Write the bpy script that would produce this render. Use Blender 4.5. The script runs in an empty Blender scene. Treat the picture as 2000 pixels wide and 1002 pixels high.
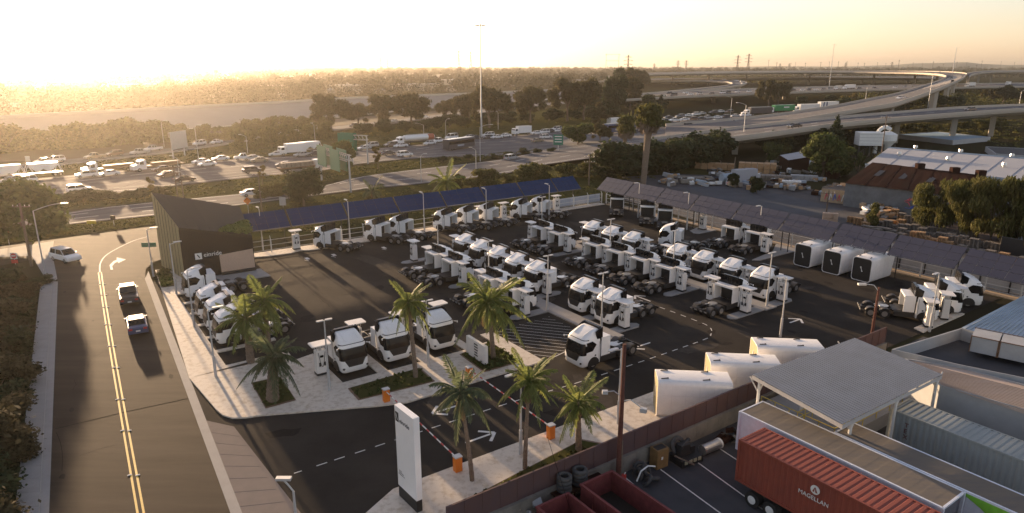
import bpy, math, random
import numpy as np
from mathutils import Vector, Matrix, noise
R = random.Random(11)
rad = math.radians
sc = bpy.context.scene
col = sc.collection
# ---------------------------------------------------------------- camera
FPX, PCX, PCY, CAMH = 1333.0, 1000.0, 501.0, 26.0
PITCH = math.atan(372.0 / FPX)
cam_d = bpy.data.cameras.new('camera'); cam = bpy.data.objects.new('camera', cam_d); col.objects.link(cam)
cam.location = (0, 0, CAMH); cam.rotation_euler = (rad(90) - PITCH, 0, 0)
cam_d.sensor_width = 36; cam_d.lens = FPX / 2000 * 36; cam_d.clip_start = 0.5; cam_d.clip_end = 30000
sc.camera = cam
# ---------------------------------------------------------------- sky, sun, exposure
SUN_AZ, SUN_EL = 124.0, 6.8           # degrees, azimuth counted from +X towards +Y
w = bpy.data.worlds.new('World'); sc.world = w; w.use_nodes = True
nt = w.node_tree; nt.nodes.clear()
sky = nt.nodes.new('ShaderNodeTexSky'); sky.sky_type = 'NISHITA'; sky.sun_disc = False
sky.sun_elevation = rad(SUN_EL); sky.sun_rotation = rad(90 - SUN_AZ)
sky.altitude = 0; sky.air_density = 1.0; sky.dust_density = 0.7; sky.ozone_density = 1.7
bg = nt.nodes.new('ShaderNodeBackground'); bg.inputs[1].default_value = 0.115
wo = nt.nodes.new('ShaderNodeOutputWorld')
tint = nt.nodes.new('ShaderNodeMix'); tint.data_type = 'RGBA'; tint.blend_type = 'MULTIPLY'; tint.inputs[0].default_value = 1; tint.inputs[7].default_value = (1.12, .96, .96, 1)
hsv = nt.nodes.new('ShaderNodeHueSaturation'); hsv.inputs['Saturation'].default_value = 0.66; nt.links.new(sky.outputs[0], hsv.inputs['Color'])
nt.links.new(hsv.outputs[0], tint.inputs[6]); nt.links.new(tint.outputs[2], bg.inputs[0]); nt.links.new(bg.outputs[0], wo.inputs[0])
sl = bpy.data.lights.new('sun', 'SUN'); sl.energy = 5.0; sl.angle = rad(0.9); sl.color = (1.0, 0.69, 0.41)
so = bpy.data.objects.new('sun', sl); col.objects.link(so)
sd = Vector((math.cos(rad(SUN_AZ)) * math.cos(rad(SUN_EL)), math.sin(rad(SUN_AZ)) * math.cos(rad(SUN_EL)), math.sin(rad(SUN_EL))))
so.rotation_euler = (-sd).to_track_quat('-Z', 'Y').to_euler(); so.location = (-60, 60, 80)
vs = sc.view_settings; sc.display_settings.display_device = 'sRGB'
vs.view_transform = 'Standard'; vs.look = 'None'; vs.gamma = 1.0; vs.exposure = 1.38; vs.use_curve_mapping = False
sc.render.engine = 'CYCLES'
cy = sc.cycles
cy.use_denoising = True; cy.denoiser = 'OPENIMAGEDENOISE'
cy.max_bounces = 6; cy.diffuse_bounces = 3; cy.glossy_bounces = 3; cy.transmission_bounces = 3; cy.volume_bounces = 0
cy.transparent_max_bounces = 6; cy.use_adaptive_sampling = True; cy.adaptive_threshold = 0.02
cy.caustics_reflective = False; cy.caustics_refractive = False; cy.sample_clamp_indirect = 6
HAZE, HAZE_G, HAZE_C = 1.05e-4, 0.82, (1.0, .93, .82)
# ---------------------------------------------------------------- measuring helpers
CP, SP = math.cos(PITCH), math.sin(PITCH)
def G(px, py, z=0.0):
    """point of the survey picture -> place on the level z"""
    u = (px - PCX) / FPX; v = -(py - PCY) / FPX
    t = (z - CAMH) / (-SP + v * CP)
    return Vector((u * t, (CP + v * SP) * t, z))
def HT(p, py):
    """height above ground of something standing at p whose top is seen at row py"""
    k = (PCY - py) / FPX; Y = p[1]
    return CAMH + (k * Y * CP - Y * SP) / (CP + k * SP)
C35, S35 = math.cos(rad(35)), math.sin(rad(35))
def Y_(s, t, z=0.0):
    """yard grid (s along the long canopy, t across) -> world"""
    return Vector((s * C35 + t * S35, s * S35 - t * C35, z))
A_S, A_T = 35.0, -55.0     # heading (deg) of +s and of +t
# ---------------------------------------------------------------- materials
MATS = {}
def mat(name, c, rough=0.6, metal=0.0, var=0.12, scale=3.0, bump=0.0, bscale=None, c2=None, spec=0.5, emit=None, coat=0.0, island=0.0, detail=6.0, trans=0.0, sub=0.0, stretch=None, thr=None):
    if name in MATS: return MATS[name]
    m = bpy.data.materials.new(name); m.use_nodes = True; MATS[name] = m
    n = m.node_tree; b = n.nodes['Principled BSDF']
    b.inputs['Roughness'].default_value = rough; b.inputs['Metallic'].default_value = metal
    b.inputs['Specular IOR Level'].default_value = spec
    if coat: b.inputs['Coat Weight'].default_value = coat; b.inputs['Coat Roughness'].default_value = 0.1
    if trans: b.inputs['Transmission Weight'].default_value = trans
    geo = n.nodes.new('ShaderNodeNewGeometry'); vec = geo.outputs['Position']
    if stretch:
        mp = n.nodes.new('ShaderNodeMapping'); n.links.new(vec, mp.inputs[0])
        mp.inputs['Rotation'].default_value[2] = rad(-stretch[0]); mp.vector_type = 'TEXTURE' if False else 'POINT'
        mp.inputs['Scale'].default_value = (stretch[1], stretch[2], 1); vec = mp.outputs[0]
    nz = n.nodes.new('ShaderNodeTexNoise'); nz.inputs['Scale'].default_value = scale; nz.inputs['Detail'].default_value = detail
    nz.inputs['Roughness'].default_value = 0.65
    n.links.new(vec, nz.inputs['Vector'])
    a = [x * (1 - var) for x in c]; d = list(c2) if c2 else [min(1, x * (1 + var)) for x in c]
    mx = n.nodes.new('ShaderNodeMix'); mx.data_type = 'RGBA'
    mx.inputs[6].default_value = (*a, 1); mx.inputs[7].default_value = (*d, 1)
    rp = n.nodes.new('ShaderNodeMapRange'); lo, hi = thr if thr else (0.3, 0.7)
    rp.inputs[1].default_value = lo; rp.inputs[2].default_value = hi
    n.links.new(nz.outputs['Fac'], rp.inputs[0]); n.links.new(rp.outputs[0], mx.inputs[0])
    out = mx.outputs[2]
    if island:
        hs = n.nodes.new('ShaderNodeHueSaturation'); n.links.new(out, hs.inputs['Color'])
        r2 = n.nodes.new('ShaderNodeMapRange'); r2.inputs[3].default_value = 1 - island; r2.inputs[4].default_value = 1 + island
        n.links.new(geo.outputs['Random Per Island'], r2.inputs[0]); n.links.new(r2.outputs[0], hs.inputs['Value'])
        r3 = n.nodes.new('ShaderNodeMapRange'); r3.inputs[3].default_value = .485; r3.inputs[4].default_value = .515
        n.links.new(nz.outputs['Fac'], r3.inputs[0]); n.links.new(r3.outputs[0], hs.inputs['Hue'])
        out = hs.outputs[0]
    n.links.new(out, b.inputs['Base Color'])
    if sub:
        n.nodes.remove(b) if False else None
        tr = n.nodes.new('ShaderNodeBsdfTranslucent'); n.links.new(out, tr.inputs[0])
        ms = n.nodes.new('ShaderNodeMixShader'); ms.inputs[0].default_value = sub
        n.links.new(b.outputs[0], ms.inputs[1]); n.links.new(tr.outputs[0], ms.inputs[2])
        n.links.new(ms.outputs[0], n.nodes['Material Output'].inputs[0])
    if bump:
        nb = n.nodes.new('ShaderNodeTexNoise'); nb.inputs['Scale'].default_value = bscale or scale * 6; nb.inputs['Detail'].default_value = 4
        n.links.new(vec, nb.inputs['Vector'])
        bp = n.nodes.new('ShaderNodeBump'); bp.inputs['Strength'].default_value = bump; bp.inputs['Distance'].default_value = 0.02
        n.links.new(nb.outputs['Fac'], bp.inputs['Height']); n.links.new(bp.outputs[0], b.inputs['Normal'])
    if emit: b.inputs['Emission Color'].default_value = (*emit[0], 1); b.inputs['Emission Strength'].default_value = emit[1]
    return m
M = dict(
 ground=mat('dry_ground', (.055, .045, .03), 1.0, scale=.05, c2=(.035, .04, .02), bump=.5, bscale=2, spec=0),
 grass=mat('verge_grass', (.055, .062, .022), 1.0, scale=.25, c2=(.085, .075, .03), bump=.9, bscale=3, spec=0, detail=10),
 soil=mat('bare_soil', (.09, .07, .045), .95, scale=.3, c2=(.09, .075, .05), bump=.4, spec=.1),
 asph=mat('yard_asphalt', (.031, .027, .0235), .95, scale=.14, c2=(.056, .049, .042), bump=.8, bscale=30, detail=12, spec=.06),
 street=mat('street_asphalt', (.034, .0265, .0205), .82, scale=.5, c2=(.068, .053, .041), bump=.6, bscale=25, detail=12, stretch=(122, .12, 1.2), spec=.08),
 fway=mat('freeway_concrete', (.115, .115, .122), .95, scale=.35, c2=(.15, .148, .155), bump=.3, detail=10, stretch=(40, .08, 1.5), spec=.12),
 lot=mat('lot_asphalt', (.038, .039, .045), .9, scale=.35, c2=(.062, .062, .068), bump=.3, detail=12),
 conc=mat('pale_paving', (.72, .64, .54), .8, scale=2.2, c2=(.46, .38, .29), bump=.3, detail=14, thr=(.48, .66)),
 conc2=mat('old_concrete', (.36, .35, .34), .85, scale=.9, c2=(.27, .26, .25), bump=.2, detail=10),
 tar=mat('tar', (.012, .011, .010), 1.0, spec=0.0),
 kerb=mat('kerb_stone', (.42, .40, .37), .8, scale=2),
 levee=mat('levee_concrete', (.33, .30, .27), .9, scale=.08, c2=(.26, .235, .21)),
 white=mat('white_paint', (.86, .85, .83), .38, scale=1.5, var=.03, coat=.25),
 warmw=mat('charger_white', (.74, .71, .67), .5, scale=2, var=.05),
 pod=mat('pod_panel', (.78, .76, .74), .45, scale=2.5, var=.05, bump=.05),
 glass=mat('dark_glass', (.010, .010, .011), .22, var=.2, spec=.28),
 black=mat('black_trim', (.018, .017, .017), .5, var=.2),
 chas=mat('chassis_black', (.028, .026, .025), .5, var=.25, scale=5),
 tyre=mat('tyre_rubber', (.02, .019, .018), .85, var=.2),
 rim=mat('wheel_rim', (.34, .33, .32), .35, metal=.7, var=.1),
 steel=mat('brushed_steel', (.55, .54, .52), .35, metal=.8, var=.1),
 galv=mat('galvanised_steel', (.50, .50, .50), .5, metal=.25, var=.1, scale=2),
 fpost=mat('fence_paint', (.66, .64, .60), .6, var=.08),
 tan=mat('tan_wall', (.42, .31, .20), .85, var=.12, scale=1.5),
 pv=mat('solar_glass_blue', (.009, .034, .105), .5, var=.12, scale=9, spec=.12),
 pvg=mat('solar_glass_grey', (.045, .048, .075), .45, var=.12, scale=9, spec=.35),
 pvf=mat('solar_frame', (.10, .10, .13), .4, metal=.5),
 apron=mat('apron_concrete', (.25, .21, .19), .9, scale=1.2, c2=(.19, .165, .15), detail=10, spec=.1),
 redbark=mat('redbrown_timber', (.11, .04, .028), .9, var=.3, scale=6, bump=.8),
 bark=mat('bark', (.16, .12, .09), .95, var=.3, scale=6, bump=.8),
 palmtrunk=mat('palm_trunk', (.20, .15, .11), .95, var=.35, scale=9, bump=1),
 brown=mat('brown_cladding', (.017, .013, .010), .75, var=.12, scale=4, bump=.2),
 brownlit=mat('side_cladding_sunlit_tone', (.34, .28, .15), .65, var=.08, scale=2),  # sunlit look of the pavilion's unlit side wall, put into its colour
 timber=mat('timber_screen', (.50, .35, .25), .8, var=.1, scale=3, stretch=(35, 1, 6)),
 orange=mat('orange_paint', (.72, .20, .02), .45, var=.06),
 redc=mat('container_red', (.34, .075, .042), .7, var=.2, scale=1.2, c2=(.22, .055, .036), bump=.1),
 greyc=mat('container_grey', (.33, .36, .36), .6, var=.15, scale=1.0, c2=(.25, .27, .26), bump=.1),
 bluew=mat('trailer_white', (.62, .66, .74), .5, var=.08),
 dirty=mat('dirty_trailer_roof', (.23, .19, .14), .9, var=.3, scale=1.5, c2=(.11, .10, .095), detail=12, stretch=(-45, .3, 1.6)),
 corr=mat('corrugated_roof', (.13, .16, .21), .65, metal=.25, var=.10, scale=.8),
 bluerf=mat('bluegrey_roof', (.33, .40, .47), .6, var=.2, scale=.8, detail=12, stretch=(35, .4, 2)),
 pinkrf=mat('weathered_roof', (.52, .42, .36), .8, scale=.6, c2=(.40, .31, .24), detail=12, stretch=(-35, .3, 2.5)),
 rust=mat('rusty_roof', (.045, .020, .015), 1.0, scale=.4, c2=(.028, .016, .013), spec=.05, detail=10),
 whrf=mat('white_membrane_roof', (.40, .41, .44), .9, scale=.15, c2=(.32, .33, .36)),
 wallred=mat('redbrown_panel', (.13, .065, .055), .8, var=.2, scale=.7, c2=(.085, .055, .06)),
 block=mat('block_wall', (.22, .20, .17), .95, var=.2, scale=1.2, bump=.3),
 greyw=mat('grey_wall', (.36, .37, .38), .85, var=.1, scale=.8, bump=.1),
 cork=mat('pallet_wood', (.52, .29, .13), .9, var=.3, scale=2, c2=(.42, .28, .16), island=.25),
 greyp=mat('grey_pallet_wood', (.20, .175, .15), .9, var=.3, scale=2, island=.3),
 sign=mat('sign_green', (.025, .18, .11), .5, var=.08),
 signw=mat('sign_white', (.75, .75, .72), .5, var=.04),
 yellowp=mat('yellow_paint', (.62, .42, .08), .7, var=.12, scale=4),
 whitep=mat('marking_white', (.66, .64, .60), .75, var=.12, scale=5),
 redp=mat('red_paint', (.5, .05, .04), .5),
 bluep=mat('graffiti_blue', (.10, .16, .5), .7), pinkp=mat('graffiti_pink', (.6, .12, .14), .7),
 greyfence=mat('grey_sheet_fence', (.22, .24, .28), .7, var=.12, scale=1.5),
 greenp=mat('green_paint', (.03, .22, .10), .5), brownp=mat('brown_paint', (.16, .09, .05), .5),
 yrail=mat('yellow_rail', (.55, .42, .08), .6),
 dbin=mat('bin_red', (.15, .03, .03), .8, var=.25),
 lampw=mat('lamp_lens', (.8, .78, .7), .4),
 hdl=mat('headlamp', (.8, .8, .78), .15, var=.02),
 tail=mat('tail_lamp', (.5, .03, .02), .3, var=.02),
)
LEAF = dict(
 euc=mat('eucalyptus_leaves', (.12, .095, .045), .8, scale=.3, c2=(.07, .07, .03), island=.45, spec=.2, sub=.35),
 green=mat('green_leaves', (.12, .13, .038), .8, scale=.4, c2=(.06, .085, .028), island=.4, spec=.2, sub=.35),
 dark=mat('dark_leaves', (.05, .065, .025), .8, scale=.4, c2=(.03, .042, .018), island=.4, spec=.2, sub=.25),
 yellow=mat('yellow_leaves', (.20, .145, .035), .8, scale=.4, c2=(.13, .11, .03), island=.35, spec=.2, sub=.45),
 bush=mat('bush_leaves', (.15, .135, .042), .85, scale=.25, c2=(.075, .085, .028), island=.4, spec=.2, sub=.3),
 dry=mat('dry_brush_leaves', (.095, .078, .042), .95, scale=.4, c2=(.055, .05, .028), island=.4, spec=.1, sub=.25),
 far=mat('far_leaves', (.085, .075, .042), 1.0, scale=.02, c2=(.045, .05, .028), island=.3, spec=0, sub=.0),
 palm=mat('palm_leaves', (.25, .27, .08), .6, scale=.8, c2=(.16, .20, .06), island=.25, spec=.3, sub=.45),
 palmd=mat('dull_palm_leaves', (.15, .17, .09), .7, scale=.8, c2=(.10, .13, .07), island=.25, spec=.3, sub=.4),
)
# ---------------------------------------------------------------- mesh builder
class MB:
    def __init__(s): s.v = []; s.f = []; s.m = []
    def quad(s, pts, m=0):
        i = len(s.v); s.v += [tuple(p) for p in pts]; s.f.append(tuple(range(i, i + len(pts)))); s.m.append(m)
    def box(s, c, d, m=0, rz=0.0, tx=1.0, ty=1.0, ry=0.0):
        i = len(s.v); hx, hy, hz = d[0] / 2, d[1] / 2, d[2] / 2; q = []
        for z, a, b in ((-hz, 1, 1), (hz, tx, ty)):
            for x, y in ((-hx * a, -hy * b), (hx * a, -hy * b), (hx * a, hy * b), (-hx * a, hy * b)): q.append(Vector((x, y, z)))
        if ry: mt = Matrix.Rotation(ry, 3, 'Y'); q = [mt @ p for p in q]
        if rz: mt = Matrix.Rotation(rz, 3, 'Z'); q = [mt @ p for p in q]
        s.v += [(p.x + c[0], p.y + c[1], p.z + c[2]) for p in q]
        for f in ((3, 2, 1, 0), (4, 5, 6, 7), (0, 1, 5, 4), (1, 2, 6, 5), (2, 3, 7, 6), (3, 0, 4, 7)):
            s.f.append(tuple(i + k for k in f)); s.m.append(m)
        return s
    def prism(s, poly, z0, z1, m=0, mtop=None):
        i = len(s.v); n = len(poly)
        ar = sum(poly[k][0] * poly[(k + 1) % n][1] - poly[(k + 1) % n][0] * poly[k][1] for k in range(n))
        if ar < 0: poly = poly[::-1]
        s.v += [(p[0], p[1], z0) for p in poly] + [(p[0], p[1], z1) for p in poly]
        s.f.append(tuple(i + k for k in range(n - 1, -1, -1))); s.m.append(m)
        s.f.append(tuple(i + n + k for k in range(n))); s.m.append(m if mtop is None else mtop)
        for k in range(n):
            j = (k + 1) % n; s.f.append((i + k, i + j, i + n + j, i + n + k)); s.m.append(m)
        return s
    def side(s, poly, y0, y1, m=0):
        """polygon in x,z extruded along y"""
        i = len(s.v); n = len(poly)
        s.v += [(p[0], y0, p[1]) for p in poly] + [(p[0], y1, p[1]) for p in poly]
        ar = sum(poly[k][0] * poly[(k + 1) % n][1] - poly[(k + 1) % n][0] * poly[k][1] for k in range(n))
        fl = (ar > 0) == (y1 > y0)
        def F(t): s.f.append(t[::-1] if fl else t); s.m.append(m)
        F(tuple(i + k for k in range(n - 1, -1, -1))); F(tuple(i + n + k for k in range(n)))
        for k in range(n): j = (k + 1) % n; F((i + k, i + j, i + n + j, i + n + k))
        return s
    def tube(s, p0, p1, r0, r1=None, n=8, m=0, cap=True):
        if r1 is None: r1 = r0
        p0, p1 = Vector(p0), Vector(p1); d = (p1 - p0)
        if d.length < 1e-6: return s
        d.normalize(); a = d.orthogonal().normalized(); b = d.cross(a); i = len(s.v)
        for p, r in ((p0, r0), (p1, r1)):
            for k in range(n):
                t = 2 * math.pi * k / n; q = p + (a * math.cos(t) + b * math.sin(t)) * r; s.v.append(tuple(q))
        for k in range(n): j = (k + 1) % n; s.f.append((i + k, i + j, i + n + j, i + n + k)); s.m.append(m)
        if cap:
            s.f.append(tuple(i + k for k in range(n - 1, -1, -1))); s.m.append(m)
            s.f.append(tuple(i + n + k for k in range(n))); s.m.append(m)
        return s
    def path(s, pts, r, n=6, m=0, r1=None):
        for k in range(len(pts) - 1):
            a = r if r1 is None else r + (r1 - r) * k / (len(pts) - 1); b = r if r1 is None else r + (r1 - r) * (k + 1) / (len(pts) - 1)
            s.tube(pts[k], pts[k + 1], a, b, n, m)
        return s
    def loft(s, rings, m=0, cap=True, mats=None):
        i = len(s.v); n = len(rings[0])
        for r in rings: s.v += [tuple(p) for p in r]
        for a in range(len(rings) - 1):
            for k in range(n):
                j = (k + 1) % n; s.f.append((i + a * n + k, i + a * n + j, i + (a + 1) * n + j, i + (a + 1) * n + k)); s.m.append(mats[a] if mats else m)
        if cap:
            s.f.append(tuple(i + k for k in range(n - 1, -1, -1))); s.m.append(m)
            s.f.append(tuple(i + (len(rings) - 1) * n + k for k in range(n))); s.m.append(m)
        return s
    def mesh(s, name, mats, smooth=False, bevel=0):
        me = bpy.data.meshes.new(name); me.from_pydata(s.v, [], s.f)
        if not isinstance(mats, (list, tuple)): mats = [mats]
        for q in mats: me.materials.append(q)
        if len(mats) > 1: me.polygons.foreach_set('material_index', s.m)
        if smooth: me.polygons.foreach_set('use_smooth', [True] * len(s.f))
        me.update(); return me
def obj(name, me, parent=None, loc=None, rz=None, kind=None, label=None):
    o = bpy.data.objects.new(name, me); col.objects.link(o)
    if parent: o.parent = parent
    if loc is not None: o.location = loc
    if rz is not None: o.rotation_euler = (0, 0, rz)
    if kind: o['kind'] = kind
    if label: o['label'] = label
    return o
def tag(o, label, cat, group=None):
    o['label'] = label; o['category'] = cat
    if group: o['group'] = group
    return o
def thing(name, label, cat, loc=(0, 0, 0), rz=0.0, group=None):
    o = bpy.data.objects.new(name, None); col.objects.link(o); o.location = loc; o.rotation_euler = (0, 0, rz); o.empty_display_size = .3
    return tag(o, label, cat, group)
KIDS = {}
def copy_tree(src, loc=None, rz=None, label=None, group=None, parent=None):
    c = src.copy(); col.objects.link(c)
    if parent is not None: c.parent = parent
    if loc is not None: c.location = loc
    if rz is not None: c.rotation_euler = (0, 0, rz)
    if label: c['label'] = label
    if group: c['group'] = group
    for ch in KIDS.setdefault(src.name, list(src.children)): copy_tree(ch, parent=c)
    return c
class Proto:
    """first placing uses the prototype itself, the later ones copy it"""
    def __init__(s, build): s.b = build; s.o = None
    def __call__(s, loc, rz, label, group=None):
        if s.o is None:
            s.o = s.b(); KIDS[s.o.name] = list(s.o.children); s.o.location = loc; s.o.rotation_euler = (0, 0, rz); s.o['label'] = label
            if group: s.o['group'] = group
            return s.o
        return copy_tree(s.o, loc, rz, label, group)
def bev(o, w=.03, seg=2):
    m = o.modifiers.new('bevel', 'BEVEL'); m.width = w; m.segments = seg; m.limit_method = 'ANGLE'; m.angle_limit = rad(40); return o
ORD = ['', 'first', 'second', 'third', 'fourth', 'fifth', 'sixth', 'seventh', 'eighth', 'ninth', 'tenth', 'eleventh', 'twelfth', 'thirteenth', 'fourteenth', 'fifteenth', 'sixteenth', 'seventeenth', 'eighteenth', 'nineteenth', 'twentieth', 'twenty-first', 'twenty-second', 'twenty-third', 'twenty-fourth', 'twenty-fifth', 'twenty-sixth', 'twenty-seventh', 'twenty-eighth', 'twenty-ninth', 'thirtieth']
def rrect(x0, x1, hy, r, n=4, rb=None):
    """rounded rectangle in plan, corner radius r at the front (x1), rb at the back"""
    rb = r if rb is None else rb; p = []
    for cx, cy, a0, q in ((x1 - r, hy - r, 0, r), (x0 + rb, hy - rb, 90, rb), (x0 + rb, -hy + rb, 180, rb), (x1 - r, -hy + r, 270, r)):
        for k in range(n + 1): a = rad(a0 + 90 * k / n); p.append((cx + q * math.cos(a), cy + q * math.sin(a)))
    return p
def resample(pts, n):
    pts = [Vector(p) for p in pts]; L = [0]
    for a, b in zip(pts, pts[1:]): L.append(L[-1] + (b - a).length)
    out = []
    for k in range(n + 1):
        d = L[-1] * k / n; i = 0
        while i < len(L) - 2 and L[i + 1] < d: i += 1
        t = (d - L[i]) / max(1e-6, L[i + 1] - L[i]); p0 = pts[max(i - 1, 0)]; p1 = pts[i]; p2 = pts[i + 1]; p3 = pts[min(i + 2, len(pts) - 1)]
        q = p1.lerp(p2, t)
        cr = 0.5 * ((2 * p1) + (p2 - p0) * t + (2 * p0 - 5 * p1 + 4 * p2 - p3) * t * t + (3 * p1 - p0 - 3 * p2 + p3) * t ** 3)
        out.append(cr if len(pts) > 3 else q)
    return out
def textobj(body, size, m, parent, loc, rot, ext=.01, name='lettering', align='LEFT'):
    cu = bpy.data.curves.new(name, 'FONT'); cu.body = body; cu.size = size; cu.extrude = ext; cu.align_x = align; cu.resolution_u = 3
    to = bpy.data.objects.new(name, cu); col.objects.link(to); bpy.context.view_layer.update(); me = bpy.data.meshes.new_from_object(to.evaluated_get(bpy.context.evaluated_depsgraph_get())); bpy.data.objects.remove(to); me.materials.clear(); me.materials.append(m)
    o = obj(name, me, parent, loc); o.rotation_euler = rot; return o
# ================================================================ GROUND, ROADS
def sheet(name, poly, z, m, parent=None):
    b = MB(); b.quad([(p[0], p[1], z) for p in poly]); me = b.mesh(name, m)
    if sum(p.normal.z for p in me.polygons) < 0: me.flip_normals()
    return obj(name, me, parent, kind=None if parent else 'structure')
sheet('ground', [(-9000, -60), (9000, -60), (9000, 14000), (-9000, 14000)], -.03, M['ground'])
def slab(name, poly, z0, z1, m, parent=None):
    return obj(name, MB().prism([(p[0], p[1]) for p in poly], z0, z1).mesh(name, m), parent, kind=None if parent else 'structure')
ST = lambda l: [Y_(a, b) for a, b in l]
PX = lambda l, z=0: [G(a, b, z) for a, b in l]
# yard
sheet('yard_asphalt', ST([(7.0, -50.4), (7.0, -30), (13, -29), (89.4, -29), (89.4, -96.9), (21, -96.9), (9, -92)]), .008, M['asph'])
sheet('neighbour_lot', ST([(8, -28.4), (70, -28.4), (70, 30), (8, 30)]), .004, M['lot'])
# street
def bandlr(name, L, Rr, z, m, n=24, parent=None):
    a = resample(L, n); c = resample(Rr, n); b = MB()
    for k in range(n): b.quad([(a[k].x, a[k].y, a[k].z + z), (c[k].x, c[k].y, c[k].z + z), (c[k + 1].x, c[k + 1].y, c[k + 1].z + z), (a[k + 1].x, a[k + 1].y, a[k + 1].z + z)])
    me = b.mesh(name, m)
    if sum(p.normal.z for p in me.polygons) < 0: me.flip_normals()
    return obj(name, me, parent, kind=None if parent else 'structure')
def sline(px1, px2, ext0=-22, ext1=0):
    a, b = G(*px1), G(*px2); d = (b - a).normalized(); return a + d * ext0, b + d * ext1
kl = sline((96, 1002), (113, 550)); kr = sline((450, 1002), (283, 545))
street = bandlr('street_road', [kl[0], kl[1]], [kr[0], kr[1]], .010, M['street'], 12)
kl2 = sline((77, 1002), (102, 550)); kl3 = sline((30, 1002), (80, 552))
gut = MB().prism([kl2[0], kl[0], kl[1], kl2[1]], -.02, .03); obj('gutter', gut.mesh('gutter', M['conc2']), kind='structure')
# left pavement, slab by slab
sw = slab('pavement', [kl3[0], kl2[0], kl2[1], kl3[1]], -.02, .13, M['kerb'])
for k in range(44):
    a = kl3[0].lerp(kl3[1], k / 44); b = kl3[0].lerp(kl3[1], (k + 1) / 44); c = kl2[0].lerp(kl2[1], (k + 1) / 44); d = kl2[0].lerp(kl2[1], k / 44)
    e = (b - a) * .012
    f = MB().prism([a + e, a.lerp(b, .988), c - e, d + e], .13, .145 + .004 * (k % 2)); obj('paving_slab', f.mesh('paving_slab', M['conc2']), sw)
kr2 = sline((473, 1002), (290, 530)); 
obj('gutter', MB().prism([kr[0], kr2[0], kr2[1], kr[1]], -.02, .035).mesh('gutter', M['conc2']), kind='structure')
# driveway apron slabs
ap = slab('driveway_apron', [G(403, 822), G(457, 834), Y_(10.5, -26), kr2[0], G(473, 1002)], -.02, .037, M['apron'])
p0, p1 = G(405, 826), G(473, 1002); q0, q1 = G(455, 836), Y_(9.7, -30); p1 = p1 + (p1 - p0).normalized() * 8
for k in range(12):
    a, b = p0.lerp(p1, k / 12 + .0015), p0.lerp(p1, (k + 1) / 12 - .0015); d, c = q0.lerp(q1, k / 12 + .0015), q0.lerp(q1, (k + 1) / 12 - .0015)
    obj('concrete_slab', MB().prism([a, b, c, d], .03, .045).mesh('concrete_slab', M['apron']), ap)
# intersection and frontage road
sheet('crossroad', PX([(-260, 540), (-60, 488), (0, 482), (110, 467), (200, 455), (320, 439), (380, 431), (400, 470), (335, 500), (300, 512), (285, 525), (283, 548), (113, 552), (112, 548), (104, 500), (60, 508), (-60, 530)]), .014, M['street'])
sheet('corner_footway', PX([(-40, 500), (0, 487), (105, 471), (103, 500), (112, 545), (96, 556), (62, 500), (0, 502), (-40, 512)]), .018, M['conc2'])
# centre line: two yellow lines
def line(name, pts, wd, z, m, dash=None, parent=None, n=60):
    pts = resample(pts, n) if len(pts) > 2 else [Vector(p) for p in pts]
    L = sum((b - a).length for a, b in zip(pts, pts[1:])); b = MB(); acc = 0
    segs = []
    if dash:
        cur = []; d = 0
        tot = int(L / .25); rs = resample(pts, max(4, tot))
        for k in range(len(rs) - 1):
            if (d % (dash[0] + dash[1])) < dash[0]: segs.append((rs[k], rs[k + 1]))
            d += (rs[k + 1] - rs[k]).length
    else: segs = list(zip(pts, pts[1:]))
    for a, c in segs:
        t = (c - a); t.z = 0
        if t.length < 1e-5: continue
        t.normalize(); nn = Vector((-t.y, t.x, 0)) * wd / 2; u = Vector((0, 0, z))
        b.quad([a - nn + u, c - nn + u, c + nn + u, a + nn + u])
    o = obj(name, b.mesh(name, m), parent)
    if not parent: o['kind'] = 'structure'
    return o
cl = [G(x, y) for x, y in ((275, 1002), (230, 750), (205, 600), (195, 532))]; cl[0] = cl[0] + (cl[0] - cl[1]).normalized() * 18
tdir = Vector((cl[1].y - cl[2].y, -(cl[1].x - cl[2].x), 0)).normalized()
for s_ in (-.16, .16): line('yellow_line', [p + tdir * s_ for p in cl], .13, .016, M['yellowp'], parent=street)
line('yellow_line', PX([(195, 532), (196, 515), (206, 500), (228, 486), (262, 470), (290, 462)]), .16, .020, M['whitep'], parent=street)
# raised reflectors
for k, (x1, x2, y) in enumerate(((229, 241, 780), (239, 253, 841), (253, 269, 928), (222, 231, 718), (213, 224, 676), (206, 216, 634), (202, 211, 600), (198, 207, 576), (195, 204, 555))):
    for x in (x1, x2): bpy_o = obj('reflector', MB().box((0, 0, .02), (.28, .14, .04), tx=.6, ty=.6).mesh('reflector', M['whitep']), street, G(x, y, .012), rad(32))
# turn arrow in the junction
def flatpoly(name, poly, z, m, parent=None): return sheet(name, poly, z, m, parent)
flatpoly('turn_arrow', PX([(216, 527), (214, 518), (222, 510), (228, 508), (228, 503), (246, 507), (231, 514), (230, 511), (224, 514), (219, 520), (221, 527)]), .020, M['whitep'], street)
# tar joint across the street
line('tar_joint', PX([(108, 838), (240, 806), (370, 778)]), .07, .015, M['tar'], parent=street)
line('tar_crack', PX([(110, 845), (118, 865), (122, 890), (121, 920)]), .03, .015, M['tar'], parent=street)
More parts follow.
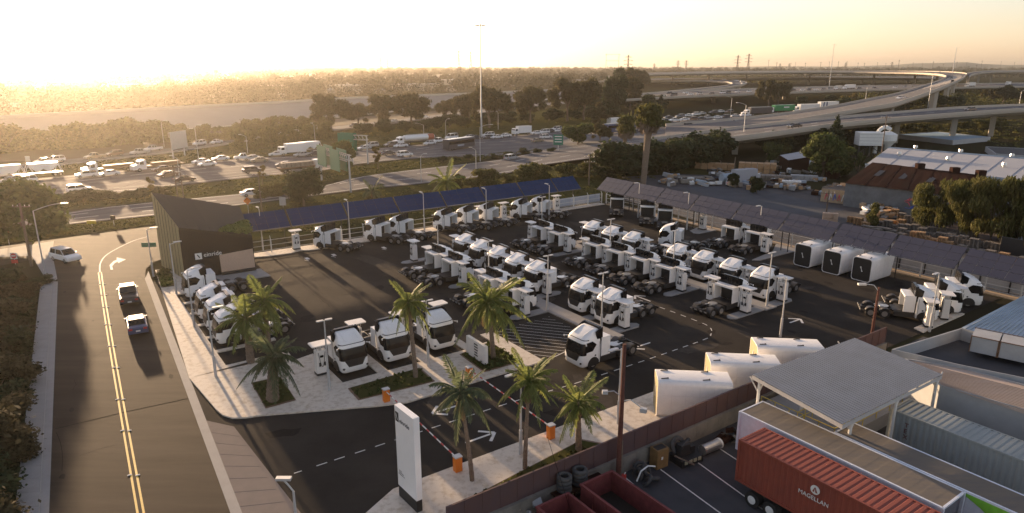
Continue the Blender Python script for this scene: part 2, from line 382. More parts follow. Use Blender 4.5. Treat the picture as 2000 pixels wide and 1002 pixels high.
# stains, patches and sealed cracks
M['stain'] = mat('oil_stain', (.020, .017, .015), .9, var=.3, spec=.1); M['patch'] = mat('asphalt_patch', (.032, .027, .023), .9, var=.3, scale=2, spec=.08); M['scuff'] = mat('pale_scuff', (.062, .054, .046), .95, var=.25, scale=2, spec=.05)
yardo = bpy.data.objects['yard_asphalt']
def stain(c, r, m, z, par, el=1.0, a0=0.0):
    P = []; n = 11
    for k in range(n): a = 2 * math.pi * k / n; q = r * R.uniform(.55, 1.15); v = Vector((math.cos(a) * q * el, math.sin(a) * q, 0)); v.rotate(Matrix.Rotation(a0, 3, 'Z').to_quaternion()) if False else None; P.append((c.x + v.x * math.cos(a0) - v.y * math.sin(a0), c.y + v.x * math.sin(a0) + v.y * math.cos(a0)))
    b = MB(); b.quad([(p[0], p[1], z) for p in P]); obj('stain', b.mesh('stain', m), par)
for k in range(90): stain(Y_(R.uniform(12, 86), R.uniform(-94, -36)), R.uniform(.15, .8), M['stain'], .0115 + .0001 * (k % 7), yardo, R.uniform(1, 2.2), R.random() * 3)
for k in range(40): stain(Y_(R.uniform(12, 86), R.uniform(-94, -36)), R.uniform(.4, 1.6), M['scuff'], .0105 + .0001 * (k % 7), yardo, R.uniform(1.5, 4), rad(35 if k % 2 else -55) + R.uniform(-.3, .3))
for k in range(9): u = R.random(); c = kl[0].lerp(kl[1], u).lerp(kr[0].lerp(kr[1], u), R.uniform(.06, .94)); stain(c, R.uniform(.08, .3), M['stain'] if k % 2 else M['patch'], .0135 + .0001 * (k % 7), street, R.uniform(1, 3), rad(122))
for u, w0, w1, l in ():
    P = [kl[0].lerp(kl[1], u + du).lerp(kr[0].lerp(kr[1], u + du), wv) for du, wv in ((0, w0), (0, w1), (l, w1), (l, w0))]; b = MB(); b.quad([(p.x, p.y, .0145) for p in P]); o_ = obj('patch', b.mesh('patch', M['patch']), street)
for k in range(6):
    u = R.uniform(.05, .95); c = kl[0].lerp(kl[1], u).lerp(kr[0].lerp(kr[1], u), R.uniform(.08, .9)); a = R.choice([2.13, .55]) + R.uniform(-.5, .5); P = [c]
    for q in range(R.randint(4, 9)): a += R.uniform(-.5, .5); P.append(P[-1] + Vector((math.cos(a), math.sin(a), 0)) * R.uniform(.3, .8))
    line('crack', P, .02, .0152, M['tar'], parent=street)
for k in range(12):
    c = Y_(R.uniform(14, 84), R.uniform(-94, -38)); a = R.choice([rad(35), rad(-55)]); P = [c]
    for q in range(R.randint(5, 12)): a += R.uniform(-.25, .25); P.append(P[-1] + Vector((math.cos(a), math.sin(a), 0)) * R.uniform(.4, 1.0))
    line('crack', P, .035, .0125, M['tar'], parent=yardo)
# ---- yard kerbs and islands
PZ = .13
plat = [(8.1, -60), (8.7, -52.8), (8.9, -51.6), (9.4, -50.7), (10.2, -50.2), (11.2, -49.9)] + [tuple(x) for x in ((15.5, -47.9), (19.3, -46.1), (21.5, -45.3), (34.2, -45.3), (35.3, -45.4), (35.3, -54.0), (33.9, -54.0), (33.9, -52.0), (31.6, -52.0), (31.6, -59.6), (30.7, -59.6), (30.7, -51.6), (27.45, -51.6), (27.45, -59.6), (26.0, -59.6), (26.0, -51.6), (22.75, -51.6), (22.75, -59.6), (21.85, -59.6), (21.85, -51.6), (18.6, -51.6), (18.6, -59.0), (17.0, -58.6), (13.6, -60.5))]
slab('paved_forecourt', ST(plat), -.02, PZ, M['conc'])
# side strip along the street with fingers between the bays
sp = [(8.1, -60), (13.6, -60.5), (16.5, -60.6), (16.5, -60.9), (11.5, -61.0), (11.5, -64.3)]
tcs = [-62.7, -66.8, -70.9, -75.0, -79.1, -83.2]
pts = [(8.1, -60.0), (16.8, -60.0)]
for tc in tcs:
    pts += [(16.8, tc + 1.75), (11.3, tc + 1.75), (11.3, tc - 1.75), (16.8, tc - 1.75)]
pts += [(16.8, -85.8), (13.4, -86.5), (13.4, -97.5), (10.9, -97.5)]
slab('paved_side_strip', ST(pts), -.02, PZ, M['conc'])
k0 = [Y_(8.05, -52.8), Y_(10.2, -97)]
# spines with fingers
def spine(name, s0, s1, t0, t1, near, far, sn, sf):
    """spine s0..s1 between t0..t1, fingers of the near side reach sn, those of the far side sf"""
    near = sorted(near); far = sorted(far); P = []
    P.append((s0, t0))
    for t in near: P += [(s0, t - .62), (sn + .5, t - .62), (sn, t - .2), (sn, t + .2), (sn + .5, t + .62), (s0, t + .62)]
    P.append((s0, t1)); P.append((s1, t1))
    for t in reversed(far): P += [(s1, t + .62), (sf - .5, t + .62), (sf, t + .2), (sf, t - .2), (sf - .5, t - .62), (s1, t - .62)]
    P.append((s1, t0))
    Q = [P[0]]
    for p in P[1:]:
        if abs(p[0] - Q[-1][0]) + abs(p[1] - Q[-1][1]) > .01: Q.append(p)
    o = slab(name, ST(Q), -.02, PZ, M['conc2']); return o
G1N = [-56.0, -60.3, -64.6, -69.0, -73.3, -77.7, -82.0]; G1F = [-47.1, -51.4, -60.0, -64.2, -68.4, -72.6, -76.6, -81.0]
G2N = [-42.8, -47.4, -51.9, -56.2, -60.6, -65.0, -69.2, -73.2, -77.2, -82.0]; G2F = [-42.8, -47.4, -51.7, -55.9, -60.2, -64.2, -68.4, -72.6, -77.0]
spine('island', 43.6, 45.6, -82.7, -45.6, G1N, G1F, 39.0, 49.0)
spine('island', 63.6, 65.6, -82.7, -42.0, G2N, G2F, 58.2, 69.2)
G3N = [-56.6, -61.0]
# kerb along the two fences, with charger pads
slab('kerb_strip', ST([(22.5, -96.8), (22.5, -98.6), (89.9, -98.6), (89.9, -96.8), (63, -96.6), (62.2, -95.2), (58.6, -95.4), (57.5, -96.7), (55, -96.7), (54, -95.7), (50.5, -95.9), (49.8, -96.7), (42.3, -96.7), (41.4, -95.8), (38.0, -96.0), (36.5, -96.7), (34.6, -96.7), (33.6, -95.6), (30.8, -95.9), (29.8, -96.5), (28.2, -95.8), (25.0, -96.0)]), -.02, PZ, M['conc'])
slab('kerb_strip', ST([(89.9, -96.7), (91.2, -96.7), (91.2, -20), (89.9, -20)]), -.02, PZ, M['tan'])
for t0, t1 in ((-83.8, -80.6), (-73.4, -70.2), (-58.9, -55.0)):
    slab('kerb_pad', ST([(85.2 if t0 != -58.9 else 79.5, t1 - .5), (85.6 if t0 != -58.9 else 80.2, t1 + .2), (89.9, t1 + .2), (89.9, t0), (86, t0 + (1.2 if t0 != -58.9 else 2.2))]), -.02, PZ - .004, M['conc2'])
slab('kerb_pad', ST([(71.0, -28.9), (80.2, -28.9), (80.2, -30.0), (71.4, -30.0)]), -.02, PZ, M['conc'])
# right-hand pavement by the entry
slab('paved_right_strip', ST([(12.3, -33.6), (15.5, -35.3), (18.5, -35.3), (39.5, -35.3), (40.5, -28.75), (12.3, -28.75)]), -.02, PZ, M['conc'])
# hatched area
hz = .014
hat = ST([(35.45, -54.3), (42.9, -54.3), (42.9, -46.3), (35.45, -45.4)])
hx = thing('hatched_area', 'black asphalt box hatched with thin pale stripes beside the slatted white sign', 'road marking', (0, 0, 0))
d = Vector((math.cos(rad(-15.5)), math.sin(rad(-15.5)), 0)); nn = Vector((-d.y, d.x, 0))
def clip(poly, d, nn, off, c):
    ts = []
    for a, b in zip(poly, poly[1:] + poly[:1]):
        ua, ub = (a - c).dot(nn) - off, (b - c).dot(nn) - off
        if (ua < 0) != (ub < 0): p = a.lerp(b, ua / (ua - ub)); ts.append((p - c).dot(d))
    return sorted(ts)
cc = sum(hat, Vector()) / 4
k = -7.0
while k < 7:
    ts = clip(hat, d, nn, k, cc)
    if len(ts) >= 2: line('stripe', [cc + d * (ts[0] + .15) + nn * k, cc + d * (ts[-1] - .15) + nn * k], .055, hz, M['whitep'], parent=hx)
    k += .78
line('stripe', ST([(35.6, -45.4), (39.3, -46.2)]), .10, hz, M['whitep'], parent=hx)
# dashed lane divider of the yard
line('dashed_line', ST([(9.2, -40.8), (27.0, -40.7), (36.4, -40.3), (50.5, -40.4), (53.0, -40.9), (54.6, -42.4), (54.9, -45), (54.8, -51.7), (54.2, -61.8)]), .10, .014, M['whitep'], dash=(.75, .75))
def arrow(px, py, ang, label, L=2.5, wd=1.5):
    """painted chevron arrow: shaft and two barbs"""
    c = G(px, py); t = thing('painted_arrow', label, 'road marking', (c.x, c.y, 0), rad(ang), 'white arrows painted on the yard asphalt')
    b = MB(); z = .015; h = L / 2
    def bar(a, e, w):
        a, e = Vector(a), Vector(e); q = (e - a).normalized(); m = Vector((-q.y, q.x)) * w / 2
        b.quad([(a.x - m.x, a.y - m.y, z), (e.x - m.x, e.y - m.y, z), (e.x + m.x, e.y + m.y, z), (a.x + m.x, a.y + m.y, z)])
        return obj('arrow_bar', b.mesh('arrow_bar', M['whitep']), t)
    bar((-h, 0), (h - .1, 0), .2); z = .0185; b = MB(); bar((h - .9, .85), (h, 0), .24); z = .022; b = MB(); bar((h - .9, -.85), (h, 0), .24)
arrow(872, 799, 215, 'white arrow pointing out of the yard between the two gates')
arrow(938, 855, 35, 'white arrow pointing into the yard between the two gates')
arrow(1252, 675, 215, 'white arrow behind the truck that is driving out')
arrow(1255, 583, 125, 'white arrow pointing up the lane between the two middle rows')
arrow(1553, 627, 35, 'white arrow on open asphalt right of the middle double row', 1.9)
def bolt(px, py, label):
    c = G(px, py); t = thing('bay_symbol', label, 'road marking', (c.x, c.y, 0), rad(125), 'charging symbols painted in the back bays')
    obj('symbol_plate', MB().box((0, 0, .0165), (1.1, .5, .003)).mesh('symbol', M['whitep']), t); obj('symbol_tail', MB().box((-.9, .4, .0165), (.9, .12, .003), rz=.4).mesh('symbol', M['whitep']), t)
bolt(600, 505, 'white charging symbol on the asphalt nearest the brown building'); bolt(652, 498, 'white charging symbol painted behind the first back row truck'); bolt(750, 484, 'white charging symbol painted behind the second back row truck')
# green verges
sheet('grass_verge', PX([(-60, 486), (0, 478), (110, 463), (200, 451), (320, 436), (500, 412), (500, 398), (310, 421), (200, 433), (80, 446), (0, 452), (-60, 460)]), .006, M['grass'])
sheet('grass_verge', PX([(-200, 400), (120, 386), (280, 373), (524, 343), (620, 335), (820, 309), (1068, 290), (1068, 292), (850, 326), (700, 345), (560, 372), (300, 393), (130, 410), (-200, 440)]), .0, M['grass'])
sheet('grass_verge', PX([(480, 470), (500, 397), (685, 376), (845, 357), (1000, 338), (1180, 308), (1330, 300), (1420, 350), (1160, 395), (900, 430)]), -.01, M['grass'])
sheet('grass_verge', PX([(-300, 345), (128, 322), (320, 301), (460, 281), (657, 256), (930, 226), (1200, 205), (1240, 238), (1100, 256), (930, 270), (756, 287), (460, 310), (192, 337), (-300, 372)]), -.005, M['grass'])
sheet('bank_soil', PX([(-300, 325), (128, 312), (320, 291), (460, 271), (657, 246), (930, 218), (1200, 195), (1200, 190), (500, 244), (240, 262), (-300, 300)]), -.012, M['soil'])
# ================================================================ FREEWAYS
def lift(px, zf):
    P = [G(x, y, z) for x, y, z in px]
    if px[0][0] < -200:   # carries on well outside the picture
        d = (P[0] - P[2]).normalized(); P = [P[0] + d * 400, P[0] + d * 200, P[0] + d * 60] + P
    return P
MAIN_F = [(-420, 400, 0), (-150, 372, 0), (64, 349, 0), (192, 338, 0), (280, 329, 0), (460, 311, 0), (620, 302, 0), (756, 288, 0), (852, 280, 0), (932, 270, 0), (1036, 262, 0), (1100, 257, .3), (1238, 241, 1.5), (1350, 234, 2.5), (1470, 226, 3.5), (1538, 223, 4)]
MAIN_N = [(-300, 432, 0), (-60, 405, 0), (120, 386, 0), (280, 373, 0), (313, 366, 0), (524, 343, 0), (620, 335, 0), (702, 320, 0), (820, 309, 0), (900, 306, 0), (972, 305, 0), (1068, 296, .3), (1180, 284, 1.5), (1270, 276, 2.5), (1400, 262, 3.5), (1500, 246, 4)]
main = bandlr('freeway_main', lift(MAIN_F, 0), lift(MAIN_N, 0), .05, M['fway'], 80)
RA_F = [(-330, 480, 0), (-60, 440, 0), (60, 428, 0), (130, 414, 0), (315, 394, 0), (420, 384, 0), (560, 371, 0), (625, 366, 0), (700, 346, 0), (850, 327, 0), (972, 313, .2), (1068, 294, .6), (1180, 282, 1.5), (1270, 275, 3), (1400, 257, 5.5), (1500, 246, 6.8), (1635, 232, 8), (1750, 222, 9), (1870, 213, 10), (2000, 207, 10), (2200, 201, 10)]
RA_N = [(-280, 500, 0), (-60, 462, 0), (60, 448, 0), (100, 442, 0), (315, 420, 0), (420, 408, 0), (500, 397, 0), (620, 382, 0), (690, 372, 0), (845, 357, 0), (1004, 337, .2), (1052, 324, .6), (1180, 306, 1.5), (1270, 298, 3), (1400, 277, 5.5), (1500, 264, 6.8), (1640, 245, 8), (1750, 235, 9), (1870, 225, 10), (2000, 216, 10), (2200, 208, 10)]
ramp_pts_f, ramp_pts_n = lift(RA_F, 0), lift(RA_N, 0)
rampA = bandlr('freeway_connector_road', ramp_pts_f, ramp_pts_n, .07, M['fway'], 90)
RB_F = [(-300, 357, 0), (0, 325, 0), (128, 312, 0), (320, 291, 0), (364, 286, 0), (460, 272, 0), (530, 262, 0), (657, 247, 0), (756, 236, 0), (880, 221, 0), (929, 216, 0), (1025, 205, 0), (1150, 194, 0)]
RB_N = [(-300, 370, 0), (0, 336, 0), (128, 322, 0), (320, 300, 0), (364, 294, 0), (460, 280, 0), (530, 269, 0), (657, 255, 0), (756, 243, 0), (880, 227, 0), (929, 222, 0), (1025, 210, 0), (1150, 198, 0)]
roadB = bandlr('frontage_ramp', lift(RB_F, 0), lift(RB_N, 0), .05, M['fway'], 60)
def mix(F, N, t, n=None):
    n = {id(MAIN_F): 80, id(RA_F): 90}.get(id(F), 60); return [a.lerp(b, t) for a, b in zip(resample(lift(F, 0), n), resample(lift(N, 0), n))]
for t in (.2, .36, .52, .68, .84): line('lane_line', mix(MAIN_F, MAIN_N, t), .30, .09, M['whitep'] if t in (.36,) else M['conc2'], dash=(6, 6), parent=main)
for t in (.07, .94): line('edge_line', mix(MAIN_F, MAIN_N, t), .25, .09, M['whitep'], parent=main)
for t in (.35, .65): line('lane_line', mix(RA_F, RA_N, t), .25, .11, M['whitep'], dash=(4, 7), parent=rampA)
for t in (.06, .94): line('edge_line', mix(RA_F, RA_N, t), .22, .11, M['whitep'], parent=rampA)
# tyre-darkened wheel tracks, low relief
M['track'] = mat('tyre_track', (.115, .112, .118), .95, scale=.4, var=.15, spec=.1)
for t in (.13, .28, .44, .60, .76, .9): line('tyre_track', mix(MAIN_F, MAIN_N, t), 1.5, .07, M['track'], parent=main)
for t in (.2, .5, .8): line('tyre_track', mix(RA_F, RA_N, t), 1.2, .09, M['track'], parent=rampA)
def barrier(pts, h, wd, m, name='barrier', parent=None):
    rs = resample(pts, 60); b = MB(); rings = []
    for k, p in enumerate(rs):
        t = (rs[min(k + 1, 60)] - rs[max(k - 1, 0)]); t.z = 0; t.normalize(); nn = Vector((-t.y, t.x, 0)) * wd / 2
        u = Vector((0, 0, h)); rings.append([p - nn, p + nn, p + nn * .6 + u, p - nn * .6 + u])
    b.loft(rings); return obj(name, b.mesh(name, m), parent)
M['deck'] = mat('viaduct_concrete', (.50, .44, .37), .85, scale=.15, c2=(.42, .37, .31))
def viaduct(name, label, F, N, th, cols, cw=2.2, m=None, skirt_both=True, zg=0.0):
    """elevated road: deck slab with barriers either side and columns below"""
    root = thing(name, label, 'viaduct'); n = 60
    f, q = resample(F, n), resample(N, n); b = MB(); rings = []
    for a, c in zip(f, q):
        u = Vector((0, 0, th)); e = (c - a) * .12; rings.append([a, c, c - u * .35, c - e - u, a + e - u, a - u * .35])
    b.loft([r[::-1] for r in rings]); obj('deck', b.mesh('deck', M['deck']), root)
    s_ = MB()
    for k in range(n): up = Vector((0, 0, .03)); s_.quad([f[k].lerp(q[k], .04) + up, f[k + 1].lerp(q[k + 1], .04) + up, f[k + 1].lerp(q[k + 1], .96) + up, f[k].lerp(q[k], .96) + up])
    me = s_.mesh('road_surface', m or M['fway'])
    if sum(p.normal.z for p in me.polygons) < 0: me.flip_normals()
    obj('road_surface', me, root)
    barrier(F, .95, .5, M['deck'], 'barrier', root); barrier(N, .95, .5, M['deck'], 'barrier', root)
    for t in cols:
        k = int(t * n); c = f[k].lerp(q[k], .5); d = (q[k] - f[k]); z1 = c.z - th + .1
        if z1 < 1: continue
        cb = MB().box((0, 0, (z1 + zg) / 2), (cw * .75, cw * 1.3, z1 - zg), tx=1.0, ty=1.25)
        obj('column', cb.mesh('column', M['deck']), root, (c.x, c.y, 0), math.atan2(d.y, d.x) + rad(90))
    return root
# connector over the yard's neighbours, continues the lower road to the right
viaduct('viaduct', 'low concrete viaduct crossing above the pallet works and the white roof', [G(*p) for p in RA_F[13:]], [G(*p) for p in RA_N[13:]], 1.7, (.13, .3, .42, .545, .66, .76, .9))
# flyover that swings up to the right and doubles back along the horizon
FF = [G(*p) for p in [(1300, 246, 3.2), (1400, 238, 4.5), (1500, 228, 6), (1560, 220, 7.5), (1625, 210, 9), (1690, 197, 10.5), (1750, 185, 12), (1812, 166, 14.5), (1842, 155, 16.5), (1846, 149, 17.5), (1820, 145.2, 18), (1760, 143, 18), (1600, 141.5, 18), (1400, 143, 17), (1240, 147, 16)]]
FN = [G(*p) for p in [(1300, 271, 3.2), (1400, 258, 4.5), (1500, 245, 6), (1560, 236, 7.5), (1625, 225, 9), (1690, 214, 10.5), (1750, 204, 12), (1825, 178, 14.5), (1868, 160, 16.5), (1884, 150, 17.5), (1878, 143, 18.2), (1800, 139.7, 18.5), (1600, 138.5, 18.5), (1400, 140, 17.4), (1240, 144, 16.4)]]
M['glow'] = M['fway']
viaduct('flyover', 'tall concrete flyover curving round against the sky at the right', FF, FN, 2.0, (.1, .2, .27, .34, .40, .46, .56, .62, .68, .74, .8, .86, .92), 3.0)
F2F = [G(*p) for p in [(1893, 151, 16.5), (1900, 146, 17.3), (1925, 142.2, 18), (1960, 141, 18), (2050, 140.5, 18), (2200, 141, 18)]]
F2N = [G(*p) for p in [(1890, 148, 17), (1893, 142.8, 18), (1925, 139.2, 18.6), (1960, 138.2, 18.6), (2050, 137.5, 18.6), (2200, 138, 18.6)]]
viaduct('flyover', 'second flyover end lit golden at the far right edge', F2F, F2N, 2.0, (.15, .4, .6, .8), 3.0)
# long crossing bridge in the middle distance, full of queueing traffic
B1F = [G(*p) for p in [(1190, 189, 6), (1240, 185, 6.5), (1330, 179.5, 7), (1470, 174, 7), (1620, 170, 7), (1760, 167, 7.5), (1850, 165, 8), (2000, 163, 8), (2150, 163, 8)]]
B1N = [G(*p) for p in [(1190, 199, 6), (1240, 195, 6.5), (1330, 190, 7), (1470, 184.5, 7), (1620, 179, 7), (1760, 175, 7.5), (1850, 172.5, 8), (2000, 170, 8), (2150, 170, 8)]]
viaduct('road_bridge', 'long low bridge with queueing cars behind the brown eucalyptus', B1F, B1N, 1.6, (.2, .35, .5, .62, .74, .86), 3)
B2F = [G(*p) for p in [(1100, 157, 6), (1300, 154, 7), (1500, 150.5, 9), (1700, 150, 9), (1850, 150.5, 9)]]
B2N = [G(*p) for p in [(1100, 160, 6), (1300, 157, 7), (1500, 153.5, 9), (1700, 153, 9), (1850, 153.5, 9)]]
viaduct('road_bridge', 'thin dark bridge just under the golden flyover near the horizon', B2F, B2N, 3, (.2, .3, .4, .5, .6, .7, .8, .9), 4)
B3F = [G(*p) for p in [(1190, 157.5, 5), (1290, 156, 6.5), (1370, 155.2, 8), (1430, 156.8, 8), (1458, 161.5, 7), (1440, 168, 6.5), (1370, 177, 6), (1300, 183, 6)]]
B3N = [G(*p) for p in [(1190, 162, 5), (1290, 160, 6.5), (1370, 158.4, 8), (1418, 161.0, 8), (1430, 165, 7), (1400, 170, 6.5), (1330, 177, 6), (1270, 183, 6)]]
viaduct('loop_ramp', 'curved loop ramp with sunlit parapet left of the brown eucalyptus', B3F, B3N, 2.2, (.2, .35, .5, .65), 3)
# ---- concrete levee along the channel
LB = [(-420, 330, 0), (-200, 300, 0), (0, 278, 0), (240, 260, 0), (500, 242, 0), (625, 232, 0), (842, 211, 0), (1000, 199, 0), (1180, 188, 0)]
LT = [(-420, 262, 6.5), (-200, 247, 6.5), (0, 232, 6.5), (180, 222, 6.5), (375, 211, 6.5), (500, 205, 6.5), (700, 193, 6.5), (902, 185, 6), (1120, 175, 5)]
lb, lt = resample(lift(LB, 0), 48), resample(lift(LT, 0), 48)
b = MB()
for k in range(48):
    b.quad([lb[k], lb[k + 1], lt[k + 1], lt[k]], 0)
    bk = [lt[k] + Vector((0, 6, 0)), lt[k + 1] + Vector((0, 6, 0))]; b.quad([lt[k], lt[k + 1], bk[1], bk[0]], 0)
    b.quad([bk[0], bk[1], bk[1] + Vector((0, 9, -6.5)), bk[0] + Vector((0, 9, -6.5))], 0)
levee = obj('levee', b.mesh('levee', M['levee']), kind='structure')
M['levp'] = mat('levee_parapet', (.52, .47, .40), .85, scale=.05, c2=(.42, .38, .32))
barrier([p + Vector((0, .5, 0)) for p in lt], 1.3, .8, M['levp'], 'parapet', levee)
line('service_path', [p + Vector((0, -2.5, .03)) for p in lb], 3.2, .02, M['levp'], parent=levee)
# low wall at road B's edge
barrier([G(*p) + Vector((0, -.5, 0)) for p in RB_N], .5, .4, M['conc2'], 'low_kerb', roadB)
# ================================================================ TRUCKS
def cab_ring(z, x0, x1, hw, rf, rbk=.06): return [(x, y, z) for x, y in rrect(x0, x1, hw, rf, 4, rbk)]
def build_truck():
    t = thing('tractor_truck', '', 'truck', group='white cab tractor trucks')
    c = MB()
    c.loft([cab_ring(*a) for a in ((.36, 1.55, 3.55, 1.14, .35), (.5, 1.5, 3.66, 1.22, .40), (.95, 1.5, 3.72, 1.25, .42), (1.4, 1.5, 3.70, 1.25, .42), (2.1, 1.5, 3.58, 1.24, .42), (2.72, 1.5, 3.40, 1.19, .42), (2.92, 1.5, 3.28, 1.13, .42), (3.12, 1.5, 2.98, 1.05, .40), (3.36, 1.5, 2.45, .98, .30), (3.5, 1.5, 2.05, .92, .2), (3.55, 1.52, 1.8, .86, .1))])
    cab = obj('cab', c.mesh('cab', M['white'], smooth=True), t)
    m = cab.modifiers.new('e', 'EDGE_SPLIT'); m.split_angle = rad(38)
    for s in (-1, 1): obj('roof_ridge', MB().path([(3.02, s * .62, 3.13), (2.5, s * .66, 3.36), (1.9, s * .68, 3.54)], .035, 5).mesh('roof_ridge', M['white']), t)
    def wrap(z0, z1, hw, n=8, off=.012, a0=0):
        b = MB(); r = []
        for z in np.linspace(z0, z1, 4):
            f = np.interp(z, [.95, 1.4, 2.1, 2.72, 2.92], [3.72, 3.70, 3.58, 3.40, 3.28]) + off; h = np.interp(z, [.95, 1.4, 2.1, 2.72, 2.92], [1.25, 1.25, 1.24, 1.19, 1.13]) + off; rr = .42; row = []
            row.append((f - rr - .1, -h, z))
            for k in range(5): a = rad(-90 + 90 * k / 4); row.append((f - rr + rr * math.cos(a), -h + rr + rr * math.sin(a), z))
            for k in range(5): a = rad(90 * k / 4); row.append((f - rr + rr * math.cos(a), h - rr + rr * math.sin(a), z))
            row.append((f - rr - .1, h, z))
            if hw(z) < 1.24: row = [(x, max(-hw(z), min(hw(z), y)), zz) if abs(y) > hw(z) else (x, y, zz) for x, y, zz in row]; row = [((f if abs(y) <= hw(zz) + 1e-6 else x), y, zz) for x, y, zz in row]
            r.append(row)
        for a in range(3):
            for k in range(len(r[0]) - 1): b.quad([r[a][k], r[a][k + 1], r[a + 1][k + 1], r[a + 1][k]])
        return b
    obj('windscreen', wrap(1.50, 2.87, lambda z: 9).mesh('windscreen', M['glass']), t)
    v = MB(); v.quad([(3.735, -.62, .92), (3.735, .62, .92), (3.715, .98, 1.55), (3.60, 1.02, 1.60), (3.60, -1.02, 1.60), (3.715, -.98, 1.55)]); v.quad([(3.74, -.62, .92), (3.74, .62, .92), (3.70, .95, 1.58), (3.70, -.95, 1.58)])
    obj('front_panel', v.mesh('front_panel', M['black']), t)
    for s in (-1, 1):
        y = s * 1.262
        w_ = MB().side([(3.22, 1.72), (3.16, 2.62), (2.45, 2.66), (1.98, 2.30), (2.42, 1.74)], y - s * .04, y - s * .005 + s * .0); obj('side_window', w_.mesh('side_window', M['glass']), t)
        ex = MB().box((.82, s * 1.19, 1.86), (1.05, .06, 1.72)); obj('side_extender', ex.mesh('side_extender', M['white']), t)
        ar = MB().side([(2.3 + .66 * math.cos(rad(a)), .50 + .66 * math.sin(rad(a))) for a in range(0, 181, 20)] + [(1.64, .34), (2.96, .34)], y - s * .03, y + s * .004); obj('wheel_arch', ar.mesh('wheel_arch', M['black']), t)
        h = MB(); h.box((3.60, s * 1.0, .80), (.16, .34, .12), rz=-s * .75); hd = obj('headlight', h.mesh('headlight', M['black']), t)
        hl = MB()
        for k in range(3): hl.box((3.68 - k * .035, s * (.93 + k * .07), .80), (.05, .05, .09), rz=-s * .75)
        obj('lamp_cluster', hl.mesh('lamp_cluster', M['hdl']), hd)
        mr = MB().tube((3.30, s * 1.18, 2.72), (3.42, s * 1.48, 2.66), .03, n=5); mr.box((3.44, s * 1.50, 2.62), (.08, .07, .16)); obj('mirror_camera', mr.mesh('mirror_camera', M['white']), t)
        cap = MB().side([(2.0, 3.40), (1.55, 3.64), (1.22, 3.70), (1.22, 2.76), (1.46, 2.2), (1.62, 2.3), (1.92, 2.85)], s * 1.19, s * 1.06); obj('side_shield', cap.mesh('side_shield', M['glass']), t)
        bx = MB().box((.45, s * 1.0, .66), (1.9, .38, .52)); obj('battery_box', bx.mesh('battery_box', M['chas']), t)
        mk = MB().box((2.1, s * 1.267, 1.28), (.16, .02, .14)); obj('door_sensor', mk.mesh('door_sensor', M['black']), t)
        ds = MB().box((1.66, s * 1.262, 1.5), (.025, .01, 2.0)); obj('door_seam', ds.mesh('door_seam', M['black']), t)
        for x, dual in ((2.3, 0), (-1.35, 1), (-2.7, 1)):
            wb = MB(); y0, y1 = s * (1.20), s * (.92 if not dual else .62)
            wb.tube((x, y0, .5), (x, y1, .5), .5, n=18); wo_ = obj('wheel', wb.mesh('wheel', M['tyre']), t)
            rb = MB().tube((x, y0 + s * .012, .5), (x, y0 - s * .1, .5), .30, .24, n=14); rb.tube((x, y0 + s * .06, .5), (x, y0 - s * .1, .5), .11, .13, n=10); obj('rim', rb.mesh('rim', M['rim']), wo_)
            if dual:
                P = [(x + .60 * math.cos(rad(a)), .52 + .60 * math.sin(rad(a))) for a in range(5, 176, 17)] + [(x + .56 * math.cos(rad(a)), .52 + .56 * math.sin(rad(a))) for a in range(175, 4, -17)]
                obj('mudguard', MB().side(P, s * 1.24, s * .6).mesh('mudguard', M['chas']), t)
    ch = MB()
    for s in (-1, 1): ch.box((-1.05, s * .42, .80), (5.1, .12, .26))
    for x in (-3.5, -2.0, -.6, .9): ch.box((x, 0, .80), (.14, .8, .2))
    ch.tube((-1.35, -1, .5), (-1.35, 1, .5), .12); ch.tube((-2.7, -1, .5), (-2.7, 1, .5), .12); ch.tube((2.3, -1, .5), (2.3, 1, .5), .1)
    obj('chassis', ch.mesh('chassis', M['chas']), t)
    obj('deck_plate', MB().box((.35, 0, .955), (1.95, 1.9, .05)).mesh('deck_plate', M['chas']), t)
    fw = MB().prism([(-1.35 + .5 * math.cos(rad(a)), .5 * math.sin(rad(a))) for a in range(0, 360, 24)], 1.02, 1.10); fw.box((-1.95, .26, 1.05), (.6, .18, .06)); fw.box((-1.95, -.26, 1.05), (.6, .18, .06)); fw.box((-1.4, 0, .98), (.7, .9, .08))
    obj('fifth_wheel', fw.mesh('fifth_wheel', M['steel']), t)
    ti = MB()
    for y in (-.5, .5): ti.path([(-2.3, y, 1.0), (-2.9, y, 1.02), (-3.35, y * 1.3, .92)], .04, 5)
    ti.box((-3.68, 0, .72), (.08, 2.3, .2)); obj('rear_beam', ti.mesh('rear_beam', M['chas']), t)
    tb = MB()
    for y in (-.95, .95, -.35, .35): tb.box((-3.72, y, .74), (.05, .3, .12))
    obj('tail_light', tb.mesh('tail_light', M['steel']), t)
    pt = MB().box((.82, 0, 2.73), (1.05, 2.44, .06)); pt.box((.33, 0, 2.63), (.06, 2.32, .14)); obj('portal_top', pt.mesh('portal_top', M['white']), t)
    obj('back_wall', MB().box((1.42, 0, 1.85), (.1, 2.2, 1.75)).mesh('back_wall', M['black']), t)
    rs = MB().loft([[(1.5, -1.12, 2.77), (1.5, 1.12, 2.77), (1.20, 1.05, 2.77), (1.20, -1.05, 2.77)], [(1.5, -1.10, 3.45), (1.5, 1.10, 3.45), (1.20, 1.03, 3.45), (1.20, -1.03, 3.45)], [(1.52, -.95, 3.74), (1.52, .95, 3.74), (1.24, .90, 3.74), (1.24, -.90, 3.74)]])
    obj('rear_shield', rs.mesh('rear_shield', M['glass']), t)
    for s in (-.3, .28): obj('shield_rib', MB().box((1.185, s, 3.2), (.04, .04, .8)).mesh('shield_rib', M['black']), t)
    return t
truck = Proto(build_truck)
TR = []
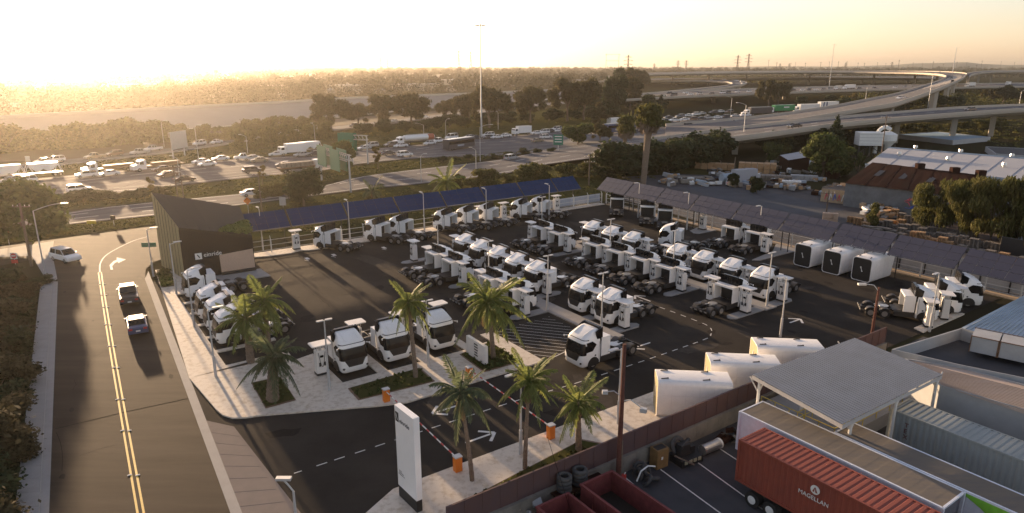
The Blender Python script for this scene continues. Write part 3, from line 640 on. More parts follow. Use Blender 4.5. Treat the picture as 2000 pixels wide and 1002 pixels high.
def trucks(items, hd, fmt, group, slen=3.7):
    """items: (s,t) of the NOSE; hd heading in degrees"""
    for k, (s, t) in enumerate(items):
        p = Y_(s, t); d = Vector((math.cos(rad(hd)), math.sin(rad(hd)), 0)) * slen; c = p - d
        truck((c.x, c.y, .012), rad(hd + (R.random() - .5) * 1.2), fmt.format(ORD[k + 1]), group)
# back row, noses towards the fence under the blue canopy: front wheel positions measured
bl = [33.9, 41.9, 45.9, 53.9, 58.1, 62.1, 69.3, 73.4]
for k, s in enumerate(bl):
    p = Y_(s - .3, -96.3); d = Vector((math.cos(rad(155.7)), math.sin(rad(155.7)), 0)); c = p - d * 2.3
    lab = 'white truck under the blue canopy, {} of the back row from the brown building'.format(ORD[k + 1])
    truck((c.x, c.y, .012), rad(155.7), lab, 'trucks in the back row')
trucks([(45.75, t) for t in (-49.3, -53.6, -62.1, -66.3, -70.4, -74.6, -78.7)], 215, 'white truck facing us in the nearer double row, {} from the striped box', 'trucks facing the camera in the nearer double row')
trucks([(43.4, t) for t in (-58.2, -62.5, -71.3, -75.6)], 35, 'white truck seen from behind in the nearer row, {} from the striped box', 'trucks seen from behind in the nearer double row')
trucks([(65.75, t) for t in (-45.1, -49.5, -53.7, -58.0, -66.3, -70.6, -74.7)], 215, 'white truck facing us in the farther double row, {} from its right end', 'trucks facing the camera in the farther double row')
trucks([(63.4, t) for t in (-45.1, -54.1, -58.4, -62.9, -67.2, -75.2, -79.4)], 35, 'white truck seen from behind in the farther row, {} from its right end', 'trucks seen from behind in the farther double row')
trucks([(87.2, t) for t in (-58.8, -63.1)], 35, 'white truck nosed up to the right fence, {} from the dark fronted pods', 'trucks at the right fence')
for k, (x, y, h) in enumerate(((1203, 426, 80), (1262, 444, 78), (1297, 452, 77))):
    d = Vector((math.cos(rad(h)), math.sin(rad(h)), 0)); c = G(x, y) + d * 3.7
    truck((c.x, c.y, .012), rad(h), 'white truck seen squarely from behind under the grey canopy, {} from the left'.format(ORD[k + 1]), 'trucks under the grey canopy')
c = G(1308, 478); d = Vector((math.cos(rad(157)), math.sin(rad(157)), 0)); c = c - d * 2.3 + Vector((-d.y, d.x, 0)) * -1.2 * -1
truck((c.x, c.y, .012), rad(157), 'lone white truck turning in the lane beyond the farther double row')
c = G(1157.8, 720.6); d = Vector((math.cos(rad(216)), math.sin(rad(216)), 0)); c = c - d * 2.3 + Vector((d.y, -d.x, 0)) * 1.2
truck((c.x, c.y, .012), rad(216), 'white truck driving out past the striped box towards the gates')
for k, t in enumerate((-66.8, -70.9, -75.0, -83.4)):
    p = Y_(11.7 if k < 3 else 11.9, t); d = Vector((-C35, -S35, 0)); c = p - d * 3.7
    truck((c.x, c.y, .012), rad(215), 'white truck with its nose towards the street pavement, {} behind the tall green palm'.format(ORD[k + 1]), 'trucks beside the street')
trucks([(s, -52.5) for s in (20.22, 24.35, 29.1)], -55, 'white truck facing the camera on the forecourt, {} from the left', 'trucks on the forecourt')
for k, (x, y) in enumerate(((1802, 630), (1848, 615), (1889, 601))):
    h = -19; d = Vector((math.cos(rad(h)), math.sin(rad(h)), 0)); c = G(x, y) - d * 2.3 + Vector((-d.y, d.x, 0)) * 1.2
    truck((c.x, c.y, .012), rad(h), 'white truck heading right by the grey sheds, {} from the brown wooden lamp pole'.format(ORD[k + 1]), 'trucks by the grey sheds')
# ================================================================ CHARGERS
def build_charger():
    t = thing('charger', '', 'charger', group='white charging stations')
    bev(obj('housing', MB().box((0, 0, 1.22), (.72, 1.0, 2.1), tx=.9, ty=.94).mesh('housing', M['warmw']), t), .06)
    obj('plinth', MB().box((0, 0, .13), (.76, 1.04, .16)).mesh('plinth', M['black']), t)
    rp = MB().prism(rrect(-.62, .62, .85, .14), 2.78, 2.87); obj('roof', rp.mesh('roof', M['warmw']), t)
    ps = MB()
    for x in (-.22, .22):
        for y in (-.36, .36): ps.tube((x, y, 2.2), (x * 1.4, y * 1.1, 2.8), .03, n=5)
    ps.box((0, 0, 2.42), (.5, .1, .3)); obj('roof_post', ps.mesh('roof_post', M['galv']), t)
    for s in (-1, 1):
        cb = MB(); pts = [(.0 + s * .385, -.3 + .6 * k / 10, 2.15 - 1.35 * math.sin(math.pi * k / 10)) for k in range(11)]; cb.path([(s * .40, p[1], p[2]) for p in pts], .022, 5); obj('cable', cb.mesh('cable', M['black']), t)
        for q in (-.22, .22): obj('connector', MB().box((s * .395, q, 1.05), (.06, .13, .34)).mesh('connector', M['black']), t)
        obj('display', MB().box((s * .352, 0, 1.75), (.03, .3, .2)).mesh('display', M['glass']), t)
    return t
charger = Proto(build_charger)
def chargers(items, hd, fmt, grp):
    for k, (s, t) in enumerate(items): p = Y_(s, t); charger((p.x, p.y, PZ if True else 0), rad(hd), fmt.format(ORD[k + 1]), grp)
chargers([(29.6, -97.4), (33.4, -97.2), (41.3, -97.1), (53.9, -97.0), (61.2, -97.0), (66.2, -97.2), (78, -97.2)], 125, 'white charger on the kerb under the blue canopy, {} from the brown building', 'chargers at the back kerb')
chargers([(40.9, t) for t in G1N], 35, 'charger on the near side of the nearer double row, {} from the striped box', 'chargers of the nearer double row, near side')
chargers([(47.0, t) for t in G1F], 215, 'charger on the far side of the nearer double row, {} from the striped box', 'chargers of the nearer double row, far side')
chargers([(61.0, t) for t in G2N], 35, 'charger on the near side of the farther row, {} from its right end', 'chargers of the farther double row, near side')
chargers([(67.6, t) for t in G2F], 215, 'charger on the far side of the farther row, {} from its right end', 'chargers of the farther double row, far side')
chargers([(84.0, -56.7), (85.4, -60.8), (88.3, -71.5), (88.0, -82.5)], 35, 'white charger on a pad along the right fence, {} from the dark fronted pods', 'chargers along the right fence')
chargers([(17.75, -54.3), (22.3, -57.4), (26.75, -57.4), (31.2, -57.6)], -55, 'white charger beside the forecourt trucks, {} from the left', 'chargers of the forecourt')
chargers([(14.5, -64.8), (14.5, -68.9), (14.5, -73.0), (14.5, -77.0)], 215, 'white charger between the trucks beside the street, {} from the near end', 'chargers beside the street')
chargers([(72.9, -29.4), (76.6, -29.5), (80.2, -29.8)], -19, 'white charger by the grey sheds, {} from the left', 'chargers by the grey sheds')
# ================================================================ LAMPS
def build_lamp():
    t = thing('street_lamp', '', 'street lamp', group='slim grey yard lamps')
    obj('pole', MB().tube((0, 0, 0), (0, 0, 2.0), .13, .12, 10).tube((0, 0, 2.0), (0, 0, 6.2), .075, .055, 8).mesh('pole', M['galv']), t)
    a = MB().tube((0, 0, 6.1), (-.9, 0, 6.3), .035, n=6); obj('arm', a.mesh('arm', M['galv']), t)
    h = MB().prism(rrect(-1.3, -.35, .15, .14), 6.27, 6.36); hd = obj('lamp_head', h.mesh('lamp_head', M['galv']), t)
    obj('lens', MB().box((-.85, 0, 6.262), (.6, .2, .012)).mesh('lens', M['lampw']), hd)
    return t
def build_lamp2():
    t = thing('street_lamp', '', 'street lamp', group='two headed yard lamps')
    obj('pole', MB().tube((0, 0, 0), (0, 0, 2.0), .13, .12, 10).tube((0, 0, 2.0), (0, 0, 6.3), .075, .055, 8).mesh('pole', M['galv']), t)
    for s in (-1, 1):
        h = MB().prism([(p[0] , p[1]) for p in rrect(s * .36 - .3, s * .36 + .3, .13, .11)], 6.28, 6.36); hd = obj('lamp_head', h.mesh('lamp_head', M['galv']), t); obj('lens', MB().box((s * .38, 0, 6.272), (.36, .2, .012)).mesh('lens', M['lampw']), hd)
    return t
l1, l2 = Proto(build_lamp), Proto(build_lamp2)
for k, (x, y, lab) in enumerate(((345, 575, 'slim grey lamp at the lit corner of the brown building'), (380, 640, 'slim grey lamp beside the first street side truck'), (422, 737, 'slim grey lamp beside the empty street side bay'), (1017, 890, 'slim grey lamp crossing in front of the leaning right hand palms'), (1207, 830, 'slim grey lamp beside the foreground wooden pole'), (1524, 658, 'slim grey lamp rising behind the rear white pod'), (300, 540, 'slim grey lamp in the planting strip at the street corner'))):
    p = G(x, y); l1((p.x, p.y, 0), rad(35 if k > 2 and k < 6 else 215), lab, 'slim grey yard lamps')
for k, (x, y) in enumerate(((514, 489), (684, 470), (829, 451), (950, 441), (1072, 430))):
    p = G(x, y); l1((p.x, p.y, 0), rad(-55), 'slim grey lamp in front of the blue canopy, %s from the brown building' % ORD[k + 1], 'lamps along the blue canopy')
for k, (x, y) in enumerate(((1246, 425), (1341, 449), (1480, 482), (1815, 648))):
    p = G(x, y); l1((p.x, p.y, 0), rad(35), 'slim grey lamp in front of the grey canopy, %s from the canopy corner' % ORD[k + 1], 'lamps along the grey canopy')
for x, y, lab in ((644, 765, 'two headed lamp left of the leftmost forecourt truck'), (837, 718, 'two headed lamp left of the rightmost forecourt truck'), (1069, 607, 'two headed lamp at the inner corner of the striped box'), (1174, 650, 'two headed lamp beside the truck at the right end of the nearer row'), (1497, 600, 'two headed lamp at the right end of the farther double row'), (955, 572, 'two headed lamp half way along the nearer double row'), (857, 528, 'two headed lamp at the far end of the nearer double row'), (1190, 517, 'two headed lamp half way along the farther double row'), (1058, 462, 'two headed lamp at the far end of the farther double row'), (1313, 545, 'two headed lamp in the farther double row before the lone truck')):
    p = G(x, y); l2((p.x, p.y, 0), rad(35), lab, 'two headed yard lamps')
# ================================================================ SOLAR CANOPIES
def build_bay(L, gm, nx):
    """bay along +x of length L, low edge at y=0 (z=0), high edge at y=2.5,z=2.1"""
    t = thing('solar_canopy', '', 'solar canopy'); ny = 3; sx = L / nx; sl_ = math.hypot(2.5, 2.1) / ny; an = math.atan2(2.1, 2.5)
    me = MB().box((0, 0, 0), (sx - .05, sl_ - .05, .04)).mesh('solar_module', gm)
    for a in range(nx):
        for c in range(ny):
            o = obj('solar_module', me, t); q = (c + .5) * sl_
            o.location = (sx * (a + .5), q * math.cos(an), q * math.sin(an) + .05); o.rotation_euler = (an, 0, 0)
    fr = MB()
    for y, z in ((.02, -.02), (1.25, 1.02), (2.46, 2.05)): fr.box((L / 2, y, z), (L - .02, .08, .1))
    for x in (.05, L / 2, L - .05):
        fr.path([(x, .0, -.05), (x, 2.5, 2.05)], .05, 4)
    obj('frame', fr.mesh('frame', M['pvf']), t)
    po = MB()
    for x in (.4, L - .4): po.tube((x, 1.9, -3.4), (x, 1.9, 1.5), .07, n=8)
    obj('post', po.mesh('post', M['black']), t)
    return t
sb = [21.4] + [st_ for st_ in (29.4, 36.5, 43.6, 50.8, 58.0, 65.2, 72.4, 79.0, 84.8)]
sb = [21.5, 29.4, 38.2, 46.8, 55.4, 63.4, 71.4, 79.2, 84.9]
for k in range(len(sb) - 1):
    L = sb[k + 1] - sb[k] - .25; t = build_bay(L, M['pv'], 5); p = Y_(sb[k + 1] - .06, -98.0, 3.45)
    t.location = p; t.rotation_euler = (0, 0, rad(35)); p = Y_(sb[k] + .06, -98.0, 3.45); t.location = p
    tag(t, 'tilted deep blue solar panels over the back row, %s bay from the brown building' % ORD[k + 1], 'solar canopy', 'bays of the blue solar canopy')
tb = [-95.3, -87.6, -80.0, -72.3, -63.9, -55.6, -47.8, -40.2, -32.2, -24, -16]
for k in range(len(tb) - 1):
    L = tb[k + 1] - tb[k] - .3; t = build_bay(L, M['pvg'], 5)
    # local x along +t (heading -55), local y must point to +s (heading 35)
    t.location = Y_(86.1 - (tb[k] + 95) * .026, tb[k] + .15, 3.6); t.rotation_euler = (0, 0, rad(-56.5))
    tag(t, 'tilted grey solar panels along the right fence, %s bay from the far corner' % ORD[k + 1], 'solar canopy', 'bays of the grey solar canopy')
# ================================================================ FENCES
def fence(name, label, a, b, step, base):
    t = thing(name, label, 'fence'); d = b - a; L = d.length; d.normalize(); n = int(L / step)
    rz = math.atan2(d.y, d.x); nn = Vector((-d.y, d.x, 0))
    pm = MB().box((0, 0, .95), (.14, .14, 1.9)).path([(0, 0, 1.9), (0, .32, 2.35)], .05, 4).mesh('fence_post', M['fpost'])
    for k in range(n + 1): p = a + d * (L * k / n); obj('fence_post', pm, t, (p.x, p.y, base), rz)
    for z in (.35, 1.05, 1.8):
        r = MB().tube(a + Vector((0, 0, base + z)), b + Vector((0, 0, base + z)), .035, n=5); obj('rail', r.mesh('rail', M['fpost']), t)
    return t
fence('fence', 'pale posted fence behind the back row of trucks', Y_(22.6, -97.9), Y_(90, -97.9), 3.4, PZ)
fence('fence', 'pale posted fence along the right side of the yard', Y_(90.4, -97), Y_(90.4, -20), 3.6, PZ)
# bluish wind screen seen through the far corner of the fence
M['screen'] = mat('pale_screen', (.33, .38, .46), .7, var=.08)
sc1 = thing('screen_wall', 'pale blue grey screen behind the fence at the far corner', 'screen', group='screen walls behind the fence')
for k in range(12):
    p = Y_(76 + k * 1.28, -99.2); obj('screen_panel', MB().box((0, 0, 1.0), (1.24, .05, 1.5)).mesh('screen_panel', M['screen']), sc1, p, rad(35))
sc2 = thing('screen_wall', 'pale corrugated panels behind the fence beside the rear pods', 'screen', group='screen walls behind the fence')
M['screen2'] = mat('pale_metal_panel', (.46, .45, .44), .6, scale=.6, var=.15)
for k in range(9):
    p = Y_(92.6, -50 + k * 3.2); b = MB().box((0, 0, 1.6), (3.05, .06, 2.9)); [b.box((0, -.05, .5 + .42 * q), (3.0, .05, .04)) for q in range(6)]; obj('screen_panel', b.mesh('screen_panel', M['screen2']), sc2, p, rad(-55))
    obj('screen_post', MB().box((0, 0, 1.6), (.14, .14, 3.2)).mesh('screen_post', M['black']), sc2, Y_(92.5, -50 + k * 3.2 - 1.6), rad(-55))
# ================================================================ PODS
def build_pod(dark, L=5.4, W=2.45, H=3.0):
    t = thing('cargo_pod', '', 'cargo pod')
    def ring(x, ins=0, zc=0): return [(x, y, z + H / 2 + .06) for y, z in [(p[0], p[1]) for p in [(a * 1.0, c) for a, c in rr_]]]
    rr_ = []
    for cx, cz, a0 in ((W / 2 - .34, H / 2 - .34, 0), (-W / 2 + .34, H / 2 - .34, 90), (-W / 2 + .34, -H / 2 + .34, 180), (W / 2 - .34, -H / 2 + .34, 270)):
        for k in range(5): a = rad(a0 + 22.5 * k); rr_.append((cx + .34 * math.cos(a), cz + .34 * math.sin(a)))
    # x=0 is the framed end; far end is cut back below
    def sk(x, f): return [(x - max(0, (-(p[1])) / H + .1) * f, p[0], p[1] + H / 2 + .06) for p in rr_]
    b = MB(); b.loft([sk(0, 0), sk(.5, 0), sk(L, .9)], cap=True); s_ = obj('shell', b.mesh('shell', M['pod'], smooth=True), t); m = s_.modifiers.new('e', 'EDGE_SPLIT'); m.split_angle = rad(40)
    def inner(sc_, x): return [(x, p[0] * sc_, p[1] * (1 - (1 - sc_) * W / H) + H / 2 + .06) for p in rr_]
    fr = MB().loft([inner(1.0, -.02), inner(1.0, .0)]); 
    e = MB(); e.quad(inner(.93, -.035)[::-1]); e2 = obj('end_panel', e.mesh('end_panel', M['black'] if dark else M['brownlit']), t)
    f2 = MB(); o_, i_ = inner(1.0, -.03), inner(.93, -.03); n = len(o_)
    for k in range(n): j = (k + 1) % n; f2.quad([o_[k], i_[k], i_[j], o_[j]]); f2.quad([o_[j], (0, o_[j][1], o_[j][2]), (0, o_[k][1], o_[k][2]), o_[k]]); f2.quad([i_[k], (-.036 + .03, i_[k][1], i_[k][2]), (-.006, i_[j][1], i_[j][2]), i_[j]])
    obj('end_frame', f2.mesh('end_frame', M['pod']), t)
    if dark:
        lg = MB(); pts = [(-.10, .34), (.04, .34), (.10, .02), (.24, -.3), (.24, -.34), (.10, -.34), (.04, -.02), (-.10, .3)]
        lg.quad([(-.045, -p[0] * 1.1 + .1, H / 2 + .1 + p[1] * .95) for p in pts]); lo = obj('logo', lg.mesh('logo', M['signw']), t)
    else:
        obj('handle', MB().box((-.06, -.05, 1.75), (.05, .12, .9)).mesh('handle', M['signw']), t)
    for a, c in ((.5, -.7), (.6, .75), (3.6, -.7), (3.7, .75)):
        obj('roof_bracket', MB().box((a, c, H + .10), (.55, .05, .06), rz=.25).box((a + .25, c + .05, H + .11), (.08, .12, .08)).mesh('roof_bracket', M['black']), t)
    for k in range(1, 5):
        for s in (-1, 1): obj('panel_seam', MB().box((k * L / 5.3, s * (W / 2 + .002), H / 2 + .06), (.015, .008, H - .8)).mesh('panel_seam', mat('pod_seam', (.62, .60, .58), .6)), t)
    for s in (-1, 1): obj('panel_seam', MB().box((L / 2 - .3, s * (W / 2 + .003), 1.9), (L - 1.2, .008, .015)).mesh('panel_seam', mat('pod_seam', (.62, .60, .58), .6)), t)
    return t
pd = Proto(lambda: build_pod(True)); pl = Proto(lambda: build_pod(False, 5.5))
for k, (s, t) in enumerate(((82.4, -49.8), (82.4, -45.7), (82.5, -41.8))):
    p = Y_(s, t); pd((p.x, p.y, .01), rad(35), 'white pod with black emblem front by the grey canopy, %s from the left' % ORD[k + 1], 'black fronted pods')
for k, (x, y) in enumerate(((11.2, 48.3), (16.1, 51.6), (21.0, 54.9))):
    pl((x, y, .01), rad(-5.5), 'white pod behind the redbrown wall at the corrugated canopy, %s from the left' % ORD[k + 1], 'white pods at the redbrown wall')
# ================================================================ BROWN BUILDING
bd = thing('brown_pavilion', 'angular dark brown pavilion with a green roof corner and white lettering', 'building')
A, B_, C_, D_ = Y_(13.3, -90.5), Y_(21.8, -90.3), Y_(22.8, -99.6), Y_(12.0, -99.8)
at = lambda p, z: Vector((p.x, p.y, z))
A1, B1, C1, D1 = at(A, 6.9), at(B_, 4.75), at(C_, 6.9), at(D_, 10.0)
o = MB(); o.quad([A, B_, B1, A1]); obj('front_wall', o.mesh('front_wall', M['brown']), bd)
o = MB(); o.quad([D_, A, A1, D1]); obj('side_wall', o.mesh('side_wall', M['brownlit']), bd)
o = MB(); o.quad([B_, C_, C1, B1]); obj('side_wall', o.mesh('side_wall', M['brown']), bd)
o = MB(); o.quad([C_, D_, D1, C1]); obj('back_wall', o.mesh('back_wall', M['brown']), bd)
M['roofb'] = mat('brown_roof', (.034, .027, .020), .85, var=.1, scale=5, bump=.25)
E1 = A1.lerp(B1, .52); F1 = B1.lerp(C1, .45)
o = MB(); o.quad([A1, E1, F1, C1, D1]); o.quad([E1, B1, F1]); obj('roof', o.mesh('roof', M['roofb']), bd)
for k in range(1, 7):
    u = k / 7; a_, c_ = A1.lerp(B1, u), D1.lerp(C1, u); mid = E1 if False else None
    if k < 4: obj('roof_seam', MB().tube(a_ + Vector((0, 0, .02)), c_ + Vector((0, 0, .02)), .025, n=4).mesh('roof_seam', M['brown']), bd)
for k in range(1, 8):
    u = k / 8; obj('wall_joint', MB().tube(A.lerp(D_, u) + Vector((-.02, -.02, .1)), A1.lerp(D1, u) + Vector((-.02, -.02, -.1)), .022, n=4).mesh('wall_joint', M['brown']), bd)
# battens on roof and front, seam ribs
fd = (B_ - A).normalized(); fn = Vector((fd.y, -fd.x, 0))
cb = MB(); nb = 46
for k in range(nb + 1):
    u = k / nb; p = A.lerp(B_, u) + fn * .03; zt = 6.9 + (4.75 - 6.9) * u - .35; cb.box((p.x, p.y, zt / 2), (.05, .05, zt), rz=math.atan2(fd.y, fd.x))
obj('cladding_battens', cb.mesh('cladding_battens', M['brown']), bd, kind='stuff')
fas = MB(); u3 = Vector((0, 0, .32)); fas.quad([A1 + fn * .08 - u3, B1 + fn * .08 - u3, B1 + fn * .08, A1 + fn * .08]); fas.quad([A1 + fn * .08, B1 + fn * .08, B1, A1]); obj('fascia', fas.mesh('fascia', M['roofb']), bd)
ts = thing('x', '', '')
bpy.data.objects.remove(ts)
w0, w1 = A.lerp(B_, .50), A.lerp(B_, .99)
scn = MB(); q0, q1 = w0 + fn * .5, w1 + fn * .5; scn.quad([at(q0, .55), at(q1, .55), at(w1 + fn * .12, 3.0), at(w0 + fn * .12, 2.75)]); obj('timber_screen', scn.mesh('timber_screen', M['timber']), bd)
gb = MB(); gb.box(tuple(((q0 + q1) / 2) + Vector((0, 0, .38))), ((q1 - q0).length, .5, .35), rz=math.atan2(fd.y, fd.x)); obj('plant_trough', gb.mesh('plant_trough', M['black']), bd)
slab('paved_terrace', ST([(16.2, -90.2), (22.4, -90.2), (22.6, -86.3), (17.4, -86.4)]), -.02, .16, M['conc2'])
# emblem and lettering on the front wall
rzf = math.atan2(fd.y, fd.x)
ps_ = A.lerp(B_, .215) + fn * .12; ps_.z = 2.95
em = obj('emblem', MB().box((0, 0, 0), (.8, .05, .8)).mesh('emblem', M['signw']), bd, ps_, rzf)
obj('emblem_stroke', MB().box((0, -.035, 0), (.13, .02, .5), ry=rad(-32)).mesh('emblem_stroke', M['black']), em)
pt_ = A.lerp(B_, .285) + fn * .10; pt_.z = 2.78
textobj('einride', .78, M['signw'], bd, pt_, (rad(90), 0, rzf), .012)
# street corner planting strip by the building
slab('planting_bed', ST([(11.0, -97.3), (12.5, -97.1), (11.9, -88.6), (10.3, -88.8)]), PZ - .02, PZ + .03, M['soil'])
# ================================================================ PYLON SIGN, WALL SIGN, GATES
pc = Y_(15.75, -33.35); pz = thing('pylon_sign', 'tall white pylon sign with a black base in the bottom foreground', 'sign', (pc.x, pc.y, PZ - .01), rad(-52))
bev(obj('sign_body', MB().box((0, 0, 3.55), (2.25, .42, 5.5)).mesh('sign_body', M['white']), pz), .03)
obj('sign_base', MB().box((0, 0, .4), (2.2, .38, .8)).mesh('sign_base', M['black']), pz)
eb = obj('emblem', MB().box((-.83, -.218, 5.62), (.36, .02, .62)).mesh('emblem', M['black']), pz)
obj('emblem_stroke', MB().box((-.83, -.232, 5.62), (.05, .01, .4), ry=rad(-25)).mesh('emblem_stroke', M['signw']), eb)
textobj('einride', .42, M['black'], pz, (-.55, -.215, 5.35), (rad(90), 0, 0), .008)
for k in range(3): obj('text_line', MB().box((-.72 + .1 * (k == 1) + .12 * (k == 2), -.215, 1.95 - k * .12), (.35 + .2 * k, .012, .035)).mesh('text_line', M['black']), pz)
wc = Y_(30.35, -48.9); ws = thing('wall_sign', 'white free standing panel with black slots on the planter', 'sign', (wc.x, wc.y, PZ), rad(-56))
bev(obj('sign_body', MB().box((0, 0, 1.05), (3.3, .34, 1.75)).mesh('sign_body', M['warmw']), ws), .04)
obj('sign_foot', MB().box((0, 0, .1), (2.9, .28, .2)).mesh('sign_foot', M['black']), ws)
for k in range(5):
    sl_ = obj('slot', MB().box((.1 + .0 * k, -.165, 1.62 - k * .26), (.62 if k != 3 else .5, .03, .13)).mesh('slot', M['black']), ws)
for s, lab in (((20.2, -46.6), 'orange barrier box at the kerb left of the pylon'), ((27.6, -45.9), 'orange barrier box at the kerb below the slatted sign')):
    pass
def gate(p, q, lab):
    d = (q - p); L = d.length - .35; t = thing('barrier_gate', lab, 'barrier', (p.x, p.y, PZ - .01), math.atan2(d.y, d.x), 'orange barrier gates at the entry')
    bev(obj('housing', MB().box((0, 0, .52), (.42, .50, 1.04)).mesh('housing', M['orange']), t), .02); obj('cap', MB().box((0, 0, 1.08), (.46, .54, .08)).mesh('cap', M['galv']), t)
    n = 10; arm = obj('arm', MB().box((L / 2 + .2, -.02, .88), (L, .05, .08)).mesh('arm', M['signw']), t)
    for k in range(n):
        if k % 2: obj('red_band', MB().box((.2 + L * (k + .5) / n, -.02, .88), (L / n * .8, .056, .086)).mesh('red_band', M['redp']), arm)
g1, g2, g3, g4 = Y_(20.2, -46.4), Y_(19.9, -34.7), Y_(27.8, -46.1), Y_(27.5, -34.4)
gate(g1, g1.lerp(g2, .485), 'orange barrier on the far kerb whose arm ends behind the pylon'); gate(g2, g2.lerp(g1, .5), 'orange barrier on the near kerb right of the pylon')
gate(g3, g3.lerp(g4, .485), 'orange barrier in front of the slatted white sign'); gate(g4, g4.lerp(g3, .5), 'orange barrier on the near kerb beside the slim lamp')
# ================================================================ PLANTERS
def planter(pts, lab):
    t = thing('planter', lab, 'planter'); P = ST(pts); c = sum(P, Vector()) / len(P)
    obj('edging', MB().prism([(p.x, p.y) for p in P], PZ - .02, PZ + .06).mesh('edging', M['brownp']), t)
    Q = [c + (p - c) * .95 for p in P]; obj('turf', MB().prism([(p.x, p.y) for p in Q], PZ, PZ + .09).mesh('turf', M['grass']), t); return Q
PL = [planter([(11.9, -50.7), (14.3, -50.7), (14.6, -55.7), (12.2, -55.9)], 'grass planter around the squat palm'), planter([(18.4, -47.8), (25.1, -47.3), (25.3, -50.4), (18.5, -50.2)], 'long grass planter in front of the forecourt trucks'), planter([(29.5, -46.4), (33.4, -46.3), (33.7, -51.8), (29.7, -50.9)], 'leafy planter under the slatted sign'), planter([(18.6, -31.6), (29.2, -32.9), (30.5, -31.0), (30.5, -29.0), (18.6, -29.0)], 'long planter between the right pavement and the redbrown wall')]
# ================================================================ ROAD VEHICLES
PAINT = {}
def paint(n):
    C = dict(white=(.78, .77, .75), silver=(.46, .46, .46), black=(.03, .03, .035), dark=(.07, .07, .08), grey=(.2, .2, .21), tan=(.38, .30, .2), brown=(.16, .10, .07), blue=(.06, .08, .16), red=(.35, .05, .04), green=(.03, .25, .10))
    if n not in PAINT: PAINT[n] = mat('car_paint_' + n, C[n], .3, metal=.2 if n in ('silver', 'grey') else 0, var=.03, coat=.6 if sum(C[n]) > .9 else .15)
    return PAINT[n]
SHAPES = {  # length, width, height, lower profile (x,z), glasshouse base x0,x1, roof x0,x1, waist z
 'sedan': (4.7, 1.8, 1.45, [(-2.35, .35), (-2.35, .85), (-2.2, 1.0), (-1.6, 1.02), (1.0, .98), (2.1, .78), (2.33, .62), (2.35, .3)], (-1.75, 1.15, -1.05, .35, .98)),
 'suv': (4.7, 1.9, 1.75, [(-2.35, .4), (-2.35, 1.05), (-2.28, 1.1), (1.1, 1.08), (2.15, .92), (2.33, .7), (2.35, .35)], (-2.25, 1.25, -2.0, .45, 1.08)),
 'pickup': (5.6, 1.95, 1.85, [(-2.8, .5), (-2.8, 1.1), (-.6, 1.1), (1.3, 1.15), (2.6, 1.0), (2.78, .75), (2.8, .4)], (-.75, 1.35, -.55, .75, 1.12)),
 'van': (5.2, 2.0, 2.1, [(-2.6, .4), (-2.6, 1.2), (1.5, 1.2), (2.4, .95), (2.6, .7), (2.6, .35)], (-2.58, 1.75, -2.5, 1.0, 1.2)),
}
def build_car(kind, colr):
    L, W, H, prof, (g0, g1, r0, r1, wz) = SHAPES[kind]; h = W / 2
    t = thing({'sedan': 'parked_car'}.get(kind, kind).replace('parked_', ''), '', {'sedan': 'car', 'suv': 'car', 'pickup': 'pickup truck', 'van': 'van'}[kind])
    b = MB(); rings = []
    for y, k in ((-h, .86), (-h * .93, 1.0), (h * .93, 1.0), (h, .86)): rings.append([(x * (.985 if k < 1 else 1), y, .3 + (z - .3) * (k if z > .5 else 1)) for x, z in prof])
    b.loft(rings)
    rf = [(r0, -h * .72), (r1, -h * .72), (r1, h * .72), (r0, h * .72)]; b.quad([(x, y, H) for x, y in rf])
    b.box(((r0 + r1) / 2, 0, H - .02), (r1 - r0 + .06, h * 1.5, .05))
    if kind == 'pickup':
        b.quad([(-2.7, -h * .85, 1.13), (-.8, -h * .85, 1.13), (-.8, h * .85, 1.13), (-2.7, h * .85, 1.13)][::1])
    for s in (-1, 1):   # pillars
        b.path([(r0, s * h * .73, H - .02), (g0, s * h * .86, wz)], .05, 4); b.path([(r1, s * h * .73, H - .02), (g1, s * h * .86, wz)], .05, 4)
        xm = (r0 + r1) / 2; b.path([(xm, s * h * .735, H - .02), (xm, s * h * .875, wz)], .045, 4)
    obj('body', b.mesh('body', paint(colr)), t)
    g = MB(); g.loft([[(g0, -h * .86, wz - .03), (g1, -h * .86, wz - .03), (g1, h * .86, wz - .03), (g0, h * .86, wz - .03)], [(r0, -h * .73, H - .04), (r1, -h * .73, H - .04), (r1, h * .73, H - .04), (r0, h * .73, H - .04)]]); obj('windows', g.mesh('windows', M['glass']), t)
    if kind == 'pickup': obj('cargo_bed', MB().box((-1.75, 0, 1.14), (1.85, W * .8, .03)).mesh('cargo_bed', M['black']), t)
    for x in (-L * .30, L * .31):
        for s in (-1, 1):
            wb = MB().tube((x, s * h * 1.0, .34), (x, s * h * .75, .34), .34, n=12); wo_ = obj('wheel', wb.mesh('wheel', M['tyre']), t)
            obj('rim', MB().tube((x, s * h * 1.01, .34), (x, s * h * .95, .34), .2, n=8).mesh('rim', M['rim']), wo_)
    for s in (-1, 1):
        obj('headlight', MB().box((L / 2 - .06, s * h * .68, .66), (.12, .38, .14)).mesh('headlight', M['hdl']), t)
        obj('tail_light', MB().box((-L / 2 + .03, s * h * .72, .82), (.08, .32, .18)).mesh('tail_light', M['tail']), t)
        obj('mirror', MB().box((g1 - .35, s * (h + .06), wz + .05), (.16, .16, .12)).mesh('mirror', paint(colr)), t)
    obj('number_plate', MB().box((-L / 2 - .008, 0, .62), (.02, .4, .15)).mesh('number_plate', M['signw']), t)
    return t
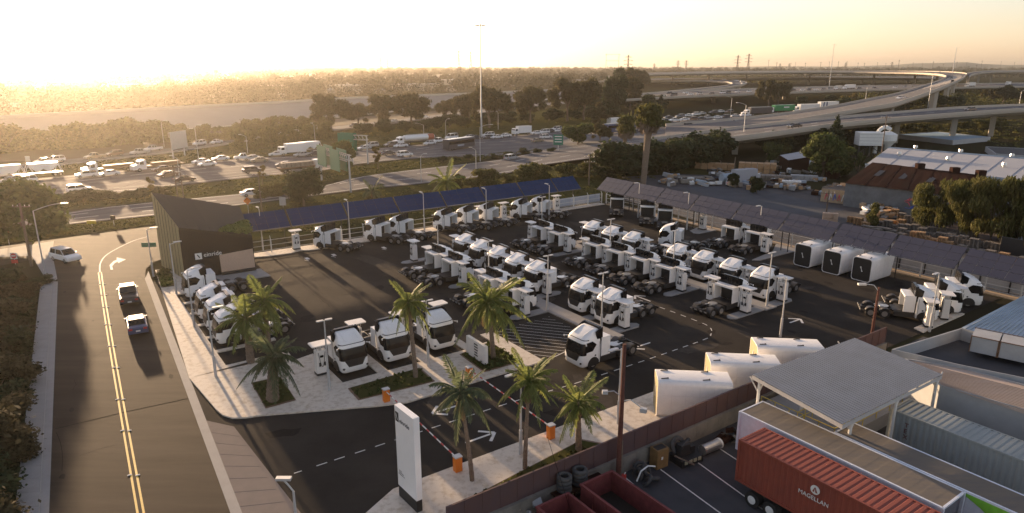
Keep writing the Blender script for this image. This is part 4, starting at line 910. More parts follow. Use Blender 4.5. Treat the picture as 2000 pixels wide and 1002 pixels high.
def wheels(t, xs, h, r=.5):
    for x in xs:
        for s in (-1, 1):
            wo_ = obj('wheel', MB().tube((x, s * h, r), (x, s * (h - .3), r), r, n=12).mesh('wheel', M['tyre']), t)
            obj('rim', MB().tube((x, s * (h + .01), r), (x, s * (h - .1), r), r * .5, n=8).mesh('rim', M['rim']), wo_)
def truckcab(t, colr, x0, nose=True):
    b = MB()
    if nose: b.side([(x0, .8), (x0, 2.9), (x0 + .3, 3.0), (x0 + 1.6, 2.7), (x0 + 1.8, 1.9), (x0 + 3.2, 1.65), (x0 + 3.35, .6), (x0, .6)], -1.15, 1.15)
    else: b.side([(x0, .6), (x0, 2.7), (x0 + 1.7, 2.7), (x0 + 1.95, 1.7), (x0 + 1.95, .6)], -1.15, 1.15)
    obj('cab', b.mesh('cab', paint(colr)), t)
    g = MB()
    xx = x0 + (1.62 if nose else 1.72)
    g.quad([(xx + .18, -1.0, 1.95), (xx + .18, 1.0, 1.95), (xx, .95, 2.6), (xx, -.95, 2.6)])
    for s in (-1, 1): g.quad([(x0 + .6, s * 1.16, 1.8), (x0 + 1.6, s * 1.16, 1.8), (x0 + 1.5, s * 1.16, 2.45), (x0 + .6, s * 1.16, 2.45)])
    obj('windows', g.mesh('windows', M['glass']), t)
def build_big(kind, colr):
    nm = dict(semi='semi_truck', semi2='semi_truck', tanker='tanker_truck', bulk='bulk_trailer', bus='coach', box='box_truck', flat='flatbed_truck', flatload='flatbed_truck', greensemi='semi_truck')[kind]
    t = thing(nm, '', nm.replace('_', ' '))
    if kind in ('semi', 'semi2', 'greensemi'):
        truckcab(t, 'white', 5.2); obj('trailer_box', MB().box((-1.6, 0, 2.6), (12.6, 2.5, 2.8)).mesh('trailer_box', paint('green' if kind == 'greensemi' else colr)), t)
        obj('chassis', MB().box((-.5, 0, .95), (14, 1.0, .4)).mesh('chassis', M['chas']), t); wheels(t, (-6.2, -5.0, 3.2, 4.4, 7.4), 1.2)
        if kind == 'semi2': [obj('side_stripe', MB().box((x, 0, 2.6), (.9, 2.53, 2.5)).mesh('side_stripe', paint('blue')), t) for x in (.5, 2.6)]
        if kind == 'greensemi': obj('side_band', MB().box((-2.5, 0, 2.9), (3.4, 2.53, .6)).mesh('side_band', M['signw']), t)
    elif kind == 'tanker':
        truckcab(t, 'white', 5.2); b = MB(); b.loft([[(x, 1.15 * math.cos(a), 2.3 + r * math.sin(a)) for a in [2 * math.pi * k / 16 for k in range(16)]] for x, r in ((-7.2, .75), (-6.9, 1.0), (4.4, 1.0), (4.7, .75))]); obj('tank', b.mesh('tank', paint('white'), smooth=False), t)
        b = MB(); b.loft([[(x, 1.17 * math.cos(a), 2.3 + 1.02 * math.sin(a)) for a in [2 * math.pi * k / 16 for k in range(16)]] for x in (-7.0, -4.6)], cap=False); obj('tank_band', b.mesh('tank_band', mat('faded_red', (.42, .12, .06), .6)), t)
        obj('catwalk', MB().box((-1, 0, 3.34), (9, .5, .08)).mesh('catwalk', M['galv']), t); obj('chassis', MB().box((-.5, 0, .95), (14, 1.0, .4)).mesh('chassis', M['chas']), t); wheels(t, (-6.2, -5.0, 3.2, 4.4, 7.4), 1.2)
    elif kind == 'bulk':
        b = MB(); b.side([(-3.0, 3.5), (3.0, 3.5), (2.4, 2.3), (1.3, 1.3), (.1, 2.1), (-1.1, 1.3), (-2.4, 2.3)], -1.15, 1.15); obj('hopper', b.mesh('hopper', paint('white')), t)
        for s in (-1, 1): f = MB(); f.path([(-3.0, s * 1.15, 3.4), (-3.9, s * 1.15, 1.0), (-2.0, s * 1.15, 1.0), (-3.0, s * 1.15, 3.4)], .09, 4); f.path([(3.0, s * 1.15, 3.4), (3.9, s * 1.15, 1.0), (2.0, s * 1.15, 1.0), (3.0, s * 1.15, 3.4)], .09, 4); obj('frame', f.mesh('frame', paint('white')), t)
        obj('chassis', MB().box((0, 0, .95), (7.8, 1.8, .3)).mesh('chassis', M['chas']), t); wheels(t, (-3.3, -2.2, 2.2, 3.3), 1.15)
    elif kind == 'bus':
        bev(obj('body', MB().box((0, 0, 1.9), (13, 2.55, 3.1)).mesh('body', paint(colr)), t), .15)
        obj('windows', MB().box((0, 0, 2.35), (12.2, 2.58, .95)).box((6.46, 0, 2.2), (.12, 2.2, 1.5)).mesh('windows', M['glass']), t)
        obj('roof', MB().box((0, 0, 3.48), (12.4, 2.2, .08)).mesh('roof', paint('silver')), t); obj('side_panel', MB().box((-.6, 0, 1.35), (3.2, 2.575, .5)).mesh('side_panel', M['screen']), t); wheels(t, (-4.6, -3.4, 4.2), 1.24)
    elif kind == 'box':
        truckcab(t, 'white', 1.9, False); obj('cargo_box', MB().box((-1.2, 0, 2.2), (6.0, 2.4, 2.6)).mesh('cargo_box', paint(colr)), t); obj('chassis', MB().box((0, 0, .75), (7.6, 1.2, .3)).mesh('chassis', M['chas']), t); wheels(t, (-2.4, 2.9), 1.15, .45)
    else:
        truckcab(t, 'white', 2.6, kind == 'flat'); obj('flatbed', MB().box((-2.2, 0, 1.2), (9.4, 2.4, .25)).mesh('flatbed', M['brownp']), t); obj('chassis', MB().box((-1, 0, .85), (11, 1.0, .35)).mesh('chassis', M['chas']), t)
        if kind == 'flatload':
            for k in range(7): obj('load_bundle', MB().box((-5.6 + k * 1.2, 0, 1.9), (1.05, 2.2, 1.1)).mesh('load_bundle', M['greyp']), t)
        else: obj('load', MB().box((-2.6, 0, 1.65), (7, 1.6, .6)).mesh('load', M['brownp']), t)
        wheels(t, (-5.4, -4.3, 4.4 if kind == 'flat' else 3.8), 1.15)
    return t
VP = {}
def roadhead(F, N, p):
    f = resample(lift(F, 0), 60); best = min(range(60), key=lambda k: (f[k].x - p.x) ** 2 + (f[k].y - p.y) ** 2); d = f[best + 1] - f[best]; return math.atan2(d.y, d.x)
ROADS = dict(M=(MAIN_F, MAIN_N, 'main freeway', .06), A=(RA_F, RA_N, 'near freeway connector', .08), B=(RB_F, RB_N, 'ramp below the levee', .06))
CNT = {}; QUE = []
def veh(kind, colr, px, py, road, dr, z=0.0, zoff=None, where=None, head=None):
    p = G(px, py, z)
    if head is None:
        F, N, nm, zo = ROADS[road]; hd = roadhead(F, N, p); hd = hd if dr == 'R' else hd + math.pi; p.z += zo
    else: hd = head; nm = where; p.z += .05
    # px,py is the near wheels: shift to the middle of the vehicle
    QUE.append((nm, kind, colr, px, p, hd))
def flush():
    QUE.sort(key=lambda q: q[3])
    words = dict(sedan='sedan', suv='estate car', pickup='pickup', van='van', semi='semi truck', semi2='semi truck with blue stripes', greensemi='green trailer truck', tanker='tanker', bulk='hopper trailer', bus='coach', box='box truck', flat='flatbed truck', flatload='loaded flatbed truck')
    tot = {}
    for q in QUE: tot[q[:3]] = tot.get(q[:3], 0) + 1
    for nm, kind, colr, px, p, hd in QUE:
        k = CNT[(nm, kind, colr)] = CNT.get((nm, kind, colr), 0) + 1
        c = '' if kind in ('greensemi',) else colr + ' '
        if tot[(nm, kind, colr)] == 1: lab = 'only %s%s on the %s' % (c, words[kind], nm)
        else: lab = '%s%s on the %s, %s such from the left' % (c, words[kind], nm, ORD[k])
        if (kind, colr) not in VP: VP[(kind, colr)] = Proto(lambda kind=kind, colr=colr: (build_car if kind in SHAPES else build_big)(kind, colr))
        VP[(kind, colr)](p, hd, lab, 'vehicles on the ' + nm)
for a in [('suv', 'white', 109, 317, 'B', 'L'), ('sedan', 'tan', 86, 319, 'B', 'L'), ('pickup', 'tan', 186, 311, 'B', 'L'), ('suv', 'brown', 224, 305, 'B', 'L'), ('pickup', 'silver', 274, 302, 'B', 'L'), ('pickup', 'white', 300, 295, 'B', 'L'), ('sedan', 'dark', 351, 291, 'B', 'L'), ('suv', 'white', 390, 284, 'B', 'L'), ('sedan', 'white', 423, 281, 'B', 'L'), ('sedan', 'dark', 527, 266, 'B', 'L'), ('suv', 'white', 551, 263, 'B', 'L'), ('sedan', 'white', 576, 261, 'B', 'L'), ('van', 'white', 609, 256, 'B', 'L'), ('sedan', 'silver', 637, 254, 'B', 'L'), ('suv', 'dark', 692, 248, 'B', 'L'), ('sedan', 'white', 706, 247, 'B', 'L'), ('sedan', 'silver', 770, 239, 'B', 'L'), ('sedan', 'white', 830, 231, 'B', 'L'), ('sedan', 'tan', 884, 224, 'B', 'L'), ('suv', 'white', 911, 221, 'B', 'L'), ('sedan', 'white', 1017, 209, 'B', 'L'), ('sedan', 'silver', 996, 211, 'B', 'L'),
    ('van', 'white', 2, 345, 'M', 'L'), ('bulk', 'white', 14, 352, 'M', 'L'), ('bulk', 'white', 87, 346, 'M', 'L'), ('sedan', 'silver', 20, 358, 'M', 'L'), ('suv', 'white', 50, 358, 'M', 'L'), ('suv', 'white', 169, 347, 'M', 'L'), ('sedan', 'white', 213, 344, 'M', 'L'), ('flat', 'white', 212, 338, 'M', 'L'), ('suv', 'white', 156, 376, 'M', 'R'), ('flat', 'brown', 305, 332, 'M', 'L'), ('sedan', 'brown', 317, 335, 'M', 'L'), ('sedan', 'brown', 328, 346, 'M', 'L'), ('sedan', 'brown', 361, 355, 'M', 'R'), ('sedan', 'white', 393, 320, 'M', 'L'), ('sedan', 'white', 405, 325, 'M', 'L'), ('sedan', 'white', 431, 314, 'M', 'L'), ('pickup', 'white', 477, 312, 'M', 'L'), ('sedan', 'silver', 492, 313, 'M', 'L'), ('sedan', 'tan', 507, 317, 'M', 'L'), ('sedan', 'white', 541, 305, 'M', 'L'), ('box', 'white', 570, 303, 'M', 'L'), ('bulk', 'silver', 605, 299, 'M', 'L'), ('sedan', 'silver', 590, 306, 'M', 'L'), ('sedan', 'dark', 615, 304, 'M', 'L'), ('suv', 'dark', 494, 338, 'M', 'R'), ('sedan', 'dark', 556, 326, 'M', 'L'), ('flatload', 'white', 595, 334, 'M', 'R'),
    ('sedan', 'silver', 711, 293, 'M', 'L'), ('suv', 'silver', 726, 288, 'M', 'L'), ('suv', 'dark', 764, 287, 'M', 'L'), ('sedan', 'white', 783, 288, 'M', 'L'), ('tanker', 'white', 812, 282, 'M', 'L'), ('sedan', 'white', 839, 283, 'M', 'L'), ('pickup', 'white', 857, 279, 'M', 'L'), ('van', 'white', 882, 272, 'M', 'L'), ('sedan', 'dark', 758, 303, 'M', 'R'), ('suv', 'white', 791, 306, 'M', 'R'), ('bus', 'dark', 897, 291, 'M', 'R'), ('sedan', 'silver', 917, 271, 'M', 'L'), ('sedan', 'dark', 927, 272, 'M', 'L'), ('suv', 'white', 954, 267, 'M', 'L'), ('sedan', 'dark', 953, 271, 'M', 'L'), ('sedan', 'white', 970, 271, 'M', 'L'), ('sedan', 'white', 987, 268, 'M', 'L'), ('box', 'white', 1018, 264, 'M', 'L'), ('sedan', 'white', 1047, 263, 'M', 'L'), ('suv', 'white', 1062, 261, 'M', 'L'), ('sedan', 'dark', 1073, 259, 'M', 'L'), ('sedan', 'white', 1090, 258, 'M', 'L'), ('suv', 'silver', 1087, 255, 'M', 'L'), ('sedan', 'tan', 1050, 278, 'M', 'R'), ('suv', 'white', 1066, 271, 'M', 'R'), ('suv', 'silver', 998, 313, 'A', 'R'), ('sedan', 'white', 493, 383, 'A', 'R')]: veh(*a)
for a in [('box', 'white', 1202, 246, 1.2), ('bus', 'blue', 1204, 259, 1.5), ('sedan', 'dark', 1241, 261, 1.5), ('suv', 'dark', 1346, 249, 2.5), ('sedan', 'silver', 1396, 240, 3), ('pickup', 'silver', 1436, 244, 3.5)]: veh(a[0], a[1], a[2], a[3], 'M', 'R', a[4])
for k, (x, y, c) in enumerate([(1244, 244, 'dark'), (1286, 241, 'silver'), (1300, 238, 'dark'), (1318, 238, 'white'), (1336, 236, 'white'), (1352, 235, 'brown'), (1368, 234, 'dark'), (1382, 233, 'silver'), (1400, 232, 'white'), (1416, 231, 'dark'), (1435, 229, 'silver'), (1455, 228, 'white'), (1262, 246, 'white'), (1276, 243, 'grey')]): veh(['sedan', 'suv', 'sedan', 'pickup'][k % 4], c, x, y, 'M', 'L', 2.0 + (x - 1240) / 200)
hd_up = roadhead(MAIN_F, MAIN_N, G(1400, 230, 3))
for k, (x, y, c) in enumerate([(1305, 232, 'dark'), (1328, 230, 'grey'), (1344, 228, 'white'), (1358, 226, 'white'), (1370, 224, 'silver'), (1393, 222, 'dark'), (1406, 220, 'white'), (1424, 221, 'brown')]): veh(['sedan', 'suv'][k % 2], c, x, y, None, 'L', 2.2, where='far slip lane', head=hd_up + math.pi)
for x, y, kk, c in ((1478, 226, 'semi', 'dark'), (1524, 221, 'greensemi', 'green'), (1573, 219, 'semi', 'white'), (1612, 213, 'semi2', 'white')): veh(kk, c, x, y, None, 'L', 3.2, where='truck lane behind the flyover foot', head=hd_up + math.pi)
bh = math.atan2((G(1470, 179, 7) - G(1330, 185, 7)).y, (G(1470, 179, 7) - G(1330, 185, 7)).x); bh2 = math.atan2((G(1700, 173, 7) - G(1500, 180, 7)).y, (G(1700, 173, 7) - G(1500, 180, 7)).x)
for k, (x, y, c) in enumerate([(1296, 189, 'white'), (1316, 188, 'dark'), (1307, 184, 'dark'), (1348, 186, 'white'), (1366, 185, 'silver'), (1390, 184, 'dark'), (1411, 183, 'white'), (1422, 182, 'dark'), (1440, 181, 'white'), (1463, 180.5, 'white'), (1339, 183, 'white'), (1541, 178.5, 'grey'), (1549, 178, 'dark'), (1567, 177.5, 'white'), (1580, 177, 'dark'), (1593, 177, 'white'), (1608, 176.5, 'grey'), (1678, 174, 'dark'), (1707, 173, 'dark'), (1748, 172, 'white'), (1767, 171, 'silver'), (1621, 176, 'silver')]):
    veh(['sedan', 'van', 'suv', 'sedan', 'suv'][k % 5] if c != 'grey' else 'suv', c, x, y, None, 'L', 7, where='long low bridge', head=(bh if x < 1500 else bh2) + math.pi)
for x, y, kk, c in ((1636, 175.5, 'box', 'silver'), (1658, 174.5, 'semi', 'white')): veh(kk, c, x, y, None, 'L', 7, where='long low bridge', head=bh2 + math.pi)
veh('semi', 'white', 1894, 170, None, 'L', 8, where='bridge behind the flyover columns', head=bh2 + math.pi); veh('box', 'white', 1968, 166.5, None, 'L', 8, where='bridge behind the flyover columns', head=bh2 + math.pi)
fh = lambda a, b: math.atan2((b - a).y, (b - a).x)
veh('sedan', 'white', 1759, 194, None, 'L', 12, where='tall flyover', head=fh(G(1750, 195, 12), G(1690, 205, 10.5)))
veh('suv', 'dark', 1860, 162, None, 'L', 16, where='tall flyover', head=fh(G(1860, 155, 17), G(1850, 165, 15.5))); veh('sedan', 'dark', 1858, 154, None, 'L', 17, where='tall flyover', head=fh(G(1865, 150, 17.5), G(1858, 158, 16)))
for k, (x, y) in enumerate(((1389, 156, ), (1414, 156.5), (1438, 158.5), (1449, 161), (1452, 164))): veh('suv', ['white', 'silver'][k % 2], x, y, None, 'L', 8.2, where='sunlit loop ramp', head=.3)
veh('sedan', 'dark', 1895, 217, None, 'L', 10, where='low viaduct', head=fh(G(1895, 217, 10), G(1750, 228, 9))); veh('sedan', 'black', 1551, 250, None, 'L', 7.4, where='low viaduct', head=fh(G(1551, 251, 7.2), G(1500, 256, 6.8)))
# street vehicles
sh = fh(G(253, 602), G(248, 560)); QUE.append(('street beside the forecourt', 'pickup', 'dark', 253, G(252.5, 586, .02), fh(G(275, 700), G(250, 560))))
QUE.append(('street beside the forecourt', 'sedan', 'blue', 268, G(269, 643, .02), fh(G(285, 720), G(262, 600))))
QUE.append(('street junction at the left', 'suv', 'white', 130, G(129, 509, .02), fh(G(110, 503), G(155, 514))))
flush()
# ================================================================ GANTRY SIGNS, MASTS, POLES
def gantry(px1, px2, py, pyt, pyb, n, lab, z=0.0):
    a, b = G(*px1), G(*px2); t = thing('gantry_sign', lab, 'road sign', a); d = (b - a); L = d.length; h = HT(a, pyt)
    t.rotation_euler = (0, 0, math.atan2(d.y, d.x))
    for x in (.2, L - .2): obj('post', MB().tube((x, 0, 0), (x, 0, h), .22, .18, 8).mesh('post', M['galv']), t)
    tr = MB()
    for z_, y_ in ((h, .5), (h, -.5), (h - 1.2, .5), (h - 1.2, -.5)): tr.tube((0, y_, z_), (L, y_, z_), .08, n=4)
    for k in range(int(L / 1.2)): x = k * 1.2; tr.path([(x, -.5, h - 1.2), (x + 1.2, -.5, h)], .05, 4); tr.path([(x, .5, h - 1.2), (x, .5, h)], .05, 4)
    obj('truss', tr.mesh('truss', M['galv']), t); return t, L, h
def signboard(t, x, w_, z, h, y=-.7, arrows=1):
    p = obj('sign_board', MB().box((x, y, z), (w_, .1, h)).mesh('sign_board', M['sign']), t)
    e = .08; b = MB(); b.box((x, y - .055, z + h / 2 - e), (w_ - .1, .02, e)); b.box((x, y - .055, z - h / 2 + e), (w_ - .1, .02, e)); b.box((x - w_ / 2 + e, y - .055, z), (e, .02, h - .2)); b.box((x + w_ / 2 - e, y - .055, z), (e, .02, h - .2)); obj('sign_border', b.mesh('sign_border', M['signw']), p)
    b = MB(); b.box((x, y - .06, z + h * .12), (w_ * .62, .02, h * .09)); obj('legend_line', b.mesh('legend_line', M['signw']), p)
    for k in range(arrows):
        xx = x + (k - (arrows - 1) / 2) * w_ / max(arrows, 1); b = MB(); b.box((xx, y - .06, z - h * .22), (.14, .02, h * .16)); b.quad([(xx - .3, y - .07, z - h * .27), (xx + .3, y - .07, z - h * .27), (xx, y - .07, z - h * .40)]); obj('arrow', b.mesh('arrow', M['signw']), p)
t, L, h = gantry((720, 320), (688, 318), 0, 265, 0, 1, 'green overhead sign on a single mast between the median trees')
signboard(t, L + 1.2, 5.2, h - 2.0, 5.0, y=.7)
signboard(t, L + 1.2, 5.2, h - 2.0, 5.0)
t, L, h = gantry((686, 376), (628, 352), 0, 304, 0, 1, 'twin green overhead signs on a truss above the connector road')
for x in (L * .35, L * .8): signboard(t, x, 6.0, h - 1.6, 4.6, y=-.8, arrows=2); signboard(t, x, 6.0, h - 1.6, 4.6, y=.8, arrows=2)
t, L, h = gantry((338, 310), (362, 305), 0, 260, 0, 1, 'grey backed overhead sign seen against the hazy levee')
obj('sign_back', MB().box((L * .45, -.8, h - 2.2), (7.5, .12, 5.0)).mesh('sign_back', M['galv']), t); 
t = thing('road_sign', 'small green freeway sign in the median beside the round tree', 'road sign', G(1090, 300), rad(-10))
obj('sign_board', MB().box((0, 0, 4.2), (3.0, .08, 3.2)).mesh('sign_board', M['sign']), t); obj('post', MB().tube((0, .1, 0), (0, .1, 4), .08).mesh('post', M['galv']), t)
for k in range(3): obj('legend_line', MB().box((0, -.05, 5.2 - k * .8), (2.2, .02, .28)).mesh('legend_line', M['signw']), t)
def mast(px, py, top, lab, r=.35, head=3.0):
    p = G(px, py) if not isinstance(py, tuple) else G(px, py[0], py[1]); h = HT(p, top) - p.z; t = thing('high_mast', lab, 'light mast', p)
    obj('mast', MB().tube((0, 0, 0), (0, 0, h), r, r * .4, 8).mesh('mast', M['galv']), t); b = MB()
    for k in range(6): a = k * math.pi / 3; b.box((head * .5 * math.cos(a), head * .5 * math.sin(a), h - .2), (.9, .5, .3), rz=a)
    b.tube((0, 0, h - .4), (0, 0, h + .3), .3); obj('lamp_ring', b.mesh('lamp_ring', M['galv']), t)
mast(940.5, 268, 49, 'very tall light mast standing on the freeway verge against the sky')
mast(1619, (173, 0), 87, 'tall thin mast behind the bridge, left of the conifer', .5, 5); mast(1855, (175, 0), 93, 'tall thin mast at the bend of the flyover', .6, 6)
def curved(px, py, top, lab, dx=2.5, z=0.0, hd=0, r=.1, arms=1):
    p = G(px, py, z); h = HT(p, top) - z; t = thing('road_lamp', lab, 'street lamp', p, hd, 'curved arm road lamps')
    obj('pole', MB().tube((0, 0, 0), (0, 0, h - .8), r, r * .65, 7).mesh('pole', M['galv']), t); a = MB(); pts = [(dx * k / 6, 0, h - .8 + .8 * math.sin(k / 6 * math.pi / 2)) for k in range(7)]; a.path(pts, r * .5, 5); obj('arm', a.mesh('arm', M['galv']), t)
    obj('lamp_head', MB().box((dx + .3, 0, h - .02), (.8, .28, .14)).mesh('lamp_head', M['galv']), t)
for a in [(88, 534, 400, 'tall curved arm lamp at the left street corner', 3.3, 0, .3), (586, 1090, 934, 'single lamp head poking up at the bottom edge over the entry road', -.75, 0, 0), (352, 356, 303, 'curved arm lamp beside the cabover flatbed truck', -1.5, 0, .4), (388, 312, 243, 'curved arm lamp near the white estate car on the ramp', 1.2, 0, 0), (321, 287, 235, 'thin lamp in front of the levee at the left', 1.2, 0, 0), (484, 301, 262, 'curved arm lamp above the queueing pickup', -2, 0, .5), (616, 282, 240, 'thin lamp beside the white van on the ramp', -1, 0, .4), (828, 272, 240, 'curved arm lamp above the tanker', -3, 0, .4), (871, 272, 232, 'thin lamp above the van behind the coach', 1, 0, .4), (973, 253, 217, 'thin lamp right of the tall mast', -1, 0, .4), (938, 315, 243, 'curved arm lamp at the foot of the tall mast', 3, 0, 0), (823, 357, 300, 'thin pole lamp on the verge of the connector', .8, 0, 0), (1425, 246, 188, 'lamp on the freeway parapet left of the semi trucks', -2, 3.0, .4), (1452, 266, 200, 'tall curved arm lamp on the connector parapet', -3.5, 5.0, .3), (1690, 198, 166, 'lamp on the flyover parapet', .8, 10, 0), (1811, 217, 140, 'long curved lamp between the flyover and the viaduct', 2.5, 9, .2), (1990, 207, 175, 'bright lamp post on the viaduct at the right edge', 1.5, 10, 0), (930, 345, 287, 'lamp pole with orange bracket beside the connector', -1.6, 0, .3)]: curved(*a[:4], dx=a[4], z=a[5], hd=a[6])
def wood_pole(px, py, top, lab, arms=2, r=.16, hd=0.0, z=0.0, aw=2.4):
    p = G(px, py, z); h = HT(p, top) - z; t = thing('utility_pole', lab, 'utility pole', p, hd, 'wooden utility poles')
    obj('pole', MB().tube((0, 0, 0), (0, 0, h), r, r * .6, 8).mesh('pole', M['bark']), t)
    for k in range(arms):
        zz = h - .5 - k * 1.1; obj('crossarm', MB().box((0, r, zz), (aw, .1, .12)).mesh('crossarm', M['bark']), t)
        ins = MB()
        for x in (-.45, -.2, .2, .45): ins.tube((x * aw, r, zz + .06), (x * aw, r, zz + .25), .05, n=6)
        obj('insulators', ins.mesh('insulators', M['galv']), t)
    return t, h, p
wp = [wood_pole(*a) for a in [(62, 520, 397, 'leaning brown utility pole at the left with white insulators', 1, .2), (347, 385, 322, 'utility pole rising behind the brown pavilion apex', 2), (359, 388, 338, 'shorter utility pole just behind the pavilion apex', 1), (512, 418, 338, 'dark utility pole behind the pavilion roof corner', 1, .15), (1150, 363, 303, 'utility pole with transformer by the gap between canopies', 2), (1346, 308, 262, 'thin black utility pole before the viaduct', 1), (1714, 352, 226, 'leaning black utility pole in front of the white silo', 1), (1719, 398, 334, 'utility pole beside the rusty roof barn', 1), (1612, 430, 372, 'grey utility pole above the canopy by the pallet yard', 1), (1432, 355, 307, 'small pole by the white tank truck', 0)]]
# foreground timber pole with lamps
t, h, p = wood_pole(1207, 943, 672, 'tall dark red timber pole in the foreground with two lamp heads', 0, .19)
t.children[0].data.materials[0] = M['redbark']; zz = HT(p, 775); b = MB(); b.path([(0, 0, zz), (-.5, .2, zz + .3), (-.9, .2, zz + .25)], .035, 5); b.box((-1.05, .2, zz + .22), (.34, .24, .22)); b.path([(0, 0, zz - .3), (.5, -.2, zz - .1), (1.1, -.5, zz - .45)], .035, 5); b.box((1.25, -.6, zz - .6), (.42, .3, .26), rz=-.4)
obj('lamp_bracket', b.mesh('lamp_bracket', M['galv']), t)
obj('bark_strips', MB().box((.15, 0, 1.6), (.06, .3, 3)).mesh('bark_strips', M['bark']), t)
t, h, p = wood_pole(1700, 672, 561, 'leaning red brown timber pole with a street lamp head near the grey canopy', 0, .16)
t.children[0].data.materials[0] = M['redbark']; b = MB(); b.path([(0, 0, h - .4), (-.5, 0, h + .2), (-1.3, .1, h + .3)], .04, 5); b.box((-1.6, .1, h + .28), (.75, .3, .18)); obj('lamp_bracket', b.mesh('lamp_bracket', M['galv']), t)
def wire(a, b_, sag, lab, r=.012):
    pts = [a.lerp(b_, k / 10) - Vector((0, 0, sag * 4 * (k / 10) * (1 - k / 10))) for k in range(11)]; o = obj('overhead_wire', MB().path(pts, r, 4).mesh('overhead_wire', M['tar'])); tag(o, lab, 'wire', 'overhead wires')
q = wp[0][2]; 
for k, dz in enumerate((.6, 1.7)): wire(q + Vector((0, 0, wp[0][1] - dz)), wp[1][2] + Vector((0, 0, wp[1][1] - dz)), 1.0, ('upper' if k == 0 else 'lower') + ' overhead wire from the left pole towards the pavilion')
wire(Vector((p.x, p.y, 0)) * 0 + G(1207, 943) + Vector((0, 0, 2.2)) * 0 + Vector((-4.6, 0.2, 3.2)), Vector((4.2, 28, 1.0)), .1, 'thin guy wire crossing the tyre stacks at the bottom', .015)
# roadside signs on the left
def rsign(px, py, top, lab, kind):
    p = G(px, py); h = HT(p, top); t = thing('road_sign', lab, 'road sign', p, rad(5)); obj('post', MB().box((0, .03, h / 2), (.07, .05, h)).mesh('post', M['galv']), t)
    if kind == 'noentry':
        obj('sign_plate', MB().box((0, -.02, h - .4), (.85, .03, .85)).mesh('sign_plate', M['signw']), t); obj('red_disc', MB().tube((0, -.055, h - .4), (0, -.04, h - .4), .38, n=20).mesh('red_disc', M['redp']), t); obj('white_bar', MB().box((0, -.065, h - .4), (.55, .02, .12)).mesh('white_bar', M['signw']), t); obj('red_plate', MB().box((0, -.02, h - 1.2), (.85, .03, .5)).mesh('red_plate', M['redp']), t)
    elif kind == 'yellow': obj('sign_plate', MB().box((0, -.02, h - .25), (1.5, .03, .5)).mesh('sign_plate', mat('sign_yellow', (.65, .50, .04), .5)), t)
    elif kind == 'orange': obj('sign_plate', MB().box((0, -.02, h - .7), (.95, .03, .95), ry=rad(45)).mesh('sign_plate', M['orange']), t)
    elif kind == 'dark': obj('sign_plate', MB().box((0, -.02, h - .4), (.8, .03, .8)).mesh('sign_plate', M['black']), t)
    elif kind == 'street': obj('sign_plate', MB().box((0, -.02, h - .3), (2.0, .03, .65)).mesh('sign_plate', M['sign']), t)
    elif kind == 'grey': obj('sign_plate', MB().box((0, -.02, h - .8), (1.2, .03, 1.6)).mesh('sign_plate', M['galv']), t)
rsign(18, 478, 446, 'red and white no entry sign with a red plate at the left edge', 'noentry'); rsign(30, 516, 494, 'second red and white sign behind the left hedge', 'noentry')
rsign(180, 442, 431, 'yellow arrow sign on the verge left of the pavilion', 'yellow'); rsign(223, 441, 421, 'small dark backed sign on the verge', 'dark'); rsign(486, 422, 385, 'orange diamond sign behind the pavilion', 'orange'); rsign(294, 500, 474, 'green street name sign at the junction corner', 'street'); rsign(56, 321, 305, 'pale sign at the roadside far left', 'grey'); rsign(553, 405, 385, 'grey box sign beside the round dark tree', 'grey')
rsign(426, 309, 299, 'grey marker in front of the ramp', 'dark')
# ================================================================ FOLIAGE
rng = np.random.default_rng(5)
def leafmesh(name, blobs, n, size, m, flat=.0, hang=.0, shell=.55):
    """blobs: (x,y,z,rx,ry,rz); n leaf quads spread through them by volume"""
    B = np.array(blobs, float); vol = B[:, 3] * B[:, 4] * B[:, 5]; idx = rng.choice(len(B), n, p=vol / vol.sum()); b = B[idx]
    d = rng.normal(size=(n, 3)); d /= np.linalg.norm(d, axis=1)[:, None]; r = (shell + (1 - shell) * rng.random(n)) * (1 + .18 * rng.normal(size=n)); r = np.where(rng.random(n) < .25, rng.random(n) ** .5, r)
    c = b[:, :3] + d * b[:, 3:] * r[:, None]; c[:, 2] = np.maximum(c[:, 2], .05)
    # leaves face roughly outward
    nn = d * .7 + rng.normal(size=(n, 3)) * .6; nn[:, 2] += .3; nn /= np.linalg.norm(nn, axis=1)[:, None]
    a = np.cross(nn, rng.normal(size=(n, 3))); a /= np.linalg.norm(a, axis=1)[:, None]; e = np.cross(nn, a)
    if hang: a = a * (1 - hang) + np.array([0, 0, -1]) * hang
    s = size * (.5 + rng.random(n))[:, None]; a = a * s * (1.6 if hang else 1); e = e * s * (.35 if hang else .7)
    v = np.stack([c - a, c + e, c + a, c - e], 1).reshape(-1, 3); f = np.arange(n * 4).reshape(-1, 4)
    me = bpy.data.meshes.new(name); me.vertices.add(len(v)); me.vertices.foreach_set('co', v.ravel()); me.loops.add(n * 4); me.loops.foreach_set('vertex_index', f.ravel()); me.polygons.add(n); me.polygons.foreach_set('loop_start', np.arange(n) * 4); me.polygons.foreach_set('loop_total', np.full(n, 4)); me.update(); me.materials.append(m); return me
def blobs(k, W, H, base, seed, r=.34):
    q = random.Random(seed); o = []
    for i in range(k):
        a = q.random() * 6.28; rr = W * .62 * math.sqrt(q.random()); z = base + (H - base) * (.15 + .75 * q.random()); taper = 1 - .45 * abs((z - base) / (H - base) - .45)
        s = r * W * (.6 + .7 * q.random()); o.append((rr * taper * math.cos(a), rr * taper * math.sin(a), z, s, s, s * .75))
    return o
